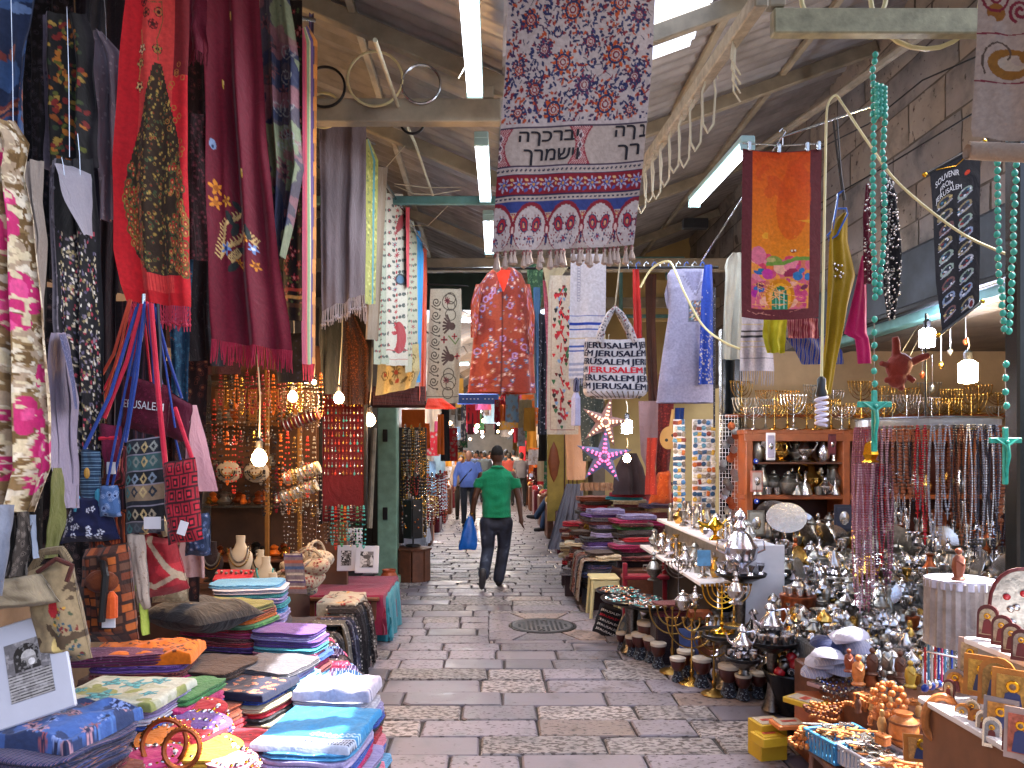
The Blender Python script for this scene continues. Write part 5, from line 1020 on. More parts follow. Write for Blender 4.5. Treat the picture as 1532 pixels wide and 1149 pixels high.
for k,(px,py) in enumerate(((342,706),(384,706))):
    c=P(px,py,6.6); t=thing('necklace_bust',['left round cream collar display on the glass shelf','right round cream collar display on the glass shelf'][k],'display bust',c); MB().ball((0,0,0),.11,20,10,sc=(1,.3,.85)).obj('bust_body',BUST,t,smooth=True)
    for q in range(3):
        mb=MB()
        for i in range(25): a=PI*i/24; mb.ball((math.cos(a)*(.085-.018*q),-.04,.01-math.sin(a)*(.075-.016*q)),.006,6,4)
        mb.obj('necklace',[PEWTER,DARK,BRASS][q],t,smooth=True,kind='stuff')
GLASS=mat('shelf_glass','#aab8b8',.05,trans=.9,var=0,bump=0,alpha=.5)
sh=thing('jewellery_cabinet','brown jewellery cabinet with glass shelves in the left shop','cabinet',(-1.95,6.9,0))
for x in(-.62,.02,.30): MB().bbox((x,-.28,1.2),(.035,.035,2.4),.004).obj('cabinet_post',mat('gold_wood','#7a5424',.5,.2,var=.3),sh)
for z in(.75,1.22,1.55,1.95,2.3): MB().bbox((-.15,-.05,z),(.95,.46,.018),.003).obj('shelf',GLASS if z>1 else WOOD,sh)
MB().bbox((-.15,.2,1.2),(.97,.02,2.4),.003).obj('back_panel',mat('cabinet_back','#4a3020',.6,var=.4,sc=4),sh)
for i in range(9): MB().bbox((-.55+.1*i,.18,2.1),(.09,.012,.34),.003).obj('panel_board',mat('ochre_board','#8a5a28',.5,var=.4,sc=6) if i%2 else BROWNW,sh)
GM=[PEWTER,SILVER,BRASS,COPPER,mat('amber','#c0601c',.3,var=.2),mat('coral','#b83020',.4,var=.2),mat('jade','#2f8a62',.35,var=.2),mat('turquoise_bead','#3a9a9a',.4),mat('black_bead','#1a1a20',.25,var=.2),mat('garnet','#6a1020',.2,var=.2)]
for i in range(64):
    x=rr(-.58,.26); z=R_.choice([.76,.76,1.23,1.23,1.56,1.96]); h=rr(.04,.12); mb=MB(); r=h*rr(.3,.6); mb.lathe([(r*.7,0),(r,.2*h),(r*.5,.55*h),(r*.7,.8*h),(r*.2,h)],10)
    mb.obj('ornament',R_.choice(GM[:5]+[DARK]),sh,smooth=True,loc=(x,rr(-.22,.1),z+.01))
sides=['left','middle','right']
def strand(px,py,Y,h,w,m,label,n=26,r=.006,group=None,name='bead_strand'):
    c=P(px,py,Y); mb=MB(); 
    for i in range(n):
        a=TAU*i/n; x=math.sin(a)*w/2*(1 if math.cos(a)<0 else .55); z=-h/2+math.cos(a)*h/2
        mb.ball((x,rr(-.004,.004),z),r*rr(.85,1.15),6,4)
    return tag(mb.obj(name,m,smooth=True,loc=c),label,'necklace',group)
CN=['pewter','silver','brass','copper','amber','coral','jade','turquoise','black','garnet']
def strands(x0,x1,n,py,Y,h,desc,pal,w=.035,r=.006,jz=.03,nb=26):
    for i in range(n):
        k=pal[i%len(pal)] if i<len(pal) else R_.choice(pal); px=x0+(x1-x0)*i/max(1,n-1)
        strand(px,py+rr(-jz,jz)*200,Y+rr(-.03,.03),h*rr(.85,1.15),w*rr(.8,1.2),GM[k],'%s bead strand, %s from left %s'%(CN[k],nth(i+1),desc),nb,r,'bead strands '+desc)
strands(312,420,14,600,6.35,.36,'in the shop behind the big bulb',[8,5,0,4,1,4,0,8],r=.007)
strands(425,476,7,585,6.3,.30,'beside the small bulb',[0,8,1],r=.006)
strands(428,476,6,760,6.2,.34,'below the bracelet rolls',[1,0,2],r=.006)
# bracelet rolls
for k,(px,py) in enumerate(((450,628),(452,708),(448,735))):
    t=thing('bracelet_roll',['upper','middle','lowest'][k]+' tilted roll of silver bracelets in the jewellery shop','bracelet display',P(px,py,6.2),(0,-.35,0)); MB().lathe([(.05,-.15),(.05,.15)],16,rot=Matrix.Rotation(PI/2,3,'Y')).obj('roll',BUST if k else VEL,t,smooth=True)
    for i in range(9): mb=MB(); mb.tube([(-.13+.033*i,math.cos(TAU*q/16)*.056,math.sin(TAU*q/16)*.056) for q in range(16)],.006,5,closed=True); mb.obj('bracelet',GM[i%3],t,smooth=True)
# red pendant board
pb_=thing('pendant_board','tall red velvet board covered with rows of pendants','display board',P(514,680,6.9)); MB().bbox((0,0,-.0),(.38,.03,1.2),.006).obj('velvet_board',VEL,pb_); MB().bbox((-.2,-.01,0),(.03,.05,1.24),.004).obj('side_frame',DARK,pb_); MB().bbox((.2,-.01,0),(.03,.05,1.24),.004).obj('side_frame',DARK,pb_)
for r_ in range(11):
    for i in range(11):
        x=-.165+.033*i+rr(-.004,.004); z=.52-.068*r_; k=R_.choice([0,1,1,2,2,3,5,7]); mb=MB(); mb.tube([(x,-.02,z+.025),(x,-.022,z)],.0018,4); mb.ball((x,-.024,z-.012),.0085,6,5,sc=(1,.5,rr(1,1.9))); mb.obj('pendant',GM[k],pb_,smooth=True)
strands(488,544,13,757,6.8,.34,'at the foot of the pendant board',[1,8,7,5,0,6,4,7,1,8,6],r=.008,w=.03,jz=.01)
MB().bbox((0,0,0),(.62,.3,.03),.004).obj('counter_shelf',WOOD,sh,loc=(-.1,-.9,.68))
tag(MB().bbox((0,0,0),(1.1,.8,.62),.01).obj('shop_counter',mat('counter_brown','#3a2218',.5,var=.4),loc=(-2.0,5.75,.38)),'brown counter below the necklace busts','counter')
mb=MB()
for i in range(8): mb.ball((-.12+.034*i,0,.02+.01*(i%2)),.012,6,5)
t=thing('ring_tray','small red tray with rows of rings before the busts','tray',P(350,862,5.3)); MB().bbox((0,0,0),(.26,.12,.03),.005,rot=Matrix.Rotation(.5,3,'X')).obj('tray',fab('#a01c28','#c03040'),t); mb.obj('ring',PEWTER,t,smooth=True,kind='stuff')
pipe('downpipe','grey downpipe beside the green column',[P(560,640,9.6),P(556,720,9.6),P(553,790,9.6)],.035,mat('pipe_grey','#857c6c',.6,var=.3))
# ---- left shops beyond the column ----
strands(603,634,11,640,10.6,.62,'in the upper row beyond the green column',[2,1,8,0,2],r=.012,w=.05,nb=40)
strands(602,640,12,690,10.8,.55,'in the second row beyond the green column',[2,8,1,5,2],r=.012,w=.05,nb=36); strands(640,668,10,710,12.0,.75,'beside the striped shirt heaps',[5,9,1,3],r=.014,w=.05,nb=36)
strands(604,640,9,745,10.4,.45,'in the third row beyond the green column',[1,2,0],r=.012,w=.05,nb=30)
tag(MB().bbox((0,0,0),(.8,.06,1.7),.01).obj('bead_display',mat('panel_dark','#2a2018',.6,var=.4),loc=(-1.35,11.3,1.2)),'dark display panel behind the bead strands','display board')
o=PZ(618,868,0); t=thing('octagonal_table','small dark octagonal wooden table beyond the green column','table',o)
mb=MB(); mb.lathe([(.24,.40),(.25,.43),(.0,.43)],8); mb.obj('tabletop',WOOD,t)
for i in range(8): a=TAU*(i+.5)/8; MB().bbox((math.cos(a)*.2,math.sin(a)*.2,.2),(.03,.15,.4),.004,rot=Matrix.Rotation(a,3,'Z')).obj('side_panel',WOOD,t)
t=thing('card_spinner','black spinning rack of small pendants on the octagonal table','display rack',o+Vector((0,0,.45))); MB().lathe([(.1,0),(.1,.02),(.012,.03),(.012,.12)],12).obj('stand',BLACKP,t)
for i in range(6): a=TAU*i/6; MB().bbox((math.cos(a)*.12,math.sin(a)*.12,.36),(.012,.13,.5),.003,rot=Matrix.Rotation(a,3,'Z')).obj('rack_panel',BLACKP,t)
for i in range(40): a=TAU*(i%6)/6; MB().ball((math.cos(a)*.135+rr(-.04,.04)*math.sin(a),math.sin(a)*.135+rr(-.04,.04)*math.cos(a),.15+.42*rr(0,1)),.014,6,4).obj('pendant',GM[i%4],t,smooth=True)
table('white_table','small white draped table beyond the octagonal table',-1.25,-.98,11.2,12.0,.5,WHITE); drape('table_cover','white cloth on the small table beyond the octagonal table','table cover',-1.27,-.97,11.2,12.0,.51,.2,fab('#a8a8b4','#bcbcc8'),n=20)
tag(MB().bbox((0,0,0),(.22,.4,.06),.01).obj('box',mat('red_box','#a01818',.5),loc=(-1.12,11.5,.55)),'red flat box on the small white table','box')

for (rw,Y,a,b,c_,k,lb) in(([(430,60,130),(900,64,150)],3.5,'#1a1618','#4a3c3c','#6a5050','floral','dark flowered hanging behind the dotted navy bag'),([(450,140,250),(880,150,246)],3.7,'#201a20','#3c3040','#5a3a40','stripe','dark striped hanging behind the JERUSALEM bag'),([(540,230,312),(900,226,300)],3.85,'#2a1a1a','#5a3228','#8a5a3c','floral','brown and ochre hanging behind the red woven bag')):
    cloth_thing('backdrop_shawl',lb,'shawl',Cloth(rw,Y,Y+.05,2,.025,len(lb)),20,50,fab(a,b,c_,k,26))
for i,(px,py,w_,h_,Y,c1,c2,c3,k,lb) in enumerate(((172,700,40,60,3.1,'#5a1a20','#8a3a3a','#2a1012','check','small dark red checked bag between the blue straps'),(296,800,34,60,3.15,'#22304a','#4a5a80','#8a8a9a','floral','navy flowered pouch low at the right of the bunch'),(98,700,34,70,3.15,'#3a3a2a','#6a6a48','#1e1e16','stripe','olive striped pouch at the left of the bunch'),(165,800,60,70,2.9,'#6a2818','#a04a24','#2a1210','check','rust checked pouch below the dotted navy bag'),(255,870,50,60,3.3,'#8a7a60','#a8987c','#6a2a24','floral','cream flowered pouch low behind the hobo bag'))):
    bagshape('pouch',lb,[(px-w_/2,py-h_/2),(px+w_/2,py-h_/2-3),(px+w_/2+3,py+h_/2),(px-w_/2-2,py+h_/2+2)],Y,.07,fab(c1,c2,c3,k,50 if k!='check' else 160),extra=lambda t,on,px=px,py=py,h_=h_,Y=Y:strap(t,[(px-6,py-h_/2,Y),((px+216)/2,py*.5+230,Y),(214,460,3.02)],[RED,BLU][i%2],.005))
strands(320,470,16,650,6.0,.42,'low before the glass shelves',[9,8,4,5,9,8,2,0],r=.008)

strands(330,480,20,560,6.1,.30,'in the highest row above the glass shelves',[9,2,8,4,2,9],r=.008)
strands(395,478,10,700,6.0,.36,'between the big bulb and the bracelet rolls',[8,2,9,0,4],r=.007)
for i in range(14):
    heap_scarf(-.60-.018*(i%3)-.028*i,3.75+.07*i,.52+.01*(i%3),'%s scarf end spilling over the stacks toward the paving, %s from the camera'%(dk[i%8][2],nth(i+1)),fab(*[(('#3a2c50','#7a68a0'),('#8a2040','#c05070'),('#20406a','#5a8ab8'),('#2a1c20','#5a4448'))[i%4]][0],'#b0a8b8',['stripe','floral'][i%2],60),L=.30+.04*(i%4),w=.13,seed=i+3,top=.12)
# ================= CENTRE CLOTHS =================
# big printed Hebrew cloth
cv=Cv(728,-12,984,372,'#b0a2a0',190)
def bloom(x,y,r,c1,c2):
    r*=1.12
    cv.flower(x,y,r,9,c1,'#b0a2a0',rr(0,6)); cv.ring(x,y,r*.5,r*.66,'#22284e'); cv.ell(x,y,r*.36,r*.36,'#b0a2a0'); cv.ring(x,y,r*.16,r*.28,c2)
    for k in range(9): a=TAU*k/9; cv.ell(x+r*.82*math.cos(a),y+r*.82*math.sin(a),2,2,'#22284e')
for i in range(1100):
    x,y=rr(730,982),rr(-10,190); a=rr(0,PI); cv.ell(x,y,rr(2,5.4),rr(1.1,2.4),R_.choice(['#1e2650','#2a3260','#1e2650','#a84420','#7a1c28','#3a2448']),a)
for i in range(70): x,y=rr(730,982),rr(-10,185); cv.line([(x,y),(x+rr(-9,9),y+rr(-9,9))],1.3,'#2a2c4e')
for (x,y,r,c) in((842,18,19,'#b04a1c'),(925,10,17,'#b04a1c'),(770,30,14,'#a84420'),(795,75,13,'#7a2840'),(875,65,14,'#8a2434'),(828,95,18,'#b44c1c'),(920,88,19,'#b44c1c'),(868,130,16,'#6a2c4e'),(782,135,15,'#94382a'),(818,165,17,'#b04818'),(908,160,19,'#b04a1c'),(955,122,13,'#6a2444'),(958,30,12,'#7a2840'),(752,105,12,'#b04a1c'),(756,168,12,'#a84420'),(952,170,10,'#a84420')): bloom(x,y,r,c,'#7a1c28')
for (x,y,s) in((816,50,1),(880,95,-1),(940,66,1),(790,110,-1),(935,135,1),(846,140,-1)): cv.spiral(x,y,9,2.6,'#1e2650',dr=s,turns=1)
def vy(x,y): return y   # print straight; the cloth itself slants
cv.rect(728,183,984,190,'#b0a2a0'); cv.rect(728,189,984,191,'#3a2c40')
cv.rect(728,191,984,248,'#a8988f')
for x in(730,870,1010):   # red lozenges between the text panels
    m=(np.abs(cv.X-x)<8+13*(np.abs(cv.Y-219.5)/28)**1.6)&(cv.Y>191)&(cv.Y<248); cv.put(m,'#8a2c38'); m2=(np.abs(cv.X-x)<6+11*(np.abs(cv.Y-219.5)/28)**1.6)&(cv.Y>192)&(cv.Y<247)&(((cv.X*1.7+cv.Y*2.1)%7)<2.6); cv.put(m2,'#c8a8a4')
    for q in(205,219,233): cv.fn(x,q,9,lambda a,b:np.abs(a)/5+np.abs(b)/8<1,'#c0b2b0'); cv.fn(x,q,6,lambda a,b:np.abs(a)/3+np.abs(b)/5<1,'#4a2c3c')
cv.rect(728,247,984,249,'#3a2c40')
for y in(251,292): 
    cv.rect(728,y,984,y+7,'#a8988f')
    for x in range(730,984,8): cv.ell(x,y+3.5,2.6,1.5,'#22243e',-.3)
cv.rect(728,259,984,291,'#7a1424')
for i,x in enumerate(range(742,984,26)):
    cv.flower(x,275,11,7,'#a09ab0','#22284e',i); cv.flower(x,275,7,7,'#3a4a88','#b88040',i+1); cv.ell(x+13,268,4,2,'#c8a070',.5); cv.ell(x+13,283,4,2,'#3a4a88',-.5); cv.ell(x+13,275,2,2,'#c8a070')
for y in(259,289.5): cv.rect(728,y,984,y+1.5,'#2a2040')
cv.rect(728,300,984,372,'#a8988f'); cv.put((cv.Y>300)&(cv.Y<316+14*np.abs(np.sin((cv.X-735)/62*PI/1.0))**.0*0+316*0+0)&(cv.Y<318),'#2e3a74')
for x in range(700,1010,62):
    cv.ell(x+31,338,31,37,'#7a1828'); cv.ell(x+31,341,28,34,'#b4a6a2')
    for s in(-1,1):
        X0=x+31+s*11; cv.ell(X0,334,8,12,'#22284e',s*.25); cv.ell(X0,334,6.4,10,'#98202c',s*.25); cv.ell(X0,335,3.6,6,'#22284e',s*.25); cv.ell(X0,336,2,3.6,'#c88a60',s*.25)
        for k in range(10): a=TAU*k/10; cv.ell(X0+9.5*math.cos(a),334+14*math.sin(a),1.1,1.6,'#7a1828')
    cv.flower(x+31,356,6,6,'#3a3c6a','#98202c'); cv.flower(x,322,6,6,'#98202c','#c8a070'); cv.ell(x,340,5,10,'#7a1828'); cv.ell(x,342,2.5,6,'#c8a8a0'); cv.ell(x,356,2,9,'#22284e')
for i in range(150): cv.ell(rr(730,982),rr(350,366),1,1.4,R_.choice(['#22284e','#7a1828']))
cl=Cloth([(-16,760,981),(100,756,976),(250,744,962),(352,737,950),(372,735,948)],3.45,3.52,1.1,.012,50,slope=-12)
INK=fab('#16151c','#22202a')
def heb(t):
    for body,u0,u1,v0,v1 in(('ה ךכרבי',.14,.53,.535,.595),('ךרמשיו',.165,.535,.610,.668),('ה ך',.775,.93,.53,.585),('ךר',.80,.92,.605,.66),('כ',.95,.985,.53,.585)):
        pass
cl_off=None
def hebrew(t):
    # the writing, laid on the cloth's own folds (letters given in left-to-right order)
    for body,u0,u1,v0,v1 in(('הךכרבי',.13,.54,.543,.600),('ךרמשיו',.17,.55,.612,.675),('הך',.79,.93,.533,.592),('ךר',.82,.965,.607,.668),('ב',.955,.995,.535,.585)):
        vs,fs=text_mesh(body,1,.015); xs=[v.x for v in vs]; ys=[v.y for v in vs]; x0,x1,y0,y1=min(xs),max(xs),min(ys),max(ys)
        mb=MB(); mb.add([cl.pos(u0+(u1-u0)*(v.x-x0)/(x1-x0),v1-(v1-v0)*(v.y-y0)/(y1-y0),.004) for v in vs],fs); link(mb.mesh('lettering',INK,fix=False),'lettering',t)
def tassels(t):
    m=fab('#a89488','#c0aca0'); mk=fab('#6a2430','#8a5a58')
    for i in range(26):
        p=cl.pos((i+.5)/26,1.0,.006); L=rr(.06,.085); dx=rr(-.012,.012); mb=MB(); mb.lathe([(.002,0),(.010,-.012),(.006,-.025),(.013,-L*.75),(.016,-L),(.004,-L*1.12)],7,p+Vector((dx,rr(-.01,.01),0))); mb.m=[1 if k<len(mb.f)//3 else 0 for k in range(len(mb.f))]; mb.obj('tassel',[m,mk],t,smooth=True)
cloth_thing('hebrew_cloth','large block printed cloth with Hebrew blessing and paisley border hanging centre','textile',cl,190,300,PCLOTH,cv,extra=lambda t:(hebrew(t),tassels(t)))
# red tunic
def garment(rows,Y,dep,cv,m,name,label,cat,nu=60,nv=90,seed=0,folds=5,amp=.015,extra=None,group=None,top=True):
    """hollow garment: closed elliptical sections following rows, depth dep"""
    t=thing(name,label,cat,P((rows[0][1]+rows[0][2])/2,rows[0][0],Y),group=group); vs=[];fs=[]
    for j in range(nv):
        v=j/(nv-1); py,xl,xr=rows_at(rows,v); a=P(xl,py,Y); b=P(xr,py,Y); c=(a+b)/2; w_=(b.x-a.x)/2
        for i in range(nu):
            q=TAU*i/nu; s=math.sin(q*folds+seed+2*noisev(v*2,math.cos(q),seed)); k=amp*(.3+v)*s
            vs.append((c.x+math.cos(q)*(w_+k*.6)-t.location.x,c.y-math.sin(q)*(dep/2*(.5+.5*v)+k)*(1 if abs(math.sin(q))>.0 else 1)-t.location.y,c.z-t.location.z+.004*noisev(q,v*5,seed)))
    for j in range(nv-1):
        for i in range(nu): l=(i+1)%nu; fs.append((j*nu+i,j*nu+l,(j+1)*nu+l,(j+1)*nu+i))
    me=bpy.data.meshes.new('fabric_body'); me.from_pydata(vs,[],fs); me.materials.append(m); me.polygons.foreach_set('use_smooth',[True]*len(fs))
    if cv is not None:
        cols=np.zeros((nv*nu,3))
        for j in range(nv):
            J=int(j/(nv-1)*(cv.ny-1))
            for i in range(nu): u=(math.cos(TAU*i/nu)+1)/2; cols[j*nu+i]=cv.a[J,int(u*(cv.nx-1))]
        colattr(me,cols)
    link(me,'fabric_body',t)
    if extra: extra(t)
    return t
def offs(t,o): o.location=-t.location; return o
cv=Cv(700,400,804,592,'#7a2c20',150); cv.nz(30,.5,'#8a3a26',4)
for i in range(170):
    x,y=rr(702,802),rr(402,590); c=R_.choice(['#a06a5c','#6f6a98','#4a6a8a','#a84a4a','#94604a','#8a4a6a','#3a5a7a']); r=rr(2,5); cv.flower(x,y,r,6,c,'#c8a8a0' if r>3 else c,rr(0,6))
for i in range(12): x,y=rr(705,800),rr(410,585); cv.ring(x,y,3.4,5.6,'#9a7aa8')
cv.rect(749,430,752,592,'#4a1814')
def tun(t):
    offs(t,link(Cloth([(404,742,764),(420,746,760),(436,752,754)],6.32,6.3,0,.001).mesh('collar',8,8,fab('#c02818','#d83a20')),'collar',t))
    for s,a in((-1,[(425,712,724),(455,704,718),(505,704,714)]),(1,[(425,784,793),(470,790,800),(530,790,799)])): offs(t,link(Cloth(a,6.45,6.4,1,.01,3).mesh('sleeve',14,30,PCLOTH,cv),'sleeve',t))
garment([(402,738,770),(410,728,780),(425,718,786),(450,713,790),(520,706,796),(588,698,800)],6.5,.22,cv,PCLOTH,'tunic','rust red tunic covered with small blue and lilac flowers','tunic',120,190,2,7,.012,tun)
# stuff behind: heart strip, tallit, dark sequin strip, green leaf garland
cv=Cv(818,412,868,652,'#a8a094',120); cv.line([(824,420),(824,645),(862,645),(862,420)],.8,'#7a3a40')
for i in range(95):
    x,y=rr(828,860),rr(422,642); c=R_.choice(['#a81c28','#5a1c20','#8a2430','#1c1c20','#6a8ab0','#a81c28','#2c5a3c'])
    s=rr(1.6,2.8); cv.ell(x-s*.5,y,s*.8,s,c,-.4); cv.ell(x+s*.5,y,s*.8,s,c,.4); cv.fn(x,y+s*.9,s*1.4,lambda a,b,s=s:(np.abs(a)<s*(.9-b/s*.6))&(b>-.2*s)&(b<s*1.1),c)
for i in range(12): cv.line([(843+rr(-4,4),430+i*17),(843+rr(-6,6),442+i*17)],2,'#a81c28')
cloth_thing('printed_strip','pale runner printed with small red and black hearts beside the tallit','textile',Cloth([(412,823,856),(430,821,860),(600,818,866),(650,818,865)],6.1,6.05,.8,.008,51),100,240,PCLOTH,cv)
cv=Cv(850,385,908,568,'#c2c2cc',100)
for y,h,c in((475,2,'#2a4aa0'),(486,3.5,'#1c3a98'),(495,2,'#2a4aa0'),(508,2.5,'#b8a890'),(520,3,'#3a54a0'),(527,1.5,'#2a4aa0'),(545,4,'#8f96b0'),(553,4,'#8f96b0'),(560,4,'#9aa0b8')): cv.rect(850,y,908,y+h,c)
for k in range(14): cv.ring(864,400+k*4,2,3.2,'#9a9cae')
cloth_thing('prayer_shawl','white prayer shawl with blue stripes hanging beside the printed bag','prayer shawl',Cloth([(380,854,907),(480,852,906),(566,851,900)],5.6,5.6,.9,.008,52,yoff=.0),60,180,PCLOTH,cv,fr=(20,.06,fab('#8a90b0','#b0b0c4')))
t=thing('tassel','blue and white knotted tassel hanging below the prayer shawl','tassel',P(862,575,5.6)); MB().lathe([(.005,.05),(.022,.03),(.024,-.05),(.005,-.06)],9).obj('knot',fab('#1c2448','#8a8aa8','#16183a','check',400),t); MB().lathe([(.015,-.06),(.03,-.1),(.032,-.3),(.0,-.3)],10,rib=.15).obj('strands',fab('#8a90b8','#b0b0cc'),t)
for (rw,Y,a,b,c_,kd,lb) in(([(470,806,824),(560,806,820),(650,804,822)],6.6,'#1a1c28','#8a8a98','#3a3a50','speck','dark strip with silver spangles left of the heart runner'),
    ([(430,798,808),(560,800,810),(610,800,808)],6.7,'#23406a','#4a7090','#23406a','plain','narrow steel blue scarf behind the red tunic'),
    ([(420,812,824),(520,818,826),(642,816,822)],6.5,'#8a3a4a','#a86070','#5a2030','floral','thin rose scarf squeezed beside the heart runner'),
    ([(395,788,812),(440,790,812),(480,794,806)],7.0,'#2a4a34','#5a7a58','#1c3024','floral','green leafy scarf behind the tunic shoulder'),
    ([(400,812,850),(430,818,828),(470,822,826)],6.4,'#8a8068','#a89c80','#8a8068','plain','cream cords hanging at the top of the heart runner'),
    ([(400,946,956),(520,948,962)],6.9,'#a01c20','#c03028','#a01c20','plain','bright red ribbon hanging behind the printed bag'),
    ([(560,866,905),(640,868,900),(690,872,896)],7.6,'#1a201c','#6a6a60','#a8a090','speck','dark spangled cloth behind the paper stars'),
    ([(630,845,880),(660,846,878),(718,848,876)],8.3,'#9a7a64','#b08e78','#7a5a48','plain','beige rug hanging beside the yellow doors'),
    ([(600,955,1000),(680,958,985),(700,966,980)],8.8,'#8a7078','#a89098','#6a5058','plain','dusty pink cloth hanging behind the warm bulb'),
    ([(560,985,1010),(650,984,1006),(720,980,1000)],8.6,'#5a1c20','#8a3430','#3a1214','floral','dark red patterned scarf left of the oud'),
    ([(610,1010,1024),(700,1008,1018),(745,1006,1014)],8.7,'#1c3a7a','#2a4a98','#1c3a7a','plain','blue cloth behind the oud'),
    ([(655,968,984),(700,966,980),(740,964,984)],8.4,'#a8382c','#c85a48','#d8b0a0','speck','coral scarf with white dots above the orange bag'),
    ([(410,965,982),(480,966,980),(600,970,984)],8.9,'#3a2420','#5a3a30','#3a2420','plain','brown hanging cloth behind the printed bag')):
    cloth_thing('scarf',lb,'scarf',Cloth(rw,Y,Y+.03,1.2,.016,len(lb)),14,50,fab(a,b,c_,kd,34))
# JERUSALEM printed bag
bp=P(920,552,4.55); t=thing('printed_bag','white shopping bag printed all over with JERUSALEM, one word in red','bag',bp)
W2,H2,D2=.185,.175,.07; nu,nv=40,26; vs=[]
def bagp(u,v):  # around the body u 0..1 (front half 0-.5), v 0 top..1 bottom
    q=TAU*u; c,s=math.cos(PI-q),math.sin(q); k=1; e=(abs(c)**3+abs(s)**3)**(-1/3)
    wid=W2*(.93+.10*v) ; bot=1 if v<.88 else math.sqrt(max(0,1-((v-.88)/.12)**2))*.45+.55
    return Vector((c*e*wid*bot+.012*noisev(q,v*3,2),-s*e*D2*(.7+.6*v)*bot-.01*noisev(q*1.5,v*4,5),H2-2*H2*v+.02*(math.cos(q*2)*.4)*(1-v)))
for j in range(nv+1):
    for i in range(nu): vs.append(bagp(i/nu,j/nv))
fs=[(j*nu+i,j*nu+(i+1)%nu,(j+1)*nu+(i+1)%nu,(j+1)*nu+i) for j in range(nv) for i in range(nu)]+[tuple(nv*nu+i for i in range(nu))]
me=bpy.data.meshes.new('bag_body'); me.from_pydata(vs,[],fs); me.materials.append(fab('#bcb8bc','#ccc8cc')); me.polygons.foreach_set('use_smooth',[True]*len(fs)); link(me,'bag_body',t)
NAVY=fab('#191c30','#23263c'); REDI=fab('#b81c30','#c82c3c')
TV,TF=text_mesh('JERUSALEM',1,0); TX0=min(v.x for v in TV); TX1=max(v.x for v in TV); TY0=min(v.y for v in TV); TY1=max(v.y for v in TV)
def word(u0,u1,v0,v1,m,tilt=0,lo=.01,hi=.49):
    mb=MB(); 
    good=[]; P3=[]
    for v in TV:
        u=u0+(u1-u0)*(v.x-TX0)/(TX1-TX0); w_=v1-(v1-v0)*(v.y-TY0)/(TY1-TY0)+tilt*(u-.25); good.append(lo<=u<=hi); p=bagp(u%1,w_); n_=Vector((p.x*.3,p.y*1.0,0)).normalized(); P3.append(p+n_*(.003+(u0%.01)*.08))
    mb.add(P3,[f for f in TF if all(good[i] for i in f)]); link(mb.mesh('lettering',m,fix=False),'lettering',t)
for r_,(off,v0) in enumerate(((-.03,.06),(.03,.20),(-.07,.34),(.00,.48),(-.05,.62),(.02,.76))):
    for k in range(-1,3):
        u0=.105+off+.285*k
        for e_ in(0,.0045): word(u0+e_,u0+.275+e_,v0-e_*.6,v0+.135-e_*.6,REDI if (r_==3 and k==0) else NAVY,.02*r_,-.12,.56)
for s in(0,1):
    mb=MB(); y_=-.05 if s==0 else .05; mb.tube([(-.10,y_,.15),(-.075,y_*.8,.24),(-.03,y_*.4,.33),(.0,0,.36),(.035,y_*.4,.32),(.085,y_*.8,.23),(.11,y_,.15)],.018,8); mb.obj('handle',fab('#b0acb0','#23263c','#a01c30','floral',60),t,smooth=True)
MB().tube([(0,0,.36),P(928,390,4.55)-bp],.004,5).obj('string',WIRE,t)
mb=MB(); 
for i in range(17): mb.tube([bagp(.03+.44*i/16,.93)+Vector((0,-.004,.012)),bagp(.03+.44*(i+.8)/16,.99)+Vector((0,-.004,-.004))],.004,5)
mb.obj('basket_trim',fab('#3a342c','#8a8070'),t,kind='stuff')
# paper stars
def star(px,py,Y,R,label,m1,m2,rot,dots):
    c=P(px,py,Y); t=thing('star_lantern',label,'star lantern',c,(0,rot,0)); 
    for k in range(5):
        a=PI/2+TAU*k/5; tip=Vector((math.cos(a)*R,0,math.sin(a)*R)); l=Vector((math.cos(a+PI/5)*R*.36,0,math.sin(a+PI/5)*R*.36)); r_=Vector((math.cos(a-PI/5)*R*.36,0,math.sin(a-PI/5)*R*.36)); f=Vector((0,-R*.22,0)); b=Vector((0,R*.22,0))
        mb=MB(); mb.add([tip,l,f,r_,b],[(0,1,2),(0,2,3),(0,4,1),(0,3,4)]); mb.obj('point',m1,t)
        for q in range(5): p=f.lerp(tip,.12+.17*q); mb=MB(); [mb.ball(p.lerp((l,r_)[s],.22*(1-q*.18))+Vector((0,-.006,0)),R*.045*(1-q*.1),6,4) for s in(0,1)]; mb.obj('cut_hole',m2,t,kind='stuff')
    return t
star(905,632,6.5,.22,'upper pale paper star lantern with five points','' or mat('star_paper','#8a6a68',.6,emit=.02,var=.1),mat('star_spot','#ffc8a0',.5,emit=.55,var=0,bump=0),.25,1)
star(903,683,6.2,.235,'lower lilac star lantern pierced with glowing pink holes',mat('star_lilac','#4a5478',.5,emit=.08,var=.2,sc=30),mat('star_pink','#e0507a',.5,emit=1.0,var=0,bump=0),.08,1)
for k,x in enumerate((905,903)): pipe('lantern_cord','%s cord holding a star lantern'%['front','rear'][k],[P(x+8*k,500,6.4),P(x,600,6.4-.1*k)],.003,WIRE,'cord',5)
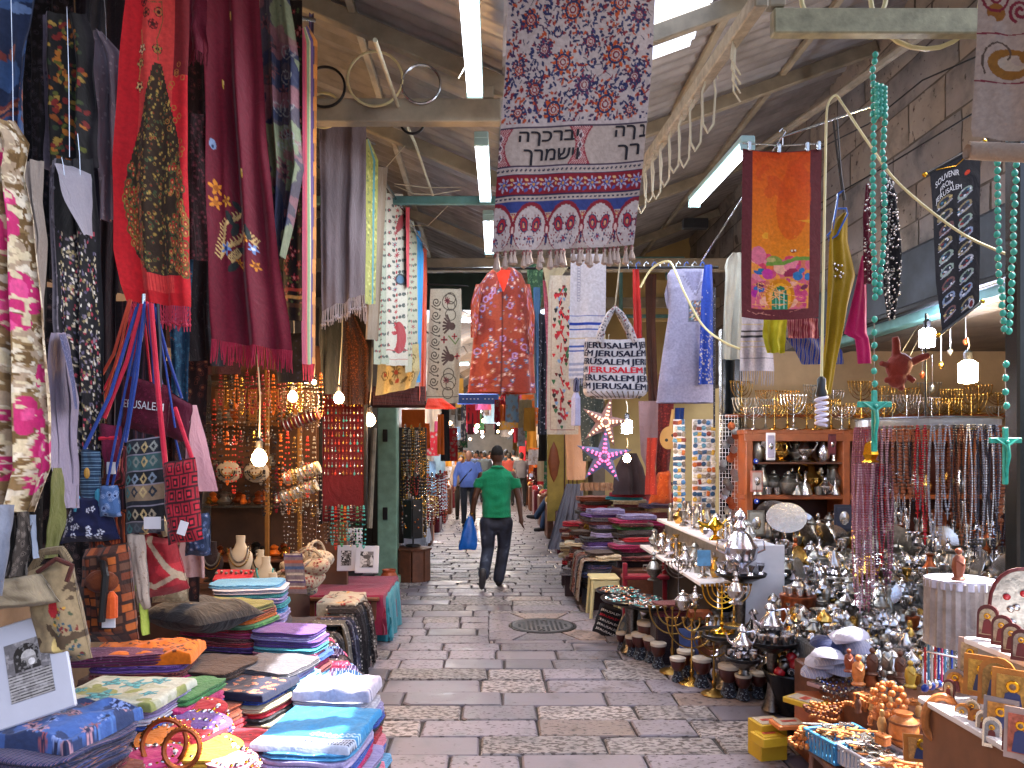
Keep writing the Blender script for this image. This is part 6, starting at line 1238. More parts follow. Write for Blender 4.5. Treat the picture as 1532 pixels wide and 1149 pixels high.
# white embroidered shirt, blue scarf, long white shirt
cv=Cv(982,395,1068,606,'#8f8da8',120); cv.nz(40,.55,'#9a98b4',2); cv.rect(1020,445,1048,478,'#5a5c6a')
for i in range(150): cv.ell(rr(1021,1047),rr(446,477),rr(.8,1.8),rr(.8,1.8),R_.choice(['#b87a40','#6a8ab0','#c8b8a0','#4a6a4a','#8a4a3c','#d0c8c0']))
cv.line([(1012,408),(1034,438),(1050,412)],2.2,'#6a6880'); cv.fn(1032,416,18,lambda a,b:(b>-16)&(np.abs(a)<11-b*.5)&(b<14),'#747290')
garment([(404,1003,1060),(412,998,1062),(440,1000,1062),(470,1000,1063),(540,990,1066),(603,982,1070)],6.3,.2,cv,PCLOTH,'shirt','long lilac white shirt with a small embroidered panel on the chest','shirt',90,120,3,4,.008,
    lambda t:[offs(t,link(Cloth(a,6.32,6.3,.6,.006,4).mesh('sleeve',10,20,fab('#8f8da8','#9c9ab6')),'sleeve',t)) for a in([(406,1002,1012),(440,994,1010),(462,998,1008)],)])
cv=Cv(1045,395,1072,578,'#1c3c98',50)
for i in range(120): y=rr(500,578) if R_.random()<.7 else rr(430,578); cv.ell(rr(1046,1071),y,rr(.6,1.4),rr(.6,1.4),'#b0a8a0')
cloth_thing('scarf','royal blue scarf with silver beads beside the lilac white shirt','scarf',Cloth([(396,1054,1066),(430,1050,1067),(575,1045,1068)],6.1,6.15,1,.012,60),30,120,PCLOTH,cv)
cloth_thing('beaded_trim','thin black beaded trim hanging right of the blue scarf','trim',Cloth([(430,1067,1071),(640,1067,1070)],6.1,6.1,0,.004,61),5,40,fab('#2a2a34','#a8a8b0','#2a2a34','speck',90))
cloth_thing('shirt','cream long shirt hanging behind the orange scarf','shirt',Cloth([(378,1096,1112),(388,1087,1124),(400,1084,1126),(410,1085,1124),(470,1082,1124),(538,1080,1120)],6.4,6.5,2.2,.022,77),30,60,fab('#8a887e','#9c9a90'))
cv=Cv(1104,478,1166,560,'#a09eae',90)
for y,h,c in((490,1.5,'#b0a070'),(500,3,'#1c1c28'),(507,3,'#1c1c28'),(515,1.5,'#b0a070'),(524,1,'#a09060'),(540,1.5,'#5a5a68')): cv.rect(1104,y,1166,y+h,c)
cloth_thing('prayer_shawl','small white shawl with black and gold stripes under the orange scarf','prayer shawl',Cloth([(472,1110,1150),(500,1109,1156),(555,1106,1160)],5.4,5.5,1.3,.012,62),50,70,PCLOTH,cv,fr=(16,.10,fab('#8a8a98','#a8a8b4'),.003))
# painted silk scarf
cv=Cv(1108,220,1234,486,'#5e2228',170); 
H=lambda a,b,t:a*(1-t)+b*t
m=(cv.X>1124)&(cv.X<1215)&(cv.Y<470)&(cv.Y>222)
tt=np.clip((cv.Y-222)/(470-222),0,1)[...,None]; g=np.array(C('#cc4a08'))*(1-tt)+np.array(C('#d88a10'))*tt; cv.a[m]=g[m]
cv.nz(26,.5,'#c03c08',3,3,.5,(1124,222,1215,300)); cv.ell(1190,300,26,60,'#c84408',.1,.6); cv.nz(30,.55,'#e0a828',4,3,.6,(1124,330,1215,390))
def inn(fn_): 
    global cv
    b=cv.a.copy(); fn_(); mm=(cv.X>1124)&(cv.X<1215)&(cv.Y<470); cv.a[~mm]=b[~mm]
def scene_():
    bx=(1124,390,1216,472); cv.rect(*bx,'#c86a50'); cv.nz(16,.5,'#c85a70',7,3,1,bx); cv.nz(12,.58,'#d88a3a',8,3,1,bx); cv.nz(9,.64,'#b83a68',9,3,1,bx)
    for i in range(34): x,y=rr(1124,1215),rr(388,462); cv.ell(x,y,rr(6,14),rr(4,8),R_.choice(['#c84a70','#d87888','#c83a5a','#d86a30','#e08a3a','#b83a88','#e0a088']),rr(-.5,.5))
    cv.ell(1135,385,12,14,'#d06a80'); cv.ell(1160,392,12,7,'#7a8a3a',.1); cv.line([(1150,398),(1175,396),(1195,390),(1215,392)],6,'#6a8a34'); cv.ell(1155,391,7,4,'#b0a060')
    for (x,y,a,b,c,r) in((1135,412,7,3,'#2a5a98',.2),(1140,408,5,3,'#1c6a8a',0),(1185,412,11,6,'#8a2444',-.3),(1196,418,8,7,'#2a6aa0',.6),(1202,410,5,4,'#2a6aa0',-.5),(1137,438,9,5,'#2a5aa0',0),(1138,432,6,5,'#6a2444',.2),(1212,420,5,6,'#2a6aa0',0),(1150,410,8,4,'#b8308a',0),(1131,446,7,6,'#a8248a',0),(1207,436,6,4,'#6a2444',-.3)): cv.ell(x,y,a,b,c,r)
    cv.ell(1169,448,22,27,'#c87808'); cv.ell(1169,450,17,22,'#e09c1c'); cv.ell(1169,454,12,22,'#1c6a48'); cv.rect(1157,454,1181,470,'#2a7a58')
    for x in(1163,1168,1175): cv.line([(x,438+abs(x-1169)),(x,468)],1.6,'#98c8b0')
    for i in range(20): cv.line([(rr(1124,1215),rr(425,468))for _ in range(2)],.9,'#e8a060')
    cv.ell(1189,378,5,2.6,'#8a3a1c'); cv.ell(1187,377,1.6,1.4,'#e8d8c0'); cv.ell(1192,377,1.6,1.4,'#e8d8c0')
inn(scene_); cv.line([(1118,474),(1132,478),(1144,474)],.8,'#b87868'); cv.line([(1136,476),(1160,479)],1,'#b87868'); cv.line([(1184,474),(1210,468)],1,'#a86858')
cl2=Cloth([(222,1111,1230),(300,1110,1229),(400,1109,1228),(474,1110,1226)],4.45,4.5,.8,.010,63,sag=5)
def clips(t):
    o=t.location
    mb=MB(); mb.tube([cl2.pos(0,0)+Vector((-.0,0,.03)),cl2.pos(.5,0)+Vector((0,0,.035)),cl2.pos(1,0)+Vector((0,0,.03))],.005,6); offs(t,mb.obj('hanger_bar',STEEL,None)).parent=t
    for u in(.08,.45,.8,.95): mb=MB(); mb.bbox(cl2.pos(u,0)+Vector((0,-.01,.015)),(.022,.02,.055),.004); q=mb.obj('clip',STEEL,t)
    mb=MB(); a=cl2.pos(.5,0)+Vector((0,0,.035)); mb.tube([a,a+Vector((0,0,.05)),a+Vector((.02,0,.08)),a+Vector((.0,0,.1)),a+Vector((-.018,0,.08))],.004,6); mb.obj('hanger_hook',STEEL,t)
cloth_thing('silk_scarf','orange silk scarf painted with a green city gate, maroon borders','scarf',cl2,130,270,PCLOTH,cv,extra=clips)
for (rw,Y,a,b,c_,kd,lb) in(([(478,1142,1178),(505,1140,1176),(528,1146,1174)],5.2,'#9aa01c','#b8b828','#4a8a4a','plain','bright yellow green cloth under the orange scarf'),
    ([(476,1176,1224),(506,1178,1226)],5.25,'#7a2c3c','#9a5a5c','#c89a90','stripe','rose shawl with fringe under the orange scarf'),
    ([(505,1176,1240),(525,1190,1260),(545,1200,1262)],5.3,'#1c3c98','#b8a82c','#2a4aa8','stripe','blue and yellow flag cloth draped low behind the cable')):
    cloth_thing('scarf',lb,'scarf',Cloth(rw,Y,Y+.02,1.6,.016,len(lb)),24,24,fab(a,b,c_,kd,60))
# yellow scarf on blue hanger
YL=fab('#8a6c08','#a88a18'); cl3=Cloth([(318,1262,1268),(330,1246,1270),(360,1240,1271),(412,1238,1282),(460,1236,1270),(500,1234,1262),(590,1222,1246)],4.6,4.65,1.6,.02,64)
t=cloth_thing('scarf','mustard yellow scarf with a silver patch on a blue hanger','scarf',cl3,30,60,YL,extra=lambda t:[MB().ball(cl3.pos(.35+.12*rr(-1,1),.33+.05*rr(-1,1),.01),.008,6,5).obj('sequin',SILVER,t,smooth=True) for _ in range(12)])
p=P(1258,305,4.6); mb=MB(); mb.tube([P(1262,285,4.6),P(1254,290,4.6),P(1252,305,4.6),P(1245,345,4.6),P(1238,352,4.6),P(1240,360,4.6),P(1252,352,4.6),P(1268,320,4.6),P(1266,312,4.6),P(1254,312,4.6)],.006,6); tag(mb.obj('clothes_hanger',mat('hanger_blue','#2458b0',.35),smooth=True),'blue plastic hanger holding the mustard scarf','hanger')
for k,(a,b) in enumerate(((1246,1262),(1252,1264))): pipe('cord','%s black cord down to the blue hanger'%['left','right'][k],[P(a,178,4.5),P(b-6,260,4.6),P(b,300,4.6)],.006,BLACKP,'cord',5)
cloth_thing('scarf','magenta cloth hanging in a narrow triangle right of the mustard scarf','scarf',Cloth([(382,1290,1297),(440,1278,1298),(500,1264,1300),(506,1280,1302),(544,1284,1306)],4.8,4.85,1.2,.014,65),20,40,fab('#a01050','#c02468'))
def sequin_strip(rows,Y,n,cols,label,ms,base,r=.006,sd=0):
    cl=Cloth(rows,Y,Y+.02,.8,.01,sd); R2=random.Random(sd)
    def ex(t):
        by={}
        for i in range(n): by.setdefault(R2.randrange(len(ms)),[]).append(cl.pos(R2.random(),R2.random(),.008))
        for k,L in by.items():
            mb=MB(); [mb.ball(p,r*R2.uniform(.6,1.3),6,4,sc=(1,.5,1)) for p in L]; mb.obj('sequin',ms[k],t,smooth=True,kind='stuff')
    cloth_thing('sequin_scarf',label,'scarf',cl,16,40,base,extra=ex)
sequin_strip([(262,1324,1332),(290,1316,1340),(380,1318,1348),(440,1322,1344),(478,1328,1336)],4.7,420,0,'black hip scarf thick with silver beads near the turquoise rosary',[SILVER,PEWTER,BLACKP],fab('#141418','#24242c'),.0065,5)
sequin_strip([(275,1296,1302),(320,1292,1304),(425,1294,1304)],4.65,120,0,'narrow wine red strip with silver coins left of the rosary',[SILVER,mat('wine_bead','#5a1028',.3)],fab('#4a1224','#6a1c34'),.006,6)
# souvenir banner
cv=Cv(1388,205,1468,496,'#12121c',130)
for i in range(9):
    for s in(0,1):
        x,y=1400+s*34+rr(-2,2),272+i*25+s*6; c1=R_.choice(['#7a8aa8','#8a9a90','#6a4a4a','#a8a8b0','#8a7a5a'])
        cv.ell(x+8,y,13,9,c1,-.3); cv.ell(x+8,y-1,9,5,'#23283a',-.3)
        for k in range(7): cv.ell(x+rr(-3,18),y+rr(-7,7),rr(1,3),rr(1,2),R_.choice(['#b8b8c8','#8a2a2a','#3a6a8a','#c8b070','#2c4a34','#e0e0e8']))
        cv.line([(x-4,y+9),(x+20,y+3)],1.6,'#a8a8b8')
cv.ell(1447,244,4.4,4,'#c83818'); cv.ell(1450,484,6,8,'#b8b8c4'); cv.ell(1450,484,4,6,'#6a1c24')
clb=Cloth([(236,1391,1466),(300,1396,1466),(400,1400,1465),(476,1410,1464)],4.25,4.3,.5,.006,66,slope=-42)
def ban(t):
    for txt,v0,v1,u0,u1 in(('SOUVENIR',.062,.098,.08,.56),('FROM',.112,.145,.17,.42),('JERUSALEM',.16,.20,.06,.60)):
        vs,fs=text_mesh(txt,1,0); xs=[v.x for v in vs]; ys=[v.y for v in vs]; mb=MB()
        mb.add([clb.pos(u0+(u1-u0)*(v.x-min(xs))/(max(xs)-min(xs)),v1-(v1-v0)*(v.y-min(ys))/(max(ys)-min(ys))+.05*((v.x/(max(xs)-min(xs)))**2)*2-.0,.006) for v in vs],fs); link(mb.mesh('lettering',WHITE,fix=False),'lettering',t)
    for v in(0,1):
        mb=MB(); a,b=clb.pos(0,v),clb.pos(1,v); mb.tube([a+(a-b)*.08,b+(b-a)*.06],.009,8); mb.obj('rod',BLACKP,t,smooth=True)
        for p in(a+(a-b)*.1,b+(b-a)*.08): MB().ball(p,.014,8,6).obj('rod_end',GOLD,t,smooth=True)
    mb=MB(); mb.tube([clb.pos(.05,0),clb.pos(.5,0)+Vector((0,-.01,-.05)),clb.pos(.97,0)],.003,5); mb.obj('cord',GOLD,t)
cloth_thing('souvenir_banner','black banner of small pictures lettered SOUVENIR FROM JERUSALEM','banner',clb,100,250,PCLOTH,cv,extra=ban)
# rolled cloth at the top right corner
cv=Cv(1445,-10,1545,225,'#978578',110)
for y in(58,134): cv.line([(1445,y+2),(1490,y),(1545,y-4)],2.2,'#6a1828')
cv.spiral(1515,20,18,5,'#6a1828',ph=2); cv.ell(1475,25,16,14,'#7a4c18'); cv.ell(1466,38,9,7,'#978578'); cv.spiral(1470,2,24,4,'#6a1828')
cv.ell(1500,104,36,24,'#7a5018'); cv.ell(1506,102,23,12,'#a0907e'); cv.ell(1522,98,18,8,'#978578'); cv.spiral(1490,95,40,3,'#4a3a30',turns=.7,ph=2.4); cv.ell(1525,92,10,10,'#7a5018')
clr=Cloth([(-14,1463,1560),(60,1458,1560),(140,1452,1560),(196,1448,1560),(208,1450,1560)],2.5,2.35,.6,.012,67)
def roll(t):
    mb=MB(); a,b=clr.pos(0,1),clr.pos(1,1); d=(b-a).normalized(); n=26; vs=[]
    for s in range(2):
        for i in range(n): q=-.3-TAU*1.6*i/(n-1); r=.030*(1-.4*i/(n-1)); p=(a,b)[s]; vs.append(p+Vector((0,.028+math.sin(q)*r-.0,math.cos(q)*r-.035)))
    mb.add(vs,[(i,i+1,n+i+1,n+i) for i in range(n-1)]); mb.obj('rolled_hem',fab('#8a7868','#a08e7e'),t,smooth=True)
cloth_thing('rolled_cloth','beige cloth with ochre and red scrolls rolled at its bottom, top right','textile',clr,90,200,PCLOTH,cv,extra=roll)
# turquoise rosaries
TQ=mat('turquoise_glass','#2f9a86',.18,var=.2,sc=60,bump=0,coat=.3); 
def cross(c,h,w_,m,t):
    MB().bbox(c,(.022*h/.25,.014,h),.003).obj('cross_upright',m,t); MB().bbox(c+Vector((0,0,h*.27)),(w_,.0145,.024*h/.25),.003).obj('cross_arm',m,t)
    mb=MB(); k=h/.25; f=c+Vector((0,-.013,0)); mb.tube([f+Vector((0,0,.045*k)),f+Vector((.004,-.004,.0)),f+Vector((-.002,0,-.05*k)),f+Vector((0,0,-.09*k))],[.010*k,.009*k,.007*k,.004*k],7); mb.ball(f+Vector((0,-.002,.06*k)),.009*k,8,6)
    for s in(-1,1): mb.tube([f+Vector((.006*s,0,.045*k)),f+Vector((.05*s*k,0,.075*k))],[.005*k,.004*k],6)
    mb.obj('figure',m,t,smooth=True)
def rosary(name,label,top,ptsL,ptsR,tail,Y,r,cross_c,ch,cw,sp):
    t=thing(name,label,'rosary',P(*top,Y)); o=t.location; mbead=MB().ball((0,0,0),1,10,7).mesh('bead',TQ,smooth=True)
    def run(pts,step):
        Q=[P(x,y,Y) for x,y in pts]; d=0; out=[]
        for a,b in zip(Q[:-1],Q[1:]):
            L=(b-a).length
            while d<L: out.append(a.lerp(b,d/L)); d+=step
            d-=L
        return out
    for p in run(ptsL,sp)+run(ptsR,sp)+run(tail,sp*1.75):
        b=link(mbead,'bead',t,p-o+Vector((rr(-.002,.002),rr(-.006,.006),0))); b.scale=(r,r,r*1.18)
    mb=MB(); [mb.tube([P(*a,Y)-o for a in pts],.0025,4) for pts in(ptsL,ptsR,tail)]; mb.obj('wire',STEEL,t); cross(P(*cross_c,Y)-o,ch,cw,TQ,t)
rosary('rosary','long turquoise glass rosary with crucifix hanging from the rusty frame',(1310,75),[(1309,82),(1306,100),(1307,190),(1306,300),(1307,400),(1311,440),(1308,448)],[(1318,130),(1326,160),(1321,210),(1323,300),(1321,380),(1316,440)],[(1308,478),(1308,580)],3.5,.0135,(1308,630),.28,.155,.0335)
for k in range(16): pass
rosary('rosary','turquoise glass rosary with crucifix at the right edge',(1492,215),[(1491,220),(1492,260),(1494,400),(1500,450),(1502,500)],[(1520,235),(1518,300),(1515,380),(1512,440),(1510,500)],[(1504,545),(1505,615)],3.35,.0135,(1504,682),.25,.14,.0345)
tq=thing('rosary','shorter doubled turquoise strands at the top of the long rosary','rosary',P(1318,120,3.48)); mbead=MB().ball((0,0,0),1,8,6).mesh('bead',TQ,smooth=True)
for i in range(22): b=link(mbead,'bead',tq,P(1312+(i%3)*6,128+i*2.2,3.47+.01*(i%2))-tq.location); b.scale=(.012,.012,.015)
# hanging wind chimes and the plush animal inside the shop
BR2=fab('#5e1c12','#7a2a1c'); p=P(1345,548,5.2); t=thing('plush_animal','reddish brown plush animal hanging upside down in the silver shop','plush toy',p,(0,.5,0))
mb=MB(); mb.ball((0,0,0),.085,14,9,sc=(1,.8,1.1)); mb.ball((.03,0,-.085),.06,12,8); [mb.ball((.03+.055*s,0,-.12),.022,8,6) for s in(-1,1)]; [mb.tube([(.05*s,0,.05),(.1*s,-.02,.12),(.13*s,-.03,.15)],[.03,.026,.022],8) for s in(-1,1)]; [mb.tube([(.07*s,0,-.03),(.13*s,-.03,-.05)],[.022,.018],8) for s in(-1,1)]
me=mb.mesh('tmp',BR2,smooth=True); o=link(me,'body',t); md=o.modifiers.new('r','REMESH'); md.mode='VOXEL'; md.voxel_size=.008; md.use_smooth_shade=True
for s in(-1,1): MB().tube([(.03*s,0,.1),(.02*s,0,.3)],.003,4).obj('cord',DARK,t)
for k,(px,py) in enumerate(((1380,555),(1395,575),(1408,540),(1445,505),(1422,520))):
    p=P(px,py,5.7); t=thing('hanging_charm','small metal charm on a chain, %s from the left above the warm bulb'%nth(k+1),'charm',p); MB().tube([(0,0,0),(0,0,.22)],.002,4).obj('chain',PEWTER,t); MB().lathe([(.004,0),(.022,-.02),(.016,-.045),(.004,-.06)],8).obj('charm_body',[COPPER,PEWTER,BRASS][k%3],t,smooth=True)
# flying gallery pieces in the middle distance
tag(MB().bbox((0,0,0),(.55,.1,.62),.01).obj('cream_box',mat('pale_panel','#b39c68',.7),loc=P(975,450,11.5)),'square cream panel behind the printed bag handles','panel')
gr=thing('window_grille','teal frame with curved bars behind the printed bag','grille',P(975,430,11.2))
for z in(.42,-.42): MB().bbox((0,0,z),(.95,.05,.05),.006).obj('frame_bar',TEAL,gr)
for x in(-.45,.45): MB().bbox((x,0,0),(.05,.05,.84),.006).obj('frame_bar',TEAL,gr)
for s in(-1,1): mb=MB(); mb.tube([(.43-math.sin(PI*i/10)*.22,0,s*.18+math.cos(PI*i/10)*.16) for i in range(11)],.015,6); mb.obj('curved_bar',TEAL,gr)
pipe('hanging_rail','dark rail over the centre scarves',[P(640,402,6.9),P(1075,400,6.5)],.012,DARK,'rail'); pipe('hanging_rail','rail carrying the clothes above the silver shop',[P(1050,390,6.2),P(1170,205,4.4),P(1300,160,4.3)],.006,STEEL,'rail',6)
for k,x in enumerate(range(940,1050,12)): mb=MB(); a=P(x,402,6.6); mb.tube([a,a+Vector((0,0,.04)),a+Vector((.02,0,.06)),a+Vector((.035,0,.04))],.004,5); tag(mb.obj('hook',mat('hanger_blue','#2458b0',.35) if k%2 else STEEL,smooth=True),'%s small %s hook from the left on the centre rail'%(nth(k+1),['steel','blue'][k%2]),'hook')
# ================= RIGHT: SILVER SHOP =================
def L_(prof,n=14,**k): return MB().lathe(prof,n,**k)
def menorah(h,w,arms=3,cup=.012,r=.006):
    mb=MB(); L_=mb.lathe; L_([(.30*w,0),(.30*w,h*.02),(.16*w,h*.06),(.04*w,h*.10),(.07*w,h*.16),(.03*w,h*.2),(.05*w,h*.3),(.03*w,h*.34),(.03*w,h*.93),(.06*w,h*.95),(.06*w,h)],10); mb.mi=1
    for k in range(1,arms+1):
        R=w/2*k/arms; zc=h*.93
        pts=[(math.cos(a)*R,0,zc-abs(math.sin(a))*min(R*1.15,h*.62)) for a in np.linspace(0,PI,15)]; mb.tube(pts,r,5)
        for s in(-1,1): mb.lathe([(r,zc-.0),(cup,zc+cup),(cup,zc+cup*2)],7,(s*R,0,0),mi=2)
    return mb
def jug(h,handle=True,spout=True):
    mb=MB(); mb.lathe([(.22*h,0),(.24*h,.03*h),(.1*h,.1*h),(.3*h,.3*h),(.32*h,.42*h),(.14*h,.62*h),(.1*h,.74*h),(.16*h,.8*h),(.1*h,.9*h),(.03*h,.94*h),(.04*h,.98*h),(0,h)],14)
    if handle: mb.tube([(.12*h,0,.74*h),(.34*h,0,.78*h),(.42*h,0,.6*h),(.3*h,0,.36*h)],.025*h,6)
    if spout: mb.tube([(-.26*h,0,.36*h),(-.42*h,0,.5*h),(-.5*h,0,.74*h)],[.05*h,.035*h,.02*h],7)
    return mb
PROTO={'goblet':(MB().lathe([(.035,0),(.036,.006),(.01,.02),(.008,.06),(.03,.085),(.036,.13),(.032,.131),(.02,.09)],14),),
 'vase':(MB().lathe([(.03,0),(.045,.04),(.05,.08),(.022,.13),(.018,.16),(.032,.18),(.028,.18)],14),),
 'jug':(jug(.19),),'pot':(MB().lathe([(.035,0),(.055,.03),(.058,.07),(.03,.10),(.034,.11),(.012,.12),(.010,.135),(0,.14)],14),),
 'ball':(MB().ball((0,0,.04),.04,14,10),),'bowl':(MB().lathe([(.03,0),(.035,.01),(.07,.045),(.08,.06),(.076,.06),(.03,.02),(0,.018)],16),),
 'candlestick':(MB().lathe([(.04,0),(.042,.01),(.015,.03),(.02,.06),(.01,.08),(.016,.13),(.01,.15),(.022,.18),(.018,.2)],12),),
 'box':(MB().bbox((0,0,.03),(.10,.07,.06),.008).bbox((0,0,.068),(.104,.074,.018),.006).ball((0,0,.083),.009,6,5),),
 'cup':(MB().lathe([(.022,0),(.028,.05),(.026,.05),(.018,.01)],12),),
 'plate':(MB().lathe([(0,0),(.07,.004),(.10,.014),(.10,.018),(.066,.009),(.0,.006)],22,rot=Matrix.Rotation(1.25,3,'X'),c=(0,0,.095)),),
 'menorah':(menorah(.2,.17,3,.009,.004),),'bell':(MB().lathe([(.04,0),(.036,.02),(.024,.06),(.01,.075),(.006,.12),(.012,.13),(0,.14)],12),),
 'figurine':(MB().lathe([(.028,0),(.03,.01),(.02,.03),(.03,.07),(.02,.11),(.01,.12),(.018,.135),(.012,.16),(0,.165)],10),)}
for k in list(PROTO): 
    mb=PROTO[k][0]; mb.m=[0]*len(mb.f); PROTO[k]=mb.mesh(k,SILVER,smooth=True)
DSILV=mat('dark_silver','#6e6a66',.3,1,var=.5,sc=60,bump=.6,bd=.004); WSIL=mat('bright_plate','#d8d4d8',.18,1,var=.12,sc=60,bump=.5,bd=.003)
MATN=[(SILVER,'silver'),(PEWTER,'pewter'),(WSIL,'polished'),(DSILV,'blackened'),(BRASS,'brass'),(SILVER,'silver'),(PEWTER,'pewter'),(COPPER,'copper')]
def put(kind,loc,m,label,s=1,rz=0,group=None,name=None):
    o=link(PROTO[kind],name or kind,None,loc,rz); o.scale=(s,s,s) if not hasattr(s,'__len__') else s
    o.material_slots[0].link='OBJECT'; o.material_slots[0].material=m
    if label: tag(o,label,kind,group)
    return o
def row(x0,x1,n,y,z,kinds,desc,wts=None,s=1,jy=.03,yend=None):
    """a row of table goods told apart by kind, metal and place in the row"""
    xs=[x0+(x1-x0)*(i+.5)/n+rr(-.25,.25)*(x1-x0)/n for i in range(n)]
    for i,x in enumerate(xs):
        k=R_.choice(kinds); m,nm=MATN[R_.choices(range(8),[5,4,3,2,1.1,2,2,.5])[0]] if wts is None else MATN[R_.choices(range(8),wts)[0]]
        yy=y+((yend-y)*(i+.5)/n if yend is not None else 0); put(k,(x,yy+rr(-jy,jy),z),m,'%s %s, %s from the left %s'%(nm,k,nth(i+1),desc),s*rr(.8,1.2),rr(0,6.2),desc.replace('in the','goods in the').replace('on the','goods on the'))
# terraces
CLOTHB=fab('#3c3a3a','#565450','#2c2a2a','speck',30); tr=thing('display_terrace','dark stepped terraces carrying the silverware','display stand',(3.1,5.9,0))
ST=[(4.42,5.0,.50,1.98),(5.0,5.6,.60,2.12),(5.6,6.25,.70,2.28),(6.25,7.0,.82,2.35)]
for y0,y1,z,x0 in ST: MB().bbox(((x0+4.9)/2-3.1,(y0+y1)/2-5.9,z/2),(4.9-x0,y1-y0-.004,z),.01).obj('step',CLOTHB,tr)
K1=['goblet','goblet','pot','ball','jug','vase','bowl','cup','box','candlestick','bell','plate','figurine']
nm=['front','second','third','rearmost']
for q,(y0,y1,z,x0) in enumerate(ST):
    for r_ in range(3): 
        xr=[3.55,3.75,3.95,4.3][q]; row(x0+.03,xr,[15,17,18,20][q],y0+.11+.2*r_,z,K1,'in the %s line of the %s silver terrace'%(['near','middle','far'][r_],nm[q]),s=[.95,1.0,1.1,1.2][q])
# the many trinkets crowding the step fronts and the foot of the terraces: too small to pick apart
pcs=[MB().lathe([(.03,0),(.012,.015),(.01,.05),(.03,.07),(.034,.10),(.028,.10)],8),MB().ball((0,0,.035),.035,8,6),MB().lathe([(.035,0),(.055,.03),(.05,.06),(.02,.09),(0,.11)],8),MB().lathe([(.03,0),(.03,.05),(.036,.055),(0,.07)],8),MB().lathe([(.02,0),(.04,.04),(.015,.09),(.025,.12),(0,.13)],8)]
mb=MB()
for i in range(2300):
    q=i%4; y0,y1,z,x0=ST[q]; pc=R_.choice(pcs); u=rr(0,1)
    if i%3: P0=(rr(x0-.02,[3.3,3.5,3.8,4.2][q]),y0-.02-rr(0,.05),z-rr(.0,.13))
    elif i%2: P0=(x0-.03-rr(0,.05),rr(y0,y1),z-rr(0,.3))
    else: P0=(rr(x0,4.2),rr(y0,y1),z)
    sc_=rr(.5,.95); mb.add([(v[0]*sc_+P0[0]-3.1,v[1]*sc_+P0[1]-5.9,v[2]*sc_+P0[2]) for v in pc.v],pc.f,R_.choices(range(4),[5,4,2,1])[0])
mb.obj('silver_trinket',[SILVER,PEWTER,WSIL,BRASS],tr,smooth=True,kind='stuff')
# shelf unit
su=thing('shelf_unit','orange brown wooden shelves full of silver at the back of the shop','shelf',(3.8,7.55,0))
for x in(2.47,3.40,4.62,5.2): MB().bbox((x-3.8,-.02,.95),(.07,.36,1.9),.008).obj('upright',OWOOD,su)
for k,z in enumerate((1.885,1.26,.46)): MB().bbox((.03,0,z),(2.82,.38,.045),.006).obj('shelf_board',OWOOD,su)
MB().bbox((-.85,-.01,.86),(.85,.36,.03),.006).obj('shelf_board',OWOOD,su); MB().bbox((-.85,-.01,1.585),(.85,.34,.02),.004).obj('shelf_board',WOOD,su); MB().bbox((.03,.19,.95),(2.8,.02,1.85),.004).obj('back_panel',mat('red_brown_panel','#4a1e10',.55,var=.3,sc=4),su)
MB().bbox((.03,-.19,1.83),(2.82,.03,.07),.004).obj('front_rail',OWOOD,su)
MB().bbox((.1,.3,2.06),(3.0,.12,.03),.004).obj('shelf_board',OWOOD,su)
MM=menorah(.30,.26,4,.012,.005); MM.m=[0]*len(MM.f); MM=MM.mesh('menorah',BRASS,smooth=True); PROTO['big']=MM
for k,(y,z,n,d) in enumerate(((7.4,1.908,13,'on the top board of the orange shelves'),(7.62,1.908,11,'just behind the front menorahs on the top board'),(7.84,2.08,12,'on the high ledge against the cream wall'))):
    for i in range(n):
        x=2.5+.215*i+rr(-.03,.03) if k!=2 else 2.55+.24*i+rr(-.05,.05); m,nn=MATN[R_.choice([0,4,4,4,1,1])]; o=put('big',(x,y,z),m,None,(rr(.7,1.05),1,rr(.7,1.15)),rr(-.4,.4),name='menorah'); tag(o,'%s menorah, %s from the left %s'%(nn,nth(i+1),d),'menorah','menorahs '+d)
row(2.52,3.36,9,7.5,1.284,['jug','vase','pot','figurine'],'on the upper board of the left shelf bay',s=1.7); row(2.52,3.36,9,7.36,1.284,['pot','box','cup','bell'],'at the front of the upper left shelf board',s=1.4); row(2.52,3.36,7,7.45,1.60,['vase','jug','plate','figurine'],'on the thin top board of the left bay',s=1.35); row(2.56,3.36,6,7.42,.876,['plate','plate','vase','figurine'],'on the middle board of the left shelf bay',s=1.5)
row(3.46,4.6,8,7.45,1.284,['jug','plate','vase'],'on the upper board behind the necklaces',s=1.3); row(2.55,4.6,14,7.4,.483,['pot','bowl','vase','ball'],'on the lowest board of the orange shelves',s=1.4)
row(2.5,4.7,16,7.12,.82,['vase','plate','jug','candlestick','pot'],'in the tall line before the orange shelves',s=1.55); row(3.4,4.7,12,7.2,.95,['figurine','candlestick','bell'],'standing under the hanging necklaces',s=1.3)
def framed(px,py,Y,w,h,m1,m2,label,rz=0):
    t=thing('framed_plaque',label,'plaque',P(px,py,Y),rz); MB().bbox((0,0,0),(w,.02,h),.004).obj('frame',m1,t); MB().bbox((0,-.012,0),(w*.76,.01,h*.82),.003).obj('panel',m2,t); mb=MB(); mb.lathe([(w*.28,0),(w*.2,.006),(w*.1,.012),(0,.014)],10,(0,-.016,0),rot=Matrix.Rotation(PI/2,3,'X'),sy=1.4); mb.obj('relief',SILVER,t,smooth=True); return t
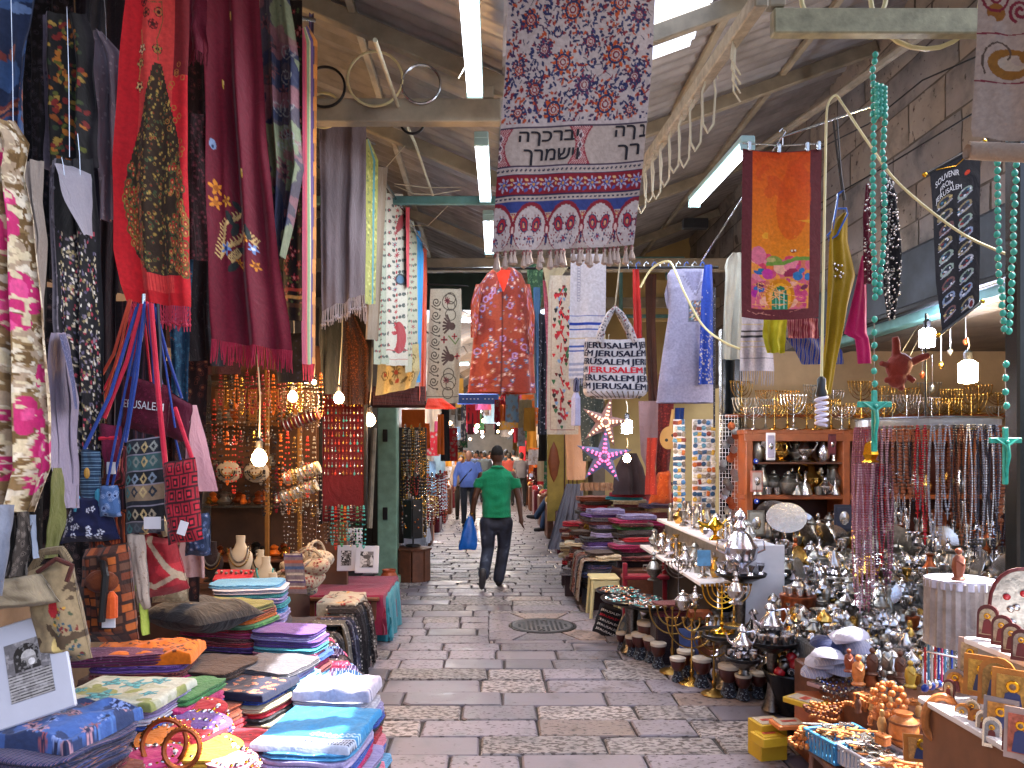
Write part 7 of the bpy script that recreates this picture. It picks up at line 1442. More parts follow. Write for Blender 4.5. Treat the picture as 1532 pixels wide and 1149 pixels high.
framed(1132,720,7.2,.11,.2,mat('rose_frame','#a86a60',.5),mat('plaque_pale','#a89a94',.5),'small plaque with a rose frame on the left shelf upright'); framed(1131,783,7.0,.16,.24,PEWTER,mat('plaque_grey','#8a8c88',.5),'grey oval patterned plaque below the rose framed one'); framed(1262,775,6.9,.17,.24,mat('navy_velvet','#1a2034',.7),mat('navy_velvet2','#1c2238',.7),'silver hand shaped ornament on a navy board'); framed(1245,665,7.0,.07,.19,mat('maroon_velvet','#4a1420',.7),mat('maroon_velvet2','#5a1824',.7),'narrow maroon plaque hanging in the left shelf bay'); framed(1153,668,7.0,.08,.25,WHITE,mat('plaque_lilac','#9a94ac',.5),'white narrow plaque hanging in the left shelf bay')
for k,(px,py,r) in enumerate(((1508,710,.11),(1510,757,.10),(1175,775,.13))):
    t=thing('wall_plate',['upper round silver plate at the right of the necklaces','lower round silver plate at the right of the necklaces','oval silver tray leaning in the left shelf bay'][k],'plate',P(px,py,6.6),(1.35,0,0)); MB().lathe([(0,0),(r*.7,.004),(r*.78,.016),(r,.022),(r,.03)],26,sx=1.0 if k<2 else 1.35).obj('dish',SILVER,t,smooth=True); MB().lathe([(r*.35,.006),(r*.3,.014),(0,.016)],12).obj('boss',PEWTER,t,smooth=True)
for k,(px,py) in enumerate(((1131,690),(1132,750),(1132,818),(1522,690))): t=thing('eye_charm','blue eye charm, %s hanging beside the orange shelves'%nth(k+1),'charm',P(px,py,6.9)); MB().lathe([(.024,0),(.02,.008),(0,.01)],14,rot=Matrix.Rotation(PI/2,3,'X')).obj('blue_disc',mat('eye_blue','#1c3a9a',.2),t); MB().ball((0,-.012,0),.009,8,6).obj('white_dot',WHITE,t); MB().tube([(0,0,.02),(0,0,.14)],.002,4).obj('cord',BLACKP,t)
# necklace ring
cc=P(1385,628,5.2); nr=thing('necklace_ring','round hanging rack carrying dozens of long necklaces','display rack',cc); R0=.43
mb=MB(); mb.tube([(math.cos(TAU*i/40)*R0,math.sin(TAU*i/40)*R0,0) for i in range(40)],.008,6,closed=True); mb.obj('rim',STEEL,nr,smooth=True)
mb=MB(); mb.lathe([(R0,-.0),(R0,-.05)],40); mb.obj('plastic_band',mat('frosted_band','#8a8c90',.3,alpha=.6,var=.1),nr)
for i in range(3): a=PI*i/3+.2; MB().tube([(math.cos(a)*R0,math.sin(a)*R0,0),(-math.cos(a)*R0,-math.sin(a)*R0,0)],.006,5).obj('spoke',STEEL,nr)
MB().tube([(0,0,0),(0,0,.72)],.006,6).obj('hanging_rod',DARK,nr)
NCOL=[('rose glass',mat('rose_bead','#8a5060',.2,var=.2,coat=.3)),('pink pearl',mat('pink_pearl','#b08a94',.25)),('brown wooden',mat('wood_bead','#8a4a28',.45,var=.3)),('red',mat('red_bead','#a01420',.25)),('grey pearl',mat('grey_pearl','#9a9aa2',.25,.4)),('black',GM[8]),('silver',SILVER),('dark haematite',mat('haematite','#3a3a44',.2,.8)),('amber brown',mat('amber_brown','#7a4018',.3)),('plum',mat('plum_bead','#4a1c34',.25))]
bmesh_s={}
def neck_mesh(h,r,key):
    if key in bmesh_s: return bmesh_s[key]
    mb=MB(); n=int(h/(r*2.1))
    for s in(-1,1):
        for i in range(n): z=-r-i*r*2.1; x=s*(.004+.020*math.sin(PI*min(1,(i+2)/n*.9))); mb.ball((x,.003*s,z),r*(.85+.3*((i*7)%5)/5),6,4)
    mb.ball((0,0,-h-.01),r*1.5,6,5); mb.box((0,0,-h-.045),(.006,.005,.06)); mb.box((0,0,-h-.035),(.03,.0052,.006)); me=mb.mesh('necklace',SILVER,smooth=True); bmesh_s[key]=me; return me
ordr=[]
for i in range(66):
    a=TAU*i/66; ordr.append((math.cos(a)*R0,math.sin(a)*R0))
seq={}
front=sorted([p for p in ordr if p[1]<.02]); back=sorted([p for p in ordr if p[1]>=.02])
for fb,L in(('front',front),('rear',back)):
    for i,(x,y) in enumerate(L):
        u=(x+R0)/(2*R0); c=0 if u<.04 else 1 if u<.08 else 2 if .09<u<.2 else 3 if .2<u<.26 else 4 if u<.4 else 5 if u<.46 else R_.choice([4,6,7,8,9,6]) if u<.82 else 2 if u<.9 else 7
        h=R_.choice([.52,.6,.68,.75])*(1 if c!=2 else .8); r=.0075 if c!=2 else .011
        o=link(neck_mesh(h,r,(h,r)),'necklace',None,cc+Vector((x,y,-.045)),rr(-.5,.5)); o.material_slots[0].link='OBJECT'; o.material_slots[0].material=NCOL[c][1]
        tag(o,'%s bead necklace, %s from the left on the %s of the round rack'%(NCOL[c][0],nth(i+1),fb),'necklace','necklaces on the round rack')
for i in range(9):
    x=P(1280+6.5*i,690,5.0); c=[0,1,0,0,1,9,3,9,0][i]; h=[.85,.9,.88,.9,.8,.7,.6,.75,.7][i]; o=link(neck_mesh(h,.008,(h,.008)),'necklace',None,(x.x,x.y,1.62),rr(-.5,.5)); o.material_slots[0].link='OBJECT'; o.material_slots[0].material=NCOL[c][1]
    tag(o,'long %s bead necklace, %s from the left in the rose bunch below the crucifix'%(NCOL[c][0],nth(i+1)),'necklace','rose necklaces under the crucifix')
tag(MB().lathe([(.0,.09),(.03,.07),(.045,0),(.03,-.03),(.05,-.05),(0,-.05)],10,rib=.1).obj('gold_bow',GOLD,loc=P(1302,680,4.95)),'gold cap gathering the rose necklaces','ornament')
# magnet boards and pendant grid
MC=[mat('magnet_%d'%i,c,.35,var=.5,sc=90) for i,c in enumerate(['#a8a49c','#3a6a9a','#b0602c','#8a8070','#2c4a6a','#c8c0b0','#7a3020','#c09a40','#5a8aa0','#6a6058'])]
mbx=[MB().bbox((0,0,0),(.055,.012,.04),.006).mesh('magnet',MC[0]),MB().lathe([(.026,0),(.022,.008),(0,.01)],12,rot=Matrix.Rotation(PI/2,3,'X')).mesh('magnet',MC[0]),MB().bbox((0,0,0),(.035,.014,.055),.008).mesh('magnet',MC[0])]
for k,(x0,x1,y0,y1,lb) in enumerate(((1004,1028,628,775,'narrow white board of souvenir magnets nearer the oud'),(1032,1074,628,790,'wide white board of souvenir magnets beside the wire grid'))):
    a=P(x0,y0,8.1); b=P(x1,y1,7.9); t=thing('magnet_board',lb,'display board',(a+b)/2); W_=b.x-a.x; H_=a.z-b.z; MB().bbox((0,0,0),(W_,.02,H_),.004).obj('board',WHITE,t)
    nx=3 if k==0 else 5; nz=int(H_/.062)
    for j in range(nz):
        for i in range(nx):
            o=link(mbx[R_.randrange(3)],'magnet',t,(-W_/2+W_*(i+.5)/nx+rr(-.006,.006),-.018,H_/2-.03-j*.062+rr(-.008,.008)),(0,rr(-.3,.3),0)); o.material_slots[0].link='OBJECT'; o.material_slots[0].material=R_.choice(MC)
t=thing('wire_grid','white wire grid hung with metal hands and stars beside the magnet boards','display rack',P(1090,712,7.6))
for i in range(7): MB().box((-.09+.03*i,0,0),(.004,.004,1.2)).obj('wire',WHITE,t)
for j in range(30): MB().box((0,-.004,-.59+.041*j),(.19,.004,.004)).obj('wire',WHITE,t)
for i in range(22): o=link(PROTO['plate'],'pendant',t,(rr(-.07,.07),-.02,.45-.046*i),0); o.scale=(.38,.3,.42); o.material_slots[0].link='OBJECT'; o.material_slots[0].material=R_.choice([PEWTER,PEWTER,SILVER,COPPER,DSILV])
# white step shelf
ws=thing('step_shelf','low white step shelf of silver pieces running along the street','shelf',(1.97,7.0,0))
for z,w_,n in((.97,.42,'shelf_board'),(.69,.62,'shelf_board')): MB().bbox((.0 if z>.9 else -.08,0,z),(w_,2.35,.03),.005).obj(n,WHITE,ws)
MB().bbox((.1,-1.17,.62),(.3,.03,.74),.004).obj('end_panel',WHITE,ws); MB().bbox((-.12,0,.83),(.02,2.3,.26),.004).obj('riser',mat('riser_grey','#8a8a8c',.5),ws); MB().bbox((-.25,0,.35),(.03,2.2,.66),.004).obj('riser',mat('riser_brown','#2a2220',.8),ws)  # lower riser is a plain dark brown board
def rowy(y0,y1,n,x,z,kinds,desc,s=1):
    for i in range(n):
        k=R_.choice(kinds); m,nn=MATN[R_.choices(range(8),[4,4,3,1,3,2,2,.5])[0]]; y=y0+(y1-y0)*(i+.5)/n; put(k,(x+rr(-.04,.04),y+rr(-.02,.02),z),m,'%s %s, %s from the camera %s'%(nn,k,nth(i+1),desc),s*rr(.8,1.2),rr(0,6),'goods '+desc)
rowy(5.95,8.1,15,1.86,.985,['candlestick','figurine','pot','goblet'],'along the outer edge of the white shelf top'); rowy(5.95,8.1,15,2.05,.985,['figurine','vase','jug'],'along the inner edge of the white shelf top')
rowy(5.95,8.1,17,1.68,.705,['cup','goblet','ball','candlestick','jug'],'on the lower white board'); rowy(6.0,8.1,14,1.78,.705,['jug','vase','figurine'],'behind the lower white board edge')
t=thing('oil_lamp','shiny golden oil lamp on a foot on the white shelf','lamp',P(1070,808,6.0)); L_([(.05,0),(.05,.01),(.012,.04),(.02,.07),(.06,.10),(.065,.12),(.03,.15),(.015,.17),(0,.19)]).obj('lamp_body',GOLD,t,smooth=True)
MB().tube([(-.05,0,.11),(-.1,0,.12),(-.13,0,.15)],[.025,.015,.01],8).obj('spout',GOLD,t,smooth=True); MB().tube([(.05,0,.12),(.09,0,.16),(.11,0,.12),(.06,0,.09)],.006,6).obj('handle',GOLD,t,smooth=True)
tag(MB().bbox((0,0,0),(.1,.01,.12),.002).obj('postcard',mat('card_sky','#5a90b8',.4,var=.4,sc=12),loc=P(1053,835,5.76)),'small postcard stuck on the end of the white shelf','postcard')
# samovars
def samovar(px,py,z,h,label,m=SILVER,cups=0):
    c=PZ(px,py,z); t=thing('samovar',label,'samovar',c); L_([(.2*h,0),(.21*h,.03*h),(.08*h,.1*h),(.22*h,.22*h),(.26*h,.4*h),(.14*h,.58*h),(.07*h,.64*h),(.10*h,.7*h),(.04*h,.8*h)]).obj('vessel',m,t,smooth=True); L_([(.04*h,.8*h),(.09*h,.86*h),(.05*h,.93*h),(.015*h,.96*h),(0,h)]).obj('lid',m,t,smooth=True)
    for s in(-1,1): MB().tube([(s*.22*h,0,.3*h),(s*.36*h,0,.36*h),(s*.34*h,0,.5*h),(s*.2*h,0,.5*h)],.018*h,6).obj('handle',m,t,smooth=True)
    for i in range(cups): a=TAU*i/cups; MB().lathe([(.012,0),(.03,.01),(.012,.03),(.034,.08),(.03,.08)],10,(math.cos(a)*.15,math.sin(a)*.15,0)).obj('cup',m,t,smooth=True)
    return t
def roundtray(c,r,m,label,cat='tray',leg=None):
    t=thing('round_tray',label,cat,c); MB().lathe([(0,-.01),(r*.94,-.01),(r,.012),(r*.97,.014),(r*.92,0),(0,0)],28).obj('tray',m,t,smooth=True)
    if leg: MB().lathe([(r*.85,-.01),(r*.7,-.03),(r*.22,-.07),(r*.16,-leg*.6),(r*.3,-leg*.9),(r*.4,-leg)],20).obj('base',DSILV,t,smooth=True)
    return t
c=PZ(1108,858,.78); roundtray(c-Vector((0,0,.006)),.19,BLACKP,'black round stand under the tall wine fountain',leg=.76); samovar(1108,858,.78,.50,'tall silver wine fountain ringed with little goblets on a black stand',WSIL,9)
samovar(1101,903,.70,.22,'small two handled silver urn below the wine fountain',SILVER); samovar(1074,880,.55,.22,'small round silver urn behind the copper drum',PEWTER); samovar(1040,905,.55,.15,'tiny silver urn left of the brass menorahs',SILVER)
c=PZ(1140,935,.33); t=thing('copper_drum','engraved copper cylinder used as a stand for tea glasses','stand',Vector((c.x,5.35,0))); L_([(.115,.36),(.12,.38),(.112,.40),(.112,.66),(.122,.68),(.122,.70),(0,.70)],24).obj('drum_body',COPPER,t,smooth=True); L_([(.09,0),(.12,.36)],16).obj('base',BLACKP,t)
for i in range(7): a=TAU*i/7; put('cup',(c.x+.075*math.cos(a),5.35+.075*math.sin(a),.705),SILVER,'silver tea cup on the copper drum, %s around its rim'%nth(i+1),1,0,'tea cups on the copper drum')
put('pot',(c.x,5.35,.705),SILVER,'silver pot in the middle of the copper drum top',.9)
# tea set trays
def teaset(px,py,z,r,label,leg,n=9,ss=1.25):
    c=PZ(px,py,z); roundtray(c,r,mat('dark_tray','#2c2c30',.3,.8),'dark round tray under the '+label,leg=leg); t=thing('coffee_pot','slender silver coffee pot in the '+label,'coffee pot',c+Vector((0,.02,.004))); jg=jug(.21*ss); jg.obj('pot_body',WSIL,t,smooth=True)
    for i in range(n): a=TAU*i/n+.3; put('cup',c+Vector((r*.66*math.cos(a),r*.66*math.sin(a),.003)),SILVER,'silver cup in the %s, %s around the tray'%(label,nth(i+1)),ss*.9,0,'cups of the '+label)
teaset(1155,960,.46,.165,'larger tea set beside the kippot',.44); teaset(1112,985,.40,.11,'smaller coffee set on the brown bucket',.10,5,1.0); teaset(1235,880,.62,.13,'tea set among the terraces',.01,6,.9)
c=PZ(1112,1030,0); t=thing('bucket','brown metal bucket under the smaller coffee set','bucket',c); L_([(.075,0),(.08,.02),(.115,.30),(.12,.31),(.11,.31),(.07,.02)],20).obj('bucket_body',mat('brown_metal','#4a3c30',.4,.7,var=.3),t,smooth=True)
c=PZ(1181,1060,0); c.y=5.0; t=thing('bucket','large black bucket heaped with decorated balls','bucket',c); L_([(.115,0),(.12,.02),(.175,.22),(.182,.235),(.2,.27),(.195,.28),(.17,.23),(.11,.03),(0,.03)],28).obj('bucket_body',mat('black_enamel','#242428',.25,.6,var=.2),t,smooth=True)
BM=[SILVER,DSILV,PEWTER,fab('#a8a8b0','#1c2440','#c8c8d0','check',180),mat('red_enamel','#a82028',.25),mat('teal_enamel','#2a6a80',.3),BRASS,fab('#181820','#c8c8d0','#181820','check',200)]
BNM=['silver','dark','pewter','blue chequered','red','teal','brass','black chequered']
for i in range(34):
    a=i*2.4; rad=.165*math.sqrt((i%17)/17); zz=.26+.085*(1-rad/.165)+(.05 if i>=17 else 0); k=i%8; 
    if i>=17: rad*=.7
    put('ball',c+Vector((math.cos(a)*rad,math.sin(a)*rad,zz-.03)),BM[k],'%s ornament ball in the black bucket, %s outward in the %s layer'%(BNM[k],nth(i%17+1),'upper' if i>=17 else 'lower'),rr(.75,.95),rr(0,6),'balls in the black bucket')
# drums
DB=mat('drum_wood','#3e1412',.35,var=.3,coat=.3); DH=mat('drum_skin','#b8b0a4',.5,var=.08); DP=fab('#1c1c28','#6a7a8a','#a0a0a0','floral',90)
for k,(px,py,s,z) in enumerate(((945,981,1,0),(957,985,1.25,0),(968,975,1.5,.05),(974,990,1.2,0),(985,998,1.15,0),(1014,1019,1.05,0),(1026,1012,1.2,0),(1050,1027,1.25,0),(1090,1041,1.3,0),(1112,1046,1.05,0),(1135,1043,1.05,0),(930,972,.9,0))):
    c=PZ(px,py,z); t=thing('goblet_drum','small dark red goblet drum, %s from the camera along the paving edge'%nth(sorted([1046,1043,1041,1027,1019,1012,998,990,985,981,975,972],reverse=True).index(py)+1),'drum',c,group='goblet drums along the paving')
    MB().lathe([(.042,0),(.045,.01),(.03,.05),(.028,.075)],16).obj('foot',DP,t,smooth=True); MB().lathe([(.028,.075),(.045,.10),(.052,.13),(.053,.16)],16).obj('bowl',DB,t,smooth=True); MB().lathe([(.055,.148),(.056,.166),(.05,.170),(0,.171)],18).obj('skin',DH,t,smooth=True); t.scale=(s,s,s)
# large brass menorahs
def bigmen(px,py,z,h,w,label,m=BRASS,rz=0,arms=3):
    c=PZ(px,py,z); t=thing('menorah',label,'menorah',c,rz,'large brass menorahs'); mb=MB(); mb.lathe([(.3*w,0),(.28*w,h*.02),(.1*w,h*.06),(.03*w,h*.1),(.06*w,h*.18),(.025*w,h*.22),(.05*w,h*.34),(.02*w,h*.4),(.02*w,h*.96),(.045*w,h*.97),(.045*w,h)],14); mb.obj('stem',m,t,smooth=True)
    for k in range(1,arms+1):
        R=w/2*k/arms; zc=h*.95; mb=MB(); mb.tube([(math.cos(a)*R,0,zc-math.sin(a)*R*1.08) for a in np.linspace(0,PI,19)],w*.018,7)
        mb.obj('branch',m,t,smooth=True)
        for s in(-1,1): MB().lathe([(w*.02,zc),(w*.045,zc+w*.05),(w*.05,zc+w*.09),(w*.04,zc+w*.09)],9,(s*R,0,0)).obj('candle_cup',m,t,smooth=True)
bigmen(1035,1021,0,.47,.36,'tall brass menorah standing on the paving between the drums'); bigmen(1068,1038,0,.44,.30,'brass menorah nearest the large black bucket',mat('aged_brass','#8a6c38',.4,.9,var=.3),.2); bigmen(1006,1005,0,.50,.34,'darker brass menorah standing behind the drums',mat('aged_brass','#8a6c38',.4,.9,var=.3),-.2)
bigmen(1080,945,.42,.33,.28,'golden menorah on the round black stand',GOLD,.1,4); bigmen(1098,935,.42,.30,.24,'second golden menorah at the right of the black stand',BRASS,-.1,4); bigmen(1015,900,.46,.33,.22,'dark menorah in the hollow under the white shelf',DSILV,0,4); roundtray(PZ(1085,948,.41),.2,BLACKP,'round black stand under the golden menorahs',leg=.38)
# jewellery trays
for k,(px,py,r) in enumerate(((925,884,.2),(945,897,.26),(975,905,.2))):
    c=PZ(px,py,.45); t=roundtray(c,r,mat('dark_tray','#2c2c30',.3,.8),['far','middle','near'][k]+' round tray strewn with small jewellery',leg=.43 if k==1 else .1); mb=MB()
    for i in range(90): a=rr(0,6.3); q=r*.88*math.sqrt(rr(0,1)); mb.mi=i%4; mb.lathe([(.012,0),(.014,.004),(.008,.007),(0,.006)],6,(math.cos(a)*q,math.sin(a)*q,.004+.004*(i%3)))
    mb.obj('trinket',[SILVER,PEWTER,COPPER,GM[7]],t,kind='stuff')
stack(PZ(1003,905,.46),.28,.2,4,.48,'the flat maroon boxes before the white shelf',.1,['maroon'],T=.03,item='case',jit=.005)
put('pot',PZ(1022,912,.48),SILVER,'silver pot on the small orange box',1.1); tag(MB().bbox((0,0,.03),(.18,.12,.06),.004).obj('box',OWOOD,loc=PZ(1048,925,.40)),'small orange wooden box before the golden menorahs','box')
samovar(978,868,.5,.28,'tall silver cylinder urn in the hollow under the white shelf',PEWTER)
# leaning bag and lute-shaped board
cv=Cv(0,0,60,70,'#14151c',80)
def tt_(t,on):
    for r_ in range(5):
        mb=MB(); vs,fs=TV,TF; mb.add([on(.06+.88*(v.x-TX0)/(TX1-TX0),.22+.16*r_-.09*(v.y-TY0)/(TY1-TY0),.006) for v in vs],fs); link(mb.mesh('lettering',[WHITE,REDI][r_==1],fix=False),'lettering',t)
bagshape('printed_bag','black bag printed with pale words leaning low beside the stool',[(899,902),(930,912),(924,962),(886,944)],7.1,.08,fab('#101118','#1c1e28'),extra=tt_)
c=P(944,940,6.9); t=thing('oval_plaque','pear shaped decorated board leaning beside the black printed bag','plaque',c,(-.25,.2,-.2)); mb=MB(); pts=[(math.cos(a)*.11*(1-.25*math.sin(a)),math.sin(a)*.19) for a in np.linspace(0,TAU,28)[:-1]]; mb.prism(pts,-.012,.012); mb.obj('board',fab('#5a6a7a','#8a8a80','#3a3430','floral',24),t); mb=MB(); mb.tube([(x,-.014,z) for x,z in pts],.006,5,closed=True); mb.obj('rim',mat('cream_rim','#a89c80',.5),t)
for k,(px,py,c_) in enumerate(((1030,960,'#2c3e70'),(1070,985,'#a8a020'),(1040,1000,'#3a6a9a'),(1075,1010,'#7a2018'))): tag(MB().bbox((0,0,0),(.14,.012,.2),.003,rot=Matrix.Rotation(-.3,3,'X')).obj('booklet',mat('booklet%d'%k,c_,.4,var=.4,sc=14),loc=P(px,py,5.85)),['navy','yellow','sky blue','dark red'][k]+' booklet leaning behind the drums and menorahs','booklet')
# kippot
KP=[('white',fab('#a8a6b8','#b8b6c8')),('navy',fab('#1a1e3c','#28305a')),('white knitted blue rimmed',fab('#a8a8ba','#3a4a90','#a8a8ba','stripe',120)),('white and blue',fab('#a4a4b4','#2c3c80','#a8a8b8','stripe',160))]
for i,(px,py,z,k) in enumerate(((1262,958,.66,0),(1236,968,.62,1),(1238,985,.58,0),(1240,980,.55,2),(1240,992,.52,3),(1228,994,.50,0),(1262,988,.53,3),(1250,1003,.47,3),(1280,972,.60,2),(1222,1008,.44,2),(1275,955,.69,0))):
    c=PZ(px,py,z); mb=MB().lathe([(.088,0),(.083,.022),(.064,.044),(.035,.056),(0,.06)],20); tag(mb.obj('skullcap',KP[k][1],smooth=True,loc=c,rz=(rr(-.25,.15),rr(-.2,.2),0)),'%s skullcap in the pile beside the black bucket, %s from the top'%(KP[k][0],nth(i+1)),'skullcap','pile of skullcaps')
tag(MB().bbox((0,0,0),(.42,.4,.42),.01).obj('crate',WOOD,loc=(2.08,4.55,.215)),'low crate under the skullcaps','crate')
# boxes and baskets at the bottom right
table('display_table','low wooden table under the baskets at the bottom right',1.50,2.75,2.35,3.72,.30); tag(MB().bbox((0,0,0),(.42,.34,.34),.01).obj('crate',OWOOD,loc=(1.93,4.2,.17)),'orange wooden crate under the pale printed boxes','crate')
def carton(px,py,z,w,d,h,c1,c2,label,rz=0,open_=False):
    c=PZ(px,py,z); t=thing('incense_box',label,'box',c,rz); MB().bbox((0,0,-h/2),(w,d,h),.004).obj('box_body',c1,t); MB().bbox((0,0,.002),(w*.8,d*.8,.006),.002).obj('label_patch',c2,t); MB().bbox((0,0,.005),(w*.5,d*.2,.004),.001).obj('picture',mat('inc_red','#a83c28',.5,var=.5,sc=30),t)
YB=mat('yellow_card','#b8941c',.5,var=.1); WB=mat('white_card','#b0a49c',.5,var=.12); OB=mat('orange_card','#c06a30',.5,var=.15); PB=mat('pale_print','#a89884',.5,var=.3,sc=30)
carton(1148,1078,.20,.16,.14,.20,YB,PB,'open yellow carton at the paving edge',.2); carton(1150,1098,.16,.15,.13,.05,YB,YB,'flat yellow carton below the open one',.25)
carton(1205,1046,.36,.12,.2,.03,YB,PB,'yellow framed box tilted behind the cartons',.6); 
for i in range(8): carton(1180,1080+.1*i,.235-.026*i,.17,.12,.024,WB if i else OB,PB if i==0 else WB,'%s pale incense box, %s from the top of the short stack'%(['orange topped','white'][min(i,1)],nth(i+1)),.12)
for i in range(4): carton(1243,1020+.1*i,.40-.026*i,.22,.15,.024,mat('pink_card','#a8909a',.5,var=.2),PB,'pale pink printed box, %s down in the pile by the skullcaps'%nth(i+1),.5)
def basket(px,py,z,w,d,h,m,label,rz,cont):
    c=PZ(px,py,z); t=thing('basket',label,'basket',c,rz)
    for s in(-1,1):
        for i in range(12): MB().box((-w/2+w*(i+.5)/12,s*d/2,-h/2),(w/12*.62,.004,h)).obj('slat',m,t)
        for i in range(8): MB().box((s*w/2,-d/2+d*(i+.5)/8,-h/2),(.004,d/8*.62,h)).obj('slat',m,t)
        MB().bbox((0,s*d/2,0),(w+.012,.014,.014),.003).obj('rim',m,t); MB().bbox((s*w/2,0,0),(.014,d,.014),.003).obj('rim',m,t); MB().bbox((0,s*d/2,-h),(w,.008,.012),.002).obj('rim',m,t)
    MB().box((0,0,-h),(w,d,.006)).obj('bottom',m,t)
    for i in range(26):
        a=rr(-.6,.6)+rz; o=Vector((rr(-w,w)*.40,rr(-d,d)*.36,-.035+.0028*i)); o.rotate(Matrix.Rotation(rz,3,'Z')); mt=R_.choice(cont)
        q=link(CROSS,'wooden_cross',None,c+o,(rr(-.15,.15)+PI/2,rr(-.1,.1),a+rr(0,3))); q.material_slots[0].link='OBJECT'; q.material_slots[0].material=mt[0]; tag(q,'%s cross, %s up in the heap filling the %s'%(mt[1],nth(i+1),label.split(' full')[0]),'cross','crosses in the '+label.split(' full')[0])
CROSS=MB().bbox((0,0,0),(.014,.008,.13),.002).bbox((0,0,.025),(.07,.0085,.013),.002).mesh('cross',OLIVE)
WP=mat('white_plastic','#a8a8b4',.4,var=.05); BP=mat('blue_plastic','#3a80b0',.4,var=.05); ct=[(OLIVE,'olive wood'),(SILVER,'silver'),(mat('pale_wood','#b88a50',.5,var=.3,sc=30),'pale wood'),(PEWTER,'pewter')]
basket(1262,1098,.40,.26,.2,.09,BP,'blue plastic basket full of wood and metal crosses',.25,ct); basket(1306,1122,.40,.22,.2,.08,WP,'left white plastic basket full of crosses',.2,[ct[1],ct[3],ct[0]]); basket(1352,1150,.40,.24,.2,.08,WP,'right white plastic basket full of crosses',.2,[ct[0],ct[0],ct[1]])
def rosbunch(px,py,z,r,n,m,label,s=1):
    c=PZ(px,py,z); t=thing('rosary_bunch',label,'rosary',c); 
    for k in range(n):
        a=rr(0,3); q=rr(.5,1)*r; mb=MB(); ox,oy=rr(-r,r)*.4,rr(-r,r)*.4
        for i in range(20): b=TAU*i/20; mb.ball((ox+math.cos(b)*q,oy+math.sin(b)*q*.5,.012+.012*k+.01*math.sin(b*2+a)),.007*s,6,4)
        mb.obj('bead_loop',m[k%len(m)],t,smooth=True)
rosbunch(1255,1045,.40,.12,7,[PEWTER,mat('blue_bead','#2c3a6a',.3),DSILV,mat('brown_bead','#5a3020',.4)],'heap of grey and blue rosaries above the blue basket'); rosbunch(1235,1075,.36,.09,5,[OLIVE,mat('brown_bead','#5a3020',.4)],'heap of olive wood rosaries at the end of the blue basket',1.3); rosbunch(1215,1120,.31,.10,6,[OLIVE],'long olive wood rosary looped over the table corner',1.6); rosbunch(1300,1062,.42,.08,5,[OLIVE],'wooden bead heap behind the blue basket',1.6)
# olive wood carvings
def carving(px,py,z,h,label,m=OLIVE,kind=0):
    c=PZ(px,py,z); t=thing('wood_carving',label,'carving',c,rr(-.3,.3)); h*=.62 if kind==0 else .85
    if kind==0: MB().lathe([(.2*h,0),(.22*h,.05*h),(.14*h,.12*h),(.2*h,.4*h),(.17*h,.66*h),(.08*h,.76*h)],12,rib=.04,sy=.8).obj('robe',m,t,smooth=True); MB().ball((0,0,.87*h),.10*h,9,7).obj('head',m,t,smooth=True); MB().tube([(-.14*h,-.06*h,.62*h),(0,-.17*h,.48*h),(.14*h,-.06*h,.62*h)],.045*h,7).obj('arms',m,t,smooth=True)
    elif kind==1: MB().lathe([(.24*h,0),(.38*h,.15*h),(.42*h,.45*h),(.36*h,.78*h),(.22*h,.9*h),(.26*h,h),(.2*h,h)],18).obj('vase_body',m,t,smooth=True); [MB().lathe([(.44*h*k,z_*h),(.445*h*k,(z_+.04)*h),(.44*h*k,(z_+.06)*h)],18).obj('ring',mat('wood_dark','#6a3a18',.5),t) for z_,k in((.2,.93),(.68,.95))]
    elif kind==2:
        for i in range(40): a=i*2.4; zz=1-2*(i+.5)/40; q=math.sqrt(1-zz*zz); MB().ball((math.cos(a)*q*h*.42,math.sin(a)*q*h*.42,h*.5+zz*h*.45),h*.09,7,5).obj('bead',m,t,smooth=True)
    return t
carving(1352,1115,.42,.17,'barrel shaped olive wood vase above the white baskets',kind=1); carving(1330,1075,.46,.20,'basket like ball of drilled olive wood beads',kind=2); carving(1302,1085,.42,.10,'carved olive wood camel group beside the bead ball')
carving(1284,1025,.50,.26,'tall carved wooden saint at the end of the figure row'); carving(1305,1010,.52,.24,'dark wooden figure behind the tall saint',WOOD); carving(1327,1008,.52,.25,'thin silvery figure among the wooden saints',PEWTER); carving(1270,1005,.55,.20,'brown figure group left of the tall saint',mat('red_wood','#7a3a20',.5,var=.3)); carving(1347,1015,.52,.24,'slender dark figure right of the silvery one',WOOD); carving(1362,1028,.54,.22,'yellowish figure beside the key rings',mat('yellow_wood','#a88a2c',.5,var=.2)); carving(1434,868,1.22,.20,'red brown carved horse rider on the lampshade',mat('red_wood','#7a3a20',.5,var=.3)); 
tag(MB().bbox((0,0,0),(1.0,.5,.42),.01).obj('wooden_stand',WOOD,loc=(2.35,4.1,.21)),'wooden stand under the row of carved figures','stand'); tag(MB().bbox((0,0,0),(.6,.5,.16),.01).obj('wooden_riser',WOOD,loc=(2.15,3.75,.38)),'low riser behind the baskets','stand')
row(1.95,3.0,12,4.2,.42,['figurine','candlestick','bell','jug'],'in the line behind the carved figures',s=1.1); row(2.0,3.1,12,4.0,.42,['figurine','goblet','candlestick'],'in the line among the carved figures',s=1.0)
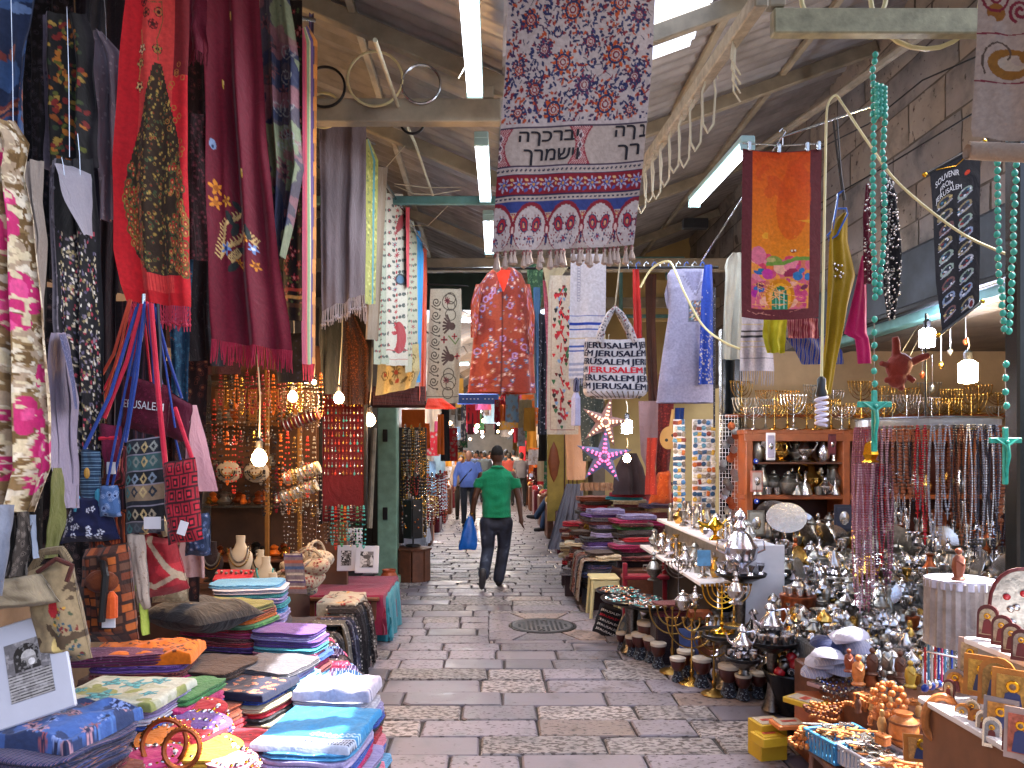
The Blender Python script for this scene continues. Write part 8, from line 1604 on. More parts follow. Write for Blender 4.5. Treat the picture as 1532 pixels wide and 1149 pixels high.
# key rings
for i in range(9): 
    c=P(1384+5*i,985+rr(-4,4),3.0+.02*i); t=thing('key_ring','%s hanging key charm, %s from the left under the lampshade'%(['red','blue','white','red','navy','pink','blue','silver','navy'][i],nth(i+1)),'key ring',c); MB().tube([(0,0,.05),(0,0,-.09)],.004,5).obj('ribbon',[REDI,BP,WHITE,REDI,mat('eye_blue','#1c3a9a',.2),mat('pink_plastic','#b83a6a',.3),BP,SILVER,mat('eye_blue','#1c3a9a',.2)][i],t); MB().ball((0,0,-.11),.016,8,6,sc=(1,.5,1)).obj('eye_bead',mat('eye_blue','#1c3a9a',.2) if i%2==0 else SILVER,t,smooth=True)
pipe('steel_bar','thin steel bar holding the key charms',[P(1375,972,3.0),P(1440,985,3.05)],.005,STEEL,'bar'); 
# lampshade wrapped in plastic
c=P(1436,915,2.95); t=thing('pleated_lampshade','pale pleated lampshade still wrapped in clear plastic','lampshade',c); L_([(.112,.125),(.118,.12),(.122,-.12),(.124,-.125)],48,rib=.03).obj('shade',mat('shade_cloth','#8f8684',.35,var=.35,sc=14,bump=.9,coat=.6),t,smooth=True); L_([(.119,.128),(.119,.095),(.121,.095)],32,rib=.03).obj('ruffle',fab('#b8b6c8','#c4c2d4'),t)
MB().tube([(0.0,0,-.12),(.0,0,-.30)],.006,6).obj('rod',STEEL,t); MB().lathe([(0,.12),(.11,.12),(.112,.124),(0,.126)],24).obj('top_cover',mat('shade_cloth','#a89c98'),t)
# icon shelves
IW=mat('icon_wood','#b06c24',.4,var=.25,sc=20); IR=mat('icon_red_wood','#54181c',.35,var=.2)
sh2=thing('icon_shelf','white stepped shelf of icons at the right edge','shelf',(1.75,2.45,0)); 
for x,z,w_ in((0,1.045,.22),(-.17,.84,.2)): MB().bbox((x,-.13,z),(w_,.70,.022),.004).obj('shelf_board',WHITE,sh2)
for x,z0,z1 in((.11,.3,1.03),(-.06,.62,1.03),(-.25,.3,.83)): MB().bbox((x+.0,-.13,(z0+z1)/2),(.016,.68,z1-z0),.003).obj('riser',mat('shelf_brown','#7a5038',.6,var=.2) if x<-.2 else mat('riser_grey','#8a8a8c',.5),sh2)
def icon(px,py,Y,w,h,m,label,arch=True,rz=-.6,paint='#8a7a58'):
    c=P(px,py,Y); t=thing('icon',label,'icon',c,(-.15,0,rz)); a=.5*w
    def outl(k,hh): return [(-a*k,-hh/2*k),(a*k,-hh/2*k)]+([(math.cos(q)*a*k,hh/2*k-a*k+math.sin(q)*a*k) for q in np.linspace(0,PI,9)] if arch else [(a*k,hh/2*k),(-a*k,hh/2*k)])
    mb=MB(); mb.prism(outl(1,h),-.008,.008); mb.obj('panel',m,t); mb=MB(); mb.prism(outl(.76,h),-.011,-.007); mb.obj('painting',mat('icon_paint'+paint,paint,.3,.3,var=.5,sc=60),t)
    mb=MB(); mb.lathe([(a*.34,0),(a*.3,.003),(0,.004)],10,(0,-.012,h*.16),rot=Matrix.Rotation(PI/2,3,'X')); mb.obj('halo',GOLD,t); mb=MB(); mb.lathe([(a*.18,0),(a*.16,.004),(0,.006)],9,(0,-.015,h*.16),rot=Matrix.Rotation(PI/2,3,'X')); mb.obj('face',mat('icon_face','#7a5a40',.5),t); mb=MB(); mb.prism([(-a*.5,-h*.36),(a*.5,-h*.36),(a*.34,.02*h),(0,.1*h),(-a*.34,.02*h)],-.0135,-.010); mb.obj('robe',mat('icon_robe'+('b' if w>.07 else 'r'),'#5a1c20' if w<.07 else '#26305a',.4,var=.3),t)
for k,(px,py,Y,w,h,m,ar,pt) in enumerate(((1478,930,2.62,.062,.115,IR,1,'#a89a80'),(1499,943,2.52,.058,.10,IR,1,'#a0907c'),(1514,955,2.42,.055,.095,IR,1,'#a89a80'),(1529,965,2.34,.055,.095,IR,1,'#98887c'),
    (1472,1012,2.45,.11,.13,IW,0,'#b08838'),(1492,1020,2.38,.10,.15,IW,1,'#8a6a38'),(1516,1040,2.30,.11,.15,IW,0,'#a07838'),(1452,985,2.7,.075,.14,mat('icon_pale','#a88c80',.4,var=.3),0,'#a89070'),(1430,1020,2.7,.07,.09,mat('icon_grey','#8a7c78',.4),1,'#b07838'),(1420,1032,2.62,.035,.07,IR,1,'#a89a80'),
    (1440,1070,2.5,.045,.075,IW,1,'#98887c'),(1455,1060,2.5,.045,.06,SILVER,1,'#a89a80'),(1462,1078,2.42,.05,.07,IW,1,'#b06a28'),(1472,1082,2.36,.042,.08,SILVER,1,'#98887c'),(1485,1095,2.3,.05,.09,SILVER,1,'#8a8a90'),(1498,1075,2.3,.09,.12,mat('icon_grey','#8a7c78',.4),0,'#b07838'),(1512,1105,2.2,.04,.07,IR,1,'#b08838'),(1528,1098,2.15,.08,.14,mat('icon_pale','#a88c80',.4,var=.3),0,'#a85a48'),
    (1445,1105,2.55,.07,.15,IW,0,'#b08a50'),(1490,1130,2.4,.06,.12,IW,1,'#7a5a30'),(1380,1120,2.9,.13,.10,IW,0,'#c08a50'))):
    icon(px,py,Y,w,h,m,['first and tallest of the small arched red icons on the top shelf','second arched red icon on the top shelf','third arched red icon on the top shelf','arched red icon at the frame edge of the top shelf','left square golden icon','arched golden icon between two square ones','right square golden icon','tall pale icon box beneath the lampshade','grey icon with an orange centre','tiny arched red icon left of the grey one','small arched wooden icon leading the lower shelf','small arched silver icon behind the lower row','small wooden icon open to the left on the lower shelf','narrow silver icon on the lower shelf','larger arched silver icon on the lower shelf','grey wrapped icon leaning on the lower shelf','tiny arched gold icon near the right edge','pale red icon at the bottom right edge','narrow wooden icon hanging under the shelf edge','six sided wooden icon hanging lowest','wooden plate icon lying by the baskets'][k],bool(ar),-.75 if k<18 else -.3,pt)
t=thing('wood_ring','oval olive wood wreath hanging at the end of the icon shelf','wreath',P(1407,1075,2.6),(0,.15,-.5)); mb=MB(); mb.tube([(math.cos(a)*.045,0,math.sin(a)*.075) for a in np.linspace(0,TAU,28)[:-1]],.014,8,closed=True); mb.obj('ring',OLIVE,t,smooth=True); MB().ball((0,0,-.01),.02,8,6,sc=(.8,.5,1.5)).obj('figure',DSILV,t,smooth=True)
t=thing('eye_charm','large blue and white eye charm hanging beside the wooden wreath','charm',P(1429,1107,2.55)); MB().lathe([(.026,0),(.022,.008),(0,.01)],18,rot=Matrix.Rotation(PI/2,3,'X')).obj('blue_disc',mat('eye_navy','#10183a',.2),t); MB().lathe([(.013,.009),(.0,.013)],14,rot=Matrix.Rotation(PI/2,3,'X')).obj('white_ring',WHITE,t); MB().ball((0,-.014,0),.005,8,6).obj('pupil',mat('eye_blue','#1c3a9a',.2),t)
t=thing('wall_plate','large arched silver plaque cut by the right frame edge','plaque',P(1530,905,2.75),(0,0,-.5)); mb=MB(); pts=[(-.1,-.1),(.1,-.1)]+[(math.cos(q)*.1,.0+math.sin(q)*.13) for q in np.linspace(0,PI,12)]; mb.prism(pts,-.01,.01); mb.obj('plate',PEWTER,t); mb=MB(); mb.tube([(x,-.01,z) for x,z in pts],.007,6,closed=True); mb.obj('rim',IR,t); [MB().ball((rr(-.07,.07),-.016,rr(-.07,.09)),.012,8,6,sc=(1,.5,1)).obj('enamel_flower',mat('red_enamel','#a82028',.25) if i%2 else SILVER,t,smooth=True) for i in range(9)]
# ---- fabric heaps between the shops ----
for (X,Y,w_,d,zt,n,dz,cols) in((1.62,8.75,.42,.34,.80,19,'the stack beside the white shelf',['lilac','magenta','maroon','green','grey','black','crimson','white','magenta']),(1.34,9.0,.40,.34,.84,20,'the stack left of the tallest fabric stack',['lilac','purple','grey','maroon','lilac','black']),
    (1.72,9.5,.46,.36,1.0,22,'the red topped stack near the lanterns',['maroon','crimson','turquoise','cream','maroon','dark brown','rust']),(1.30,9.75,.40,.34,.92,20,'the rust topped stack by the gold cloth',['rust','dark brown','crimson','maroon','black']),(2.05,9.2,.40,.36,.98,20,'the stack behind the white shelf end',['crimson','magenta','lilac','navy','cream','maroon']),
    (2.1,10.2,.5,.36,1.12,18,'the highest dark red stack at the back',['maroon','crimson','dark brown','rust']),(1.19,8.35,.30,.30,.50,9,'the mottled stack on the beige stool',['dark brown','cream','black','navy','grey']),(1.08,9.1,.3,.3,.62,14,'the dull stack at the paving edge',['dark brown','maroon','grey','cream','rust']),(1.10,9.85,.3,.3,.66,14,'the farther dull stack at the paving edge',['crimson','cream','maroon','rust'])):
    stack((X,Y),w_,d,n,zt*1.22,dz,rr(-.3,.3),cols,T=.05,jit=.07)
tag(MB().bbox((0,0,0),(1.3,2.2,.4),.01).obj('fabric_table',WOOD,loc=(1.72,9.5,.2)),'low table under the red fabric stacks','table')
for i in range(6): heap_scarf(.99,8.25+.2*i,.52,'%s cloth hanging over the paving edge, %s from the stool'%(['cream flowered','dark','rust','mottled','plum','brown'][i],nth(i+1)),fab(['#8a7a6a','#2a2428','#5a2c20','#6a6058','#3a1824','#4a3428'][i],['#5a2c24','#6a5a50','#8a4a34','#2a2420','#6a3040','#8a7060'][i],'#a89880','floral',30),L=.42,w=.22,seed=i,fr=False)
for o in bpy.data.objects:
    if o.name.startswith('draped_scarf') and o.location.x>.9: o.rotation_euler=(0,0,PI)
sequin_strip([(768,878,892),(800,872,890),(850,876,886)],9.3,200,0,'gold sequinned cloth between the fabric stacks',[GOLD,BRASS],fab('#6a4a18','#8a6a20'),.012,9)
st=thing('plastic_stool','beige plastic stool at the paving edge under mottled cloths','stool',(1.16,7.95,0)); MB().bbox((0,0,.40),(.30,.30,.03),.01).obj('seat',CREAM,st)
for a in(-1,1):
    for b in(-1,1): MB().tube([(.12*a,.12*b,.39),(.15*a,.15*b,0)],[.024,.018],6).obj('leg',CREAM,st)
    MB().bbox((0,.135*a,.34),(.24,.02,.08),.006).obj('apron',CREAM,st)
rc=thing('red_stand','red frame stand beside the jewellery trays','stand',(1.27,7.3,0)); [MB().bbox((x,y,.32),(.045,.045,.64),.01).obj('leg',fab('#7a1424','#9a2438'),rc) for x,y in((0,0),(.4,.1))]; MB().bbox((.2,.05,.50),(.44,.16,.04),.01).obj('rail',fab('#7a1424','#9a2438'),rc)
# grey pleated skirt, oud, orange bag, doors
cloth_thing('skirt','grey pleated skirt spread on a stand beside the seated man','skirt',Cloth([(724,847,873),(760,836,872),(815,820,868),(822,819,866)],11.2,11.0,5,.03,70),60,40,fab('#7a7886','#8c8a98'))
table('side_table','small dark table with flowered cloth at the paving edge',1.02,1.42,10.6,11.2,.52); drape('table_cover','small flowered cloth on the dark side table','table cover',1.0,1.42,10.6,11.2,.53,.12,fab('#8a7a60','#8a2c24','#3a5a3c','floral',22),n=24)
bagshape('hand_bag','burgundy cloth bag hanging low beside the side table',[(856,838),(872,838),(874,872),(852,872)],10.3,.1,fab('#3a0c16','#541420')); stack((1.38,10.6),.4,.4,6,.75,'the burgundy pile behind the paving edge',0,['maroon','crimson'],T=.05)
c=P(1001,655,8.3); t=thing('lute','round pale wooden lute hanging beside the magnet boards','lute',c,(0,.15,0)); MB().lathe([(.0,-.03),(.08,-.02),(.10,.0),(.10,.012),(0,.012)],24,rot=Matrix.Rotation(PI/2,3,'X'),sy=1.25).obj('lute_body',mat('pale_lute','#b08a50',.4,var=.15),t,smooth=True); MB().bbox((0,0,.2),(.035,.02,.22),.005).obj('neck',mat('pale_lute','#b08a50'),t); [MB().lathe([(.018,0),(0,.002)],12,(x,-.028,z),rot=Matrix.Rotation(PI/2,3,'X')).obj('sound_hole',BLACKP,t) for x,z in((.03,.03),(-.03,-.03))]
bagshape('orange_bag','orange cloth bag leaning beside the coral scarf',[(984,708),(1002,704),(1006,752),(970,754)],8.5,.16,fab('#b04818','#c86028','#8a3410','floral',22))
cloth_thing('head_scarf_mannequin','dark hooded cape hanging behind the warm bulb','cape',Cloth([(678,932,952),(700,922,962),(740,916,970)],9.2,9.2,1.5,.04,71),20,24,fab('#3a3034','#4a3c40'))
cloth_thing('scarf','sandals hanging strip' and 'row of tan leather straps hanging under the beige rug','straps',Cloth([(722,868,916),(734,868,918)],9.0,9.0,6,.03,72),40,8,fab('#8a6a50','#a88468'))
yd=thing('yellow_door','yellow slatted door beside the seated man','door',P(846,700,13.0)); MB().bbox((0,0,0),(.62,.06,1.8),.01).obj('door_panel',mat('yellow_paint','#b09440',.5,var=.15),yd)
for i in range(4): MB().bbox((-.02+.07*i,-.04,.15),(.02,.02,1.1),.003).obj('slot',WOOD,yd)
MB().lathe([(0,-.35),(.06,-.22),(.10,0),(.06,.22),(0,.35)],12,(-.2,-.04,.1),sy=.2).obj('door_ornament',OWOOD,yd,smooth=True)
table('food_table','small table with bowls beside the yellow door',1.15,1.6,12.0,12.6,.72,CREAM); row(1.2,1.55,4,12.2,.72,['bowl','pot'],'on the small table by the yellow door',s=1.3)

row(1.62,2.05,6,5.62,.02,['jug','pot','vase'],'on the paving behind the drums',s=1.5,yend=5.3); row(1.55,1.95,6,6.1,.02,['vase','pot','jug','candlestick'],'on the paving behind the larger tea set',s=1.6); row(1.62,2.0,6,5.85,.22,['pot','jug','vase'],'in the low line before the white shelf end',s=1.4)
tag(MB().bbox((0,0,0),(.46,.5,.22),.01).obj('low_crate',WOOD,loc=(1.86,5.95,.11)),'low dark crate carrying silver pieces before the white shelf','crate')
for i in range(16):
    c=PZ([1290,1310,1335,1360,1375,1390,1345,1322][i%8]+rr(-8,8),[1052,1062,1048,1060,1078,1095,1092,1100][i%8]+14*(i//8),.44); o=put('figurine' if i%3 else 'box',c,[OLIVE,mat('pale_wood','#b88a50'),WOOD][i%3],None,rr(.45,.7),rr(0,6),name='wood_trinket'); tag(o,'small %s wood souvenir, %s in the clutter behind the baskets'%(['olive','pale','dark'][i%3],nth(i+1)),'souvenir','wooden souvenirs behind the baskets')
# ================= PEOPLE =================
def union(shapes,name,m,parent,vox=.012,smooth=2):
    """shapes: ('c',p0,p1,r0,r1) tapered limb | ('e',c,(rx,ry,rz)[,rot]) ; fused by voxel remesh into one surface"""
    mb=MB()
    for s in shapes:
        if s[0]=='c':
            a,b=Vector(s[1]),Vector(s[2]); d=(b-a); n=max(2,int(d.length/.05)); mb.tube([a.lerp(b,i/n) for i in range(n+1)],[s[3]*(1-i/n)+s[4]*i/n for i in range(n+1)],12); mb.ball(a,s[3]*.995,12,8); mb.ball(b,s[4]*.995,12,8)
        elif s[0]=='l':
            n=20; vs=[c+Vector((math.copysign(abs(math.cos(TAU*k/n))**.8,math.cos(TAU*k/n))*rx,math.sin(TAU*k/n)*ry,0)) for c,rx,ry in s[1] for k in range(n)]; R=len(s[1]); mb.add(vs,[(j*n+k,j*n+(k+1)%n,(j+1)*n+(k+1)%n,(j+1)*n+k) for j in range(R-1) for k in range(n)]+[tuple(range(n)),tuple((R-1)*n+k for k in range(n))])
        else: mb.ball(s[1],1,16,12,sc=s[2],rot=s[3] if len(s)>3 else None)
    me=mb.mesh('tmp',m); o=bpy.data.objects.new('tmp',me); COL.objects.link(o); md=o.modifiers.new('r','REMESH'); md.mode='VOXEL'; md.voxel_size=vox
    sm=o.modifiers.new('s','SMOOTH'); sm.factor=.6; sm.iterations=smooth; dg=bpy.context.evaluated_depsgraph_get(); me2=bpy.data.meshes.new_from_object(o.evaluated_get(dg)); bpy.data.objects.remove(o)
    me2.name=name; me2.polygons.foreach_set('use_smooth',[True]*len(me2.polygons)); me2.materials.clear(); me2.materials.append(m); return link(me2,name,parent)
def hand(w,d,side,s=1,curl=.5,pal=Vector((0,-1,0))):
    """w wrist, d direction of the hand, side = thumb direction"""
    w=Vector(w); d=Vector(d).normalized(); side=Vector(side).normalized(); nrm=d.cross(side).normalized(); out=[('c',w,w+d*.05*s,.026*s,.03*s),('e',w+d*.06*s,(.034*s,.034*s,.04*s))]
    for k,L in enumerate((.072,.082,.076,.06)):
        o=w+d*.085*s+side*(.028-.019*k)*s; m1=o+d*L*.5*s+nrm*curl*.012*s; m2=m1+(d*.7+nrm*curl).normalized()*L*.5*s; out+= [('c',o,m1,.0095*s,.009*s),('c',m1,m2,.009*s,.0075*s)]
    t=w+d*.03*s+side*.03*s; out+= [('c',t,t+(d+side*.9).normalized()*.035*s,.012*s,.0105*s),('c',t+(d+side*.9).normalized()*.035*s,t+(d+side*.9).normalized()*.035*s+(d+side*.1)*.03*s,.0105*s,.009*s)]; return out
SKIN_D=mat('dark_skin','#4a2c20',.5,var=.12); SKIN_M=mat('tan_skin','#9a6a50',.5,var=.1); HAIR=mat('black_hair','#15110f',.7,var=.3,sc=60,bump=.6); SHOE=mat('black_leather','#18161a',.4,var=.2)
def pol(base,Y):
    s=Y/F; return lambda px,py,dy=0: Vector(((px-base[0])*s,dy,(base[1]-py)*s))
# the man in the green polo shirt
Y=9.63; J=pol((743,878),Y); man=thing('person','man in a green polo shirt and dark jeans walking away with a blue bag','person',P(743,878,Y))
GR=fab('#107a54','#189468'); hd_=J(744,681,.02); S1,S2=J(721,711),J(767,711); E1,E2=J(711,744,-.02),J(776,746,.0); W1,W2_=J(706,769,.02),J(779,772,-.02); H1,H2=J(731,782),J(754,782); K1,K2_=J(730,822,.03),J(754,820,.10); A1,A2=J(724,855,-.26),J(746,868,.02)
body=[('e',hd_,(.078,.098,.118)),('e',hd_+Vector((0,.03,-.06)),(.058,.07,.07)),('c',J(744,700),J(744,690,.01),.062,.058),('c',S1,E1,.05,.042),('c',E1,W1,.042,.028),('c',S2,E2,.05,.042),('c',E2,W2_,.042,.028),('e',J(744,722),(.17,.10,.15)),('e',J(743,750),(.15,.10,.2)),
 ('c',H1,K1,.085,.058),('c',K1,A1,.052,.036),('c',H2,K2_,.085,.058),('c',K2_,A2,.052,.036)]+[('e',hd_+Vector((s*.08,.01,-.01)),(.014,.02,.032)) for s in(-1,1)]+[('e',hd_+Vector((0,.10,-.02)),(.016,.02,.025)),('e',hd_+Vector((0,.085,-.055)),(.028,.012,.01))]
body+=hand(W1,(-.05,.0,-1),(.2,1,0),1,.9)+hand(W2_,(.12,.05,-1),(-.2,1,0),1,.5); union(body,'body',SKIN_D,man,.011)
union([('e',hd_+Vector((0,-.005,.03)),(.080,.099,.098))],'hair',mat('short_hair','#120d0c',.85,var=.3,sc=90,bump=.5),man,.012)
union([('l',[(J(743,774),.185,.125),(J(743,766),.184,.122),(J(743,752),.178,.112),(J(743,738),.182,.112),(J(743.5,724),.19,.115),(J(744,713),.192,.105),(J(744,706),.165,.088),(J(744,701),.10,.07),(J(744,696),.062,.062)]),('c',S1+Vector((.035,0,-.01)),S1.lerp(E1,.46),.062,.060),('c',S2+Vector((-.035,0,-.01)),S2.lerp(E2,.46),.062,.060),('l',[(J(714,729),.056,.06),(J(718,716),.064,.068)]),('l',[(J(774,729),.056,.06),(J(770,716),.064,.068)])],'polo_shirt',GR,man,.012,4)
for v in man.children[-1].data.vertices:
    c=v.co; k=max(0,1-abs(c.z-J(0,760).z)/.35); c.y+=.008*math.sin(c.x*30+c.z*9+5*noisev(c.z*4,1,1))*k+.014*noisev(c.x*7,c.z*5,3); c.x+=.008*noisev(c.z*9,c.y*3,5)
mb=MB(); mb.tube([J(744,700,0)+Vector((math.cos(a)*.07,math.sin(a)*.075,.012*math.sin(a)*-1)) for a in np.linspace(0,TAU,20)[:-1]],.019,8,closed=True); mb.obj('collar',GR,man,smooth=True)
DEN=Cv(0,0,10,10,'#1c2030',10); JEAN=fab('#151a2a','#262d42')
def jeans_mat():
    N=NT('faded_jeans'); tc=N.n('TexCoord'); no=N.n('TexNoise',_Scale=5.0,_Detail=3.0); N.l(tc.outputs['Object'],no.inputs['Vector']); N.l(N.ramp(no.outputs[0],[(.42,C('#141828')),(.6,C('#2c3448')),(.72,C('#6a7284'))]),N.b.inputs['Base Color']); N.b.inputs['Roughness'].default_value=.8
    f=N.n('TexNoise',_Scale=120.0); N.l(tc.outputs['Object'],f.inputs['Vector']); N.bump(f.outputs[0],.3,.003); return N.m
JM=jeans_mat()
union([('e',J(742,785),(.165,.125,.09)),('c',H1+Vector((-.01,0,0)),K1,.108,.082),('c',K1,A1,.080,.068),('c',H2+Vector((.01,0,0)),K2_,.108,.082),('c',K2_,A2+Vector((0,0,.02)),.080,.072),('c',A1,A1+Vector((0,.015,.03)),.07,.07)],'jeans',JM,man,.012,3)
for v in man.children[-1].data.vertices:
    c=v.co; c.x+=.010*noisev(c.z*13,c.x*3,2); c.y+=.014*noisev(c.z*15,c.x*6,7)
def shoe(t,heel,toe,m=SHOE,s=1,nm='shoe'):
    heel,toe=Vector(heel),Vector(toe); union([('c',heel,heel.lerp(toe,.5),.042*s,.045*s),('c',heel.lerp(toe,.5),toe,.045*s,.036*s),('c',heel,heel+Vector((0,0,.05)),.042*s,.044*s)],nm,m,t,.012)
shoe(man,A1+Vector((-.01,-.05,-.0)),A1+Vector((-.025,.02,-.15)),mat('grey_shoe','#3a3a3e',.5)); shoe(man,J(746,872,0)+Vector((0,-.0,.0)),J(749,873,.2))
MB().tube([W1+Vector((math.cos(a)*.031,math.sin(a)*.031,0)) for a in np.linspace(0,TAU,12)[:-1]],.004,5,closed=True).obj('bracelet',GOLD,man)
# blue carrier bag in his hand
o=P(703,776,9.6); bt=thing('carrier_bag','bright blue plastic carrier bag held in the left hand of the man','plastic bag',o); nu,nv=22,20; vs=[]
for j in range(nv):
    v=j/(nv-1); w_=np.interp(v,[0,.15,.45,.85,1],[.022,.045,.085,.11,.095]); 
    for i in range(nu): q=TAU*i/nu; k=1+.13*math.sin(q*5+v*3)+.12*noisev(q,v*4,3); vs.append((math.cos(q)*w_*k-.03*v,math.sin(q)*w_*.45*k,.02-.40*v+.01*math.sin(q*3)))
fs=[(j*nu+i,j*nu+(i+1)%nu,(j+1)*nu+(i+1)%nu,(j+1)*nu+i) for j in range(nv-1) for i in range(nu)]+[tuple((nv-1)*nu+i for i in range(nu))]; mb=MB(); mb.add(vs,fs); mb.obj('bag_body',mat('blue_bag','#0c58b0',.3,var=.12,bump=.4,sc=20),bt,smooth=70)
mb=MB(); mb.tube([(-.02,0,.01),(-.005,0,.06),(.015,.0,.01)],.008,6); mb.obj('handle',mat('blue_bag','#0c58b0'),bt,smooth=True)
# other walkers: a common build, posed by a few numbers
def walker(px,py,h,front,shirt,pants,label,skin=SKIN_M,hair=HAIR,bulk=1,sleeve=1,step=.16,strapm=None,vox=.018,bald=False,arms=(.1,.1),rz=0,cat='person'):
    Y=EYE*F/(py-VY); t=thing('person',label,cat,P(px,py,Y),rz); k=h/1.75; f=-1 if front else 1; V=lambda x,y,z:Vector((x*k*(bulk if z>.9 and z<1.45 else 1),y*f*k,z*k)); hc=V(0,.02,1.63)
    sh=[V(-.18,0,1.43),V(.18,0,1.43)]; el=[V(-.25,-.02+arms[0],1.16),V(.25,-.02+arms[1],1.16)]; wr=[V(-.25,.08+arms[0]*2,.92),V(.25,.08+arms[1]*2,.92)]; hp=[V(-.09,0,.92),V(.09,0,.92)]; kn=[V(-.1,.05+step*.5,.5),V(.1,-step*.3+.04,.5)]; an=[V(-.1,step,.09),V(.1,-step*1.2,.10)]
    body=[('e',hc,(.077*k,.095*k,.115*k)),('e',hc+V(0,.03,-.06),(.055,.065,.06)),('c',V(0,0,1.46),V(0,.01,1.56),.058,.055),('e',V(0,0,1.2),(.14,.09,.25)),('e',hc+V(0,.1,-.015),(.015,.018,.024)),('e',hc+V(-.03,.082,.018),(.013,.01,.007)),('e',hc+V(.03,.082,.018),(.013,.01,.007)),('e',hc+V(0,.088,-.055),(.026,.01,.008))]+[('e',hc+V(s*.078,0,-.01),(.013,.018,.03)) for s in(-1,1)]
    for i in(0,1): body+= [('c',sh[i],el[i],.045,.038),('c',el[i],wr[i],.038,.026),('c',hp[i],kn[i],.08,.055),('c',kn[i],an[i],.05,.035)]+hand(wr[i],V(0,.2,-1),V(0,1,.1),k,.7)
    union(body,'body',skin,t,vox,1); sl=.62 if sleeve<1 else .97
    union([('l',[(V(0,.01,.90),.17*k*bulk,.125*k*bulk),(V(0,.015*bulk,1.05),.17*k*bulk,.14*k*bulk),(V(0,.01,1.25),.19*k*bulk,.125*k*bulk),(V(0,0,1.40),.19*k*bulk,.105*k),(V(0,0,1.46),.14*k,.08*k),(V(0,0,1.50),.065*k,.06*k)])]+[('c',sh[i],sh[i].lerp(el[i],1 if sleeve>=1 else .65),.065*k,.06*k) for i in(0,1)]+([('c',el[i],el[i].lerp(wr[i],.92),.056*k,.042*k) for i in(0,1)] if sleeve>=1 else []),'shirt',shirt,t,vox,2)
    union([('e',V(0,0,.92),(.165*k*bulk,.12*k,.1*k))]+[('c',hp[i],kn[i],.10*k,.075*k) for i in(0,1)]+[('c',kn[i],an[i]+V(0,0,.02),.073*k,.06*k) for i in(0,1)],'trousers',pants,t,vox,2)
    if not bald: union([('e',hc+V(0,-.012,.025),(.082*k,.1*k,.108*k)),('e',hc+V(0,-.05,-.03),(.07*k,.06*k,.06*k))],'hair',hair,t,vox,1)
    else: union([('e',hc+V(0,-.045,.0),(.079*k,.062*k,.07*k))],'hair',hair,t,vox,1)
    for a in an: shoe(t,a+V(0,-.03,-.05),a+V(0,.15,-.05))
    if strapm: MB().tube([V(.13,-.02,1.47),V(.05,.14,1.30),V(-.1,.17,1.1),V(-.17,.1,.98)],.016,6).obj('strap',strapm,t)
    return t
walker(701,787,1.72,True,fab('#4a5f9a','#5a6fae'),fab('#101219','#1a1c24'),'stout balding man in a blue shirt with a black cross strap walking towards us',bald=True,hair=mat('grey_hair','#4a4644',.8),bulk=1.22,strapm=BLACKP,vox=.015)
walker(780,757,1.66,False,fab('#5c5c66','#6a6a74'),fab('#101014','#1a1a1e'),'person in a grey short sleeved top and black trousers walking away',sleeve=.6,vox=.018)
cr=[(690,776,1.6,True,'#8a7a70','#2a2420','person in a beige top half hidden behind the blue shirted man'),(725,752,1.7,False,'#4a5560','#20242c','person in a slate jacket beyond the green shirt, left of his head'),(757,752,1.75,False,'#3c444c','#1c1c20','person in a charcoal jacket just right of the green shirted man'),(742,748,1.62,True,'#a8a0a0','#3a3a44','person in white beyond the green shirted man'),
 (797,748,1.5,False,'#8a8aa0','#1c1c24','child in a pale top beside the yellow door'),(712,738,1.68,True,'#6a3a34','#26262c','far person in dull red in the crowd'),(733,730,1.7,True,'#2c3a4a','#1c1c20','far person in navy in the crowd'),(752,728,1.66,True,'#7a5a4a','#26262c','far person in brown in the crowd'),(770,735,1.72,False,'#22262c','#1a1a1c','far person in black in the crowd'),(786,738,1.6,True,'#4a2c3a','#22222a','far person in plum by the right wall')]
for i,(px,py,h,fr_,c1,c2,lb) in enumerate(cr): walker(px,py,h,fr_,fab(c1),fab(c2),lb,vox=.028 if i>4 else .022)
# seated man at the right, legs crossed
Y=15.5; J=pol((812,795),Y); sm=thing('person','seated man in jeans with crossed legs, half hidden by the grey skirt','person',P(812,795,Y))
hp=J(846,752); k1,k2=J(822,742,-.08),J(820,752,.1); a1,a2=J(802,772,-.1),J(812,790,.06); tc_=J(856,725)
union([('e',tc_,(.15,.11,.28)),('e',J(858,690),(.075,.09,.11)),('e',J(852,690,-.0),(.03,.03,.04)),('c',J(858,705),J(858,698),.055,.055),('c',hp,k1,.08,.055),('c',k1,a1,.05,.035),('c',hp,k2,.08,.055),('c',k2,a2,.05,.035),('c',J(854,715,-.15),J(836,734,-.15),.045,.04),('c',J(836,734,-.15),J(820,738,-.13),.04,.028)]+hand(J(820,738,-.13),(-1,0,-.2),(0,0,1),1,.5),'body',SKIN_M,sm,.018)
union([('c',hp,k1,.10,.08),('c',k1,a1,.08,.065),('c',hp,k2,.10,.08),('c',k2,a2+Vector((0,0,.03)),.08,.065)],'jeans',fab('#1c2c44','#2c405c'),sm,.018); union([('e',tc_,(.18,.14,.3)),('c',J(854,715,-.12),J(838,731,-.15),.062,.055)],'shirt',fab('#3c4c6a','#4c5c7a'),sm,.018); union([('e',J(859,688),(.08,.095,.105))],'hair',HAIR,sm,.018)
shoe(sm,a1+Vector((.02,0,-.02)),a1+Vector((-.17,0,.0))); shoe(sm,a2+Vector((.02,0,-.03)),a2+Vector((-.15,-.02,-.04)))
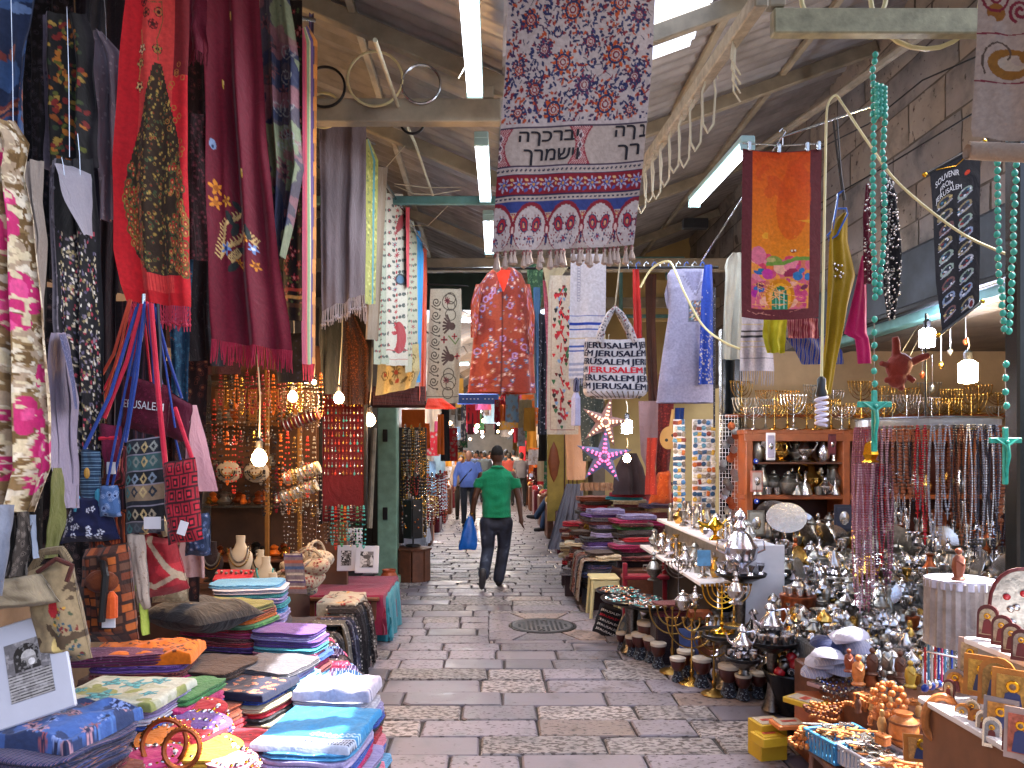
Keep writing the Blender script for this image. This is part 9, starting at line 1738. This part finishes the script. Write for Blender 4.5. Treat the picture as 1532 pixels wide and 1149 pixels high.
sc_=thing('metal_stool','dark metal stool under the seated man','stool',P(848,795,Y)); MB().bbox((0,0,.46),(.36,.36,.04),.01).obj('seat',BLACKP,sc_); [MB().tube([(.14*a,.14*b,.45),(.17*a,.17*b,0)],.012,6).obj('leg',STEEL,sc_) for a in(-1,1) for b in(-1,1)]
# ================= THE FAR ALLEY =================
FC=[('crimson','#a01c24'),('orange','#c05a18'),('white','#a8a8b0'),('sky blue','#7a9ab8'),('ochre','#a8782c'),('black','#1c1a1e'),('maroon','#4a141c'),('pink','#b84a70'),('green','#2a5a3c'),('cream','#a89878')]
def fargood(px0,px1,y0,y1,Y,c,desc,kind='speck'): 
    nm_,h=c; cloth_thing('hanging_cloth','%s cloth hanging %s'%(nm_,desc),'cloth',Cloth([(y0,px0,px1),(y1,px0-1,px1+1)],Y,Y+.1,1.3,.03,int(px0)%9),8,12,fab(h,'#8a7a70' if kind!='plain' else h,None,kind,12))
for i,(a,b,c_,d,Y,k,ds) in enumerate(((740,748,598,632,14,0,'behind the red tunic hem at the left'),(748,756,600,630,15,1,'with an orange tone below the tunic'),(757,775,590,632,13.5,3,'like a pale shirt below the red tunic'),(724,734,604,622,16,2,'as a narrow sign cloth over the crowd'),(776,796,598,640,14.5,9,'in tan folds beside the pale shirt'),(784,800,610,645,13,4,'low as an ochre square beside the heart runner'),
    (745,765,597,612,17,7,'as a pink bundle above the crowd'),(700,708,610,650,19,6,'at the left of the crowd'),(690,697,600,660,17,5,'dark at the left wall of the alley'),(768,778,640,662,16,0,'with red and white bands near the heads'),(775,785,640,668,15,2,'in white beside the red banded one'),(806,820,650,690,13.5,5,'dark by the yellow door'),(708,718,618,640,22,8,'green and small above the crowd'),(660,672,610,690,13,5,'dark and long beyond the bead strands'),(672,684,640,690,14,0,'red beside the alley wall'),(655,664,620,680,12.2,1,'orange behind the bead strands'))):
    fargood(a,b,c_,d,Y,FC[k],ds,'plain' if i%2 else 'floral')
rd=random.Random(5)
for i in range(56):
    s=-1 if i%2 else 1; Y=13.5+28*(i/56)**1.2; x=s*(1.38+rd.uniform(-.15,.1)); z=rd.uniform(1.0,2.6); k=rd.randrange(10); h=rd.uniform(.4,.9); cl_=[(EYE-z)*F/Y+VY,(EYE-z+h)*F/Y+VY]; px=x/Y*F+VX; w_=rd.uniform(.2,.45)/Y*F
    fargood(px-w_/2,px+w_/2,cl_[0],cl_[1],Y,FC[k],'%s along the far %s wall of the alley'%(nth(i//2+1),['left','right'][s>0]),'plain' if rd.random()<.5 else 'floral')
for i in range(26):
    s=-1 if i%2 else 1; Y=13+i*1.15; x=s*1.25; t=thing('stall_heap','%s stall heap of goods along the far %s side'%(nth(i//2+1),['left','right'][s>0]),'stall',(x,Y,0)); MB().bbox((0,0,.35),(.34,.8,.7),.02).obj('counter',WOOD if i%3 else fab('#4a141c','#6a2430'),t)
    for q in range(8): MB().ball((rd.uniform(-.12,.12),rd.uniform(-.3,.3),.74),rd.uniform(.05,.1),8,6).obj('ware',R_.choice([COPPER,SILVER,fab('#a01c24','#c03040'),fab('#a8782c','#c09a50'),WHITE]),t,smooth=True)
BU=sorted([(rd.uniform(-1.15,1.2),rd.uniform(15,34),rd.uniform(1.9,2.7)) for _ in range(16)],key=lambda q:q[0]/q[1])
for i in range(16):
    x,Y,z=BU[i]; p=Vector((x,Y,z)); warm=i%3; t=thing('far_bulb','%s hanging bulb far down the alley, %s by distance'%(['cold white','warm','warm'][warm],'one'),'light bulb',p); 
    t['label']='small %s bulb over the far crowd, %s from the left of sixteen'%(['white','warm','warm'][warm],nth(i+1)); t['group']='bulbs over the far crowd'; MB().ball((0,0,0),.05,8,6).obj('globe',mat('far_glow%d'%(warm>0),'#ffc890' if warm else '#eaf0ff',.4,emit=9,var=0,bump=0),t,smooth=True); MB().tube([(0,0,.04),(0,0,1.2)],.006,4).obj('cord',BLACKP,t)
    if i%2==0: l=bpy.data.lights.new('bulb_lamp','POINT'); l.energy=30; l.color=(1,.78,.55) if warm else (.85,.9,1); l.shadow_soft_size=.1; lo=bpy.data.objects.new('bulb_lamp',l); COL.objects.link(lo); lo.parent=t; lo.location=(0,0,-.12)

for i in range(26):
    Y=15+i*.8; x=rd.uniform(-.95,.95); z=rd.uniform(2.15,2.9); k=rd.randrange(10); h=rd.uniform(.4,.8); px=x/Y*F+VX; w_=rd.uniform(.25,.5)/Y*F
    fargood(px-w_/2,px+w_/2,(EYE-z-h)*F/Y+VY,(EYE-z)*F/Y+VY,Y,FC[k],'overhead above the crowd, %s from the camera'%nth(i+1),'plain' if i%2 else 'floral')

for k,(y_,e) in enumerate(((41,40),(33,18))):  # fill lights added under the vault to brighten the alley's end wall
    t=thing('far_fill_light','%s added fill light under the vault at the far end'%['last','next to last'][k],'tube light',(0,y_,3.4)); MB().bbox((0,0,0),(.9,.08,.06),.01).obj('tube',TUBE,t); MB().bbox((0,0,.06),(.95,.12,.05),.01).obj('housing',FIX,t); l=bpy.data.lights.new('fill_lamp','POINT'); l.energy=e; l.shadow_soft_size=.3; lo=bpy.data.objects.new('fill_lamp',l); COL.objects.link(lo); lo.parent=t; lo.location=(0,0,-.3)
if 0: print([l for l in LABELS if len(l.split())>16])

FP=[o for o in bpy.data.objects if o.get('category')=='person' and o.location.y>22][:8]
for i in range(12):
    src=FP[i%len(FP)]; y_=24+1.6*i; c=copytree(src,None,(rd.uniform(-.9,.9),y_,0),rd.uniform(-.3,.3)); h=C(['#8a3a34','#3a4a6a','#a8a090','#4a3a5a','#5a6a4a','#7a6a5a'][i%6]); cn=['red','blue','cream','violet','green','tan'][i%6]
    for ch in c.children:
        if ch.name.startswith('shirt'): ch.material_slots[0].link='OBJECT'; ch.material_slots[0].material=fab(['#8a3a34','#3a4a6a','#a8a090','#4a3a5a','#5a6a4a','#7a6a5a'][i%6])
    c['label']='distant figure in %s, %s nearest in the crowd at the far end'%(cn,nth(i+1)); c['group']='crowd at the far end'
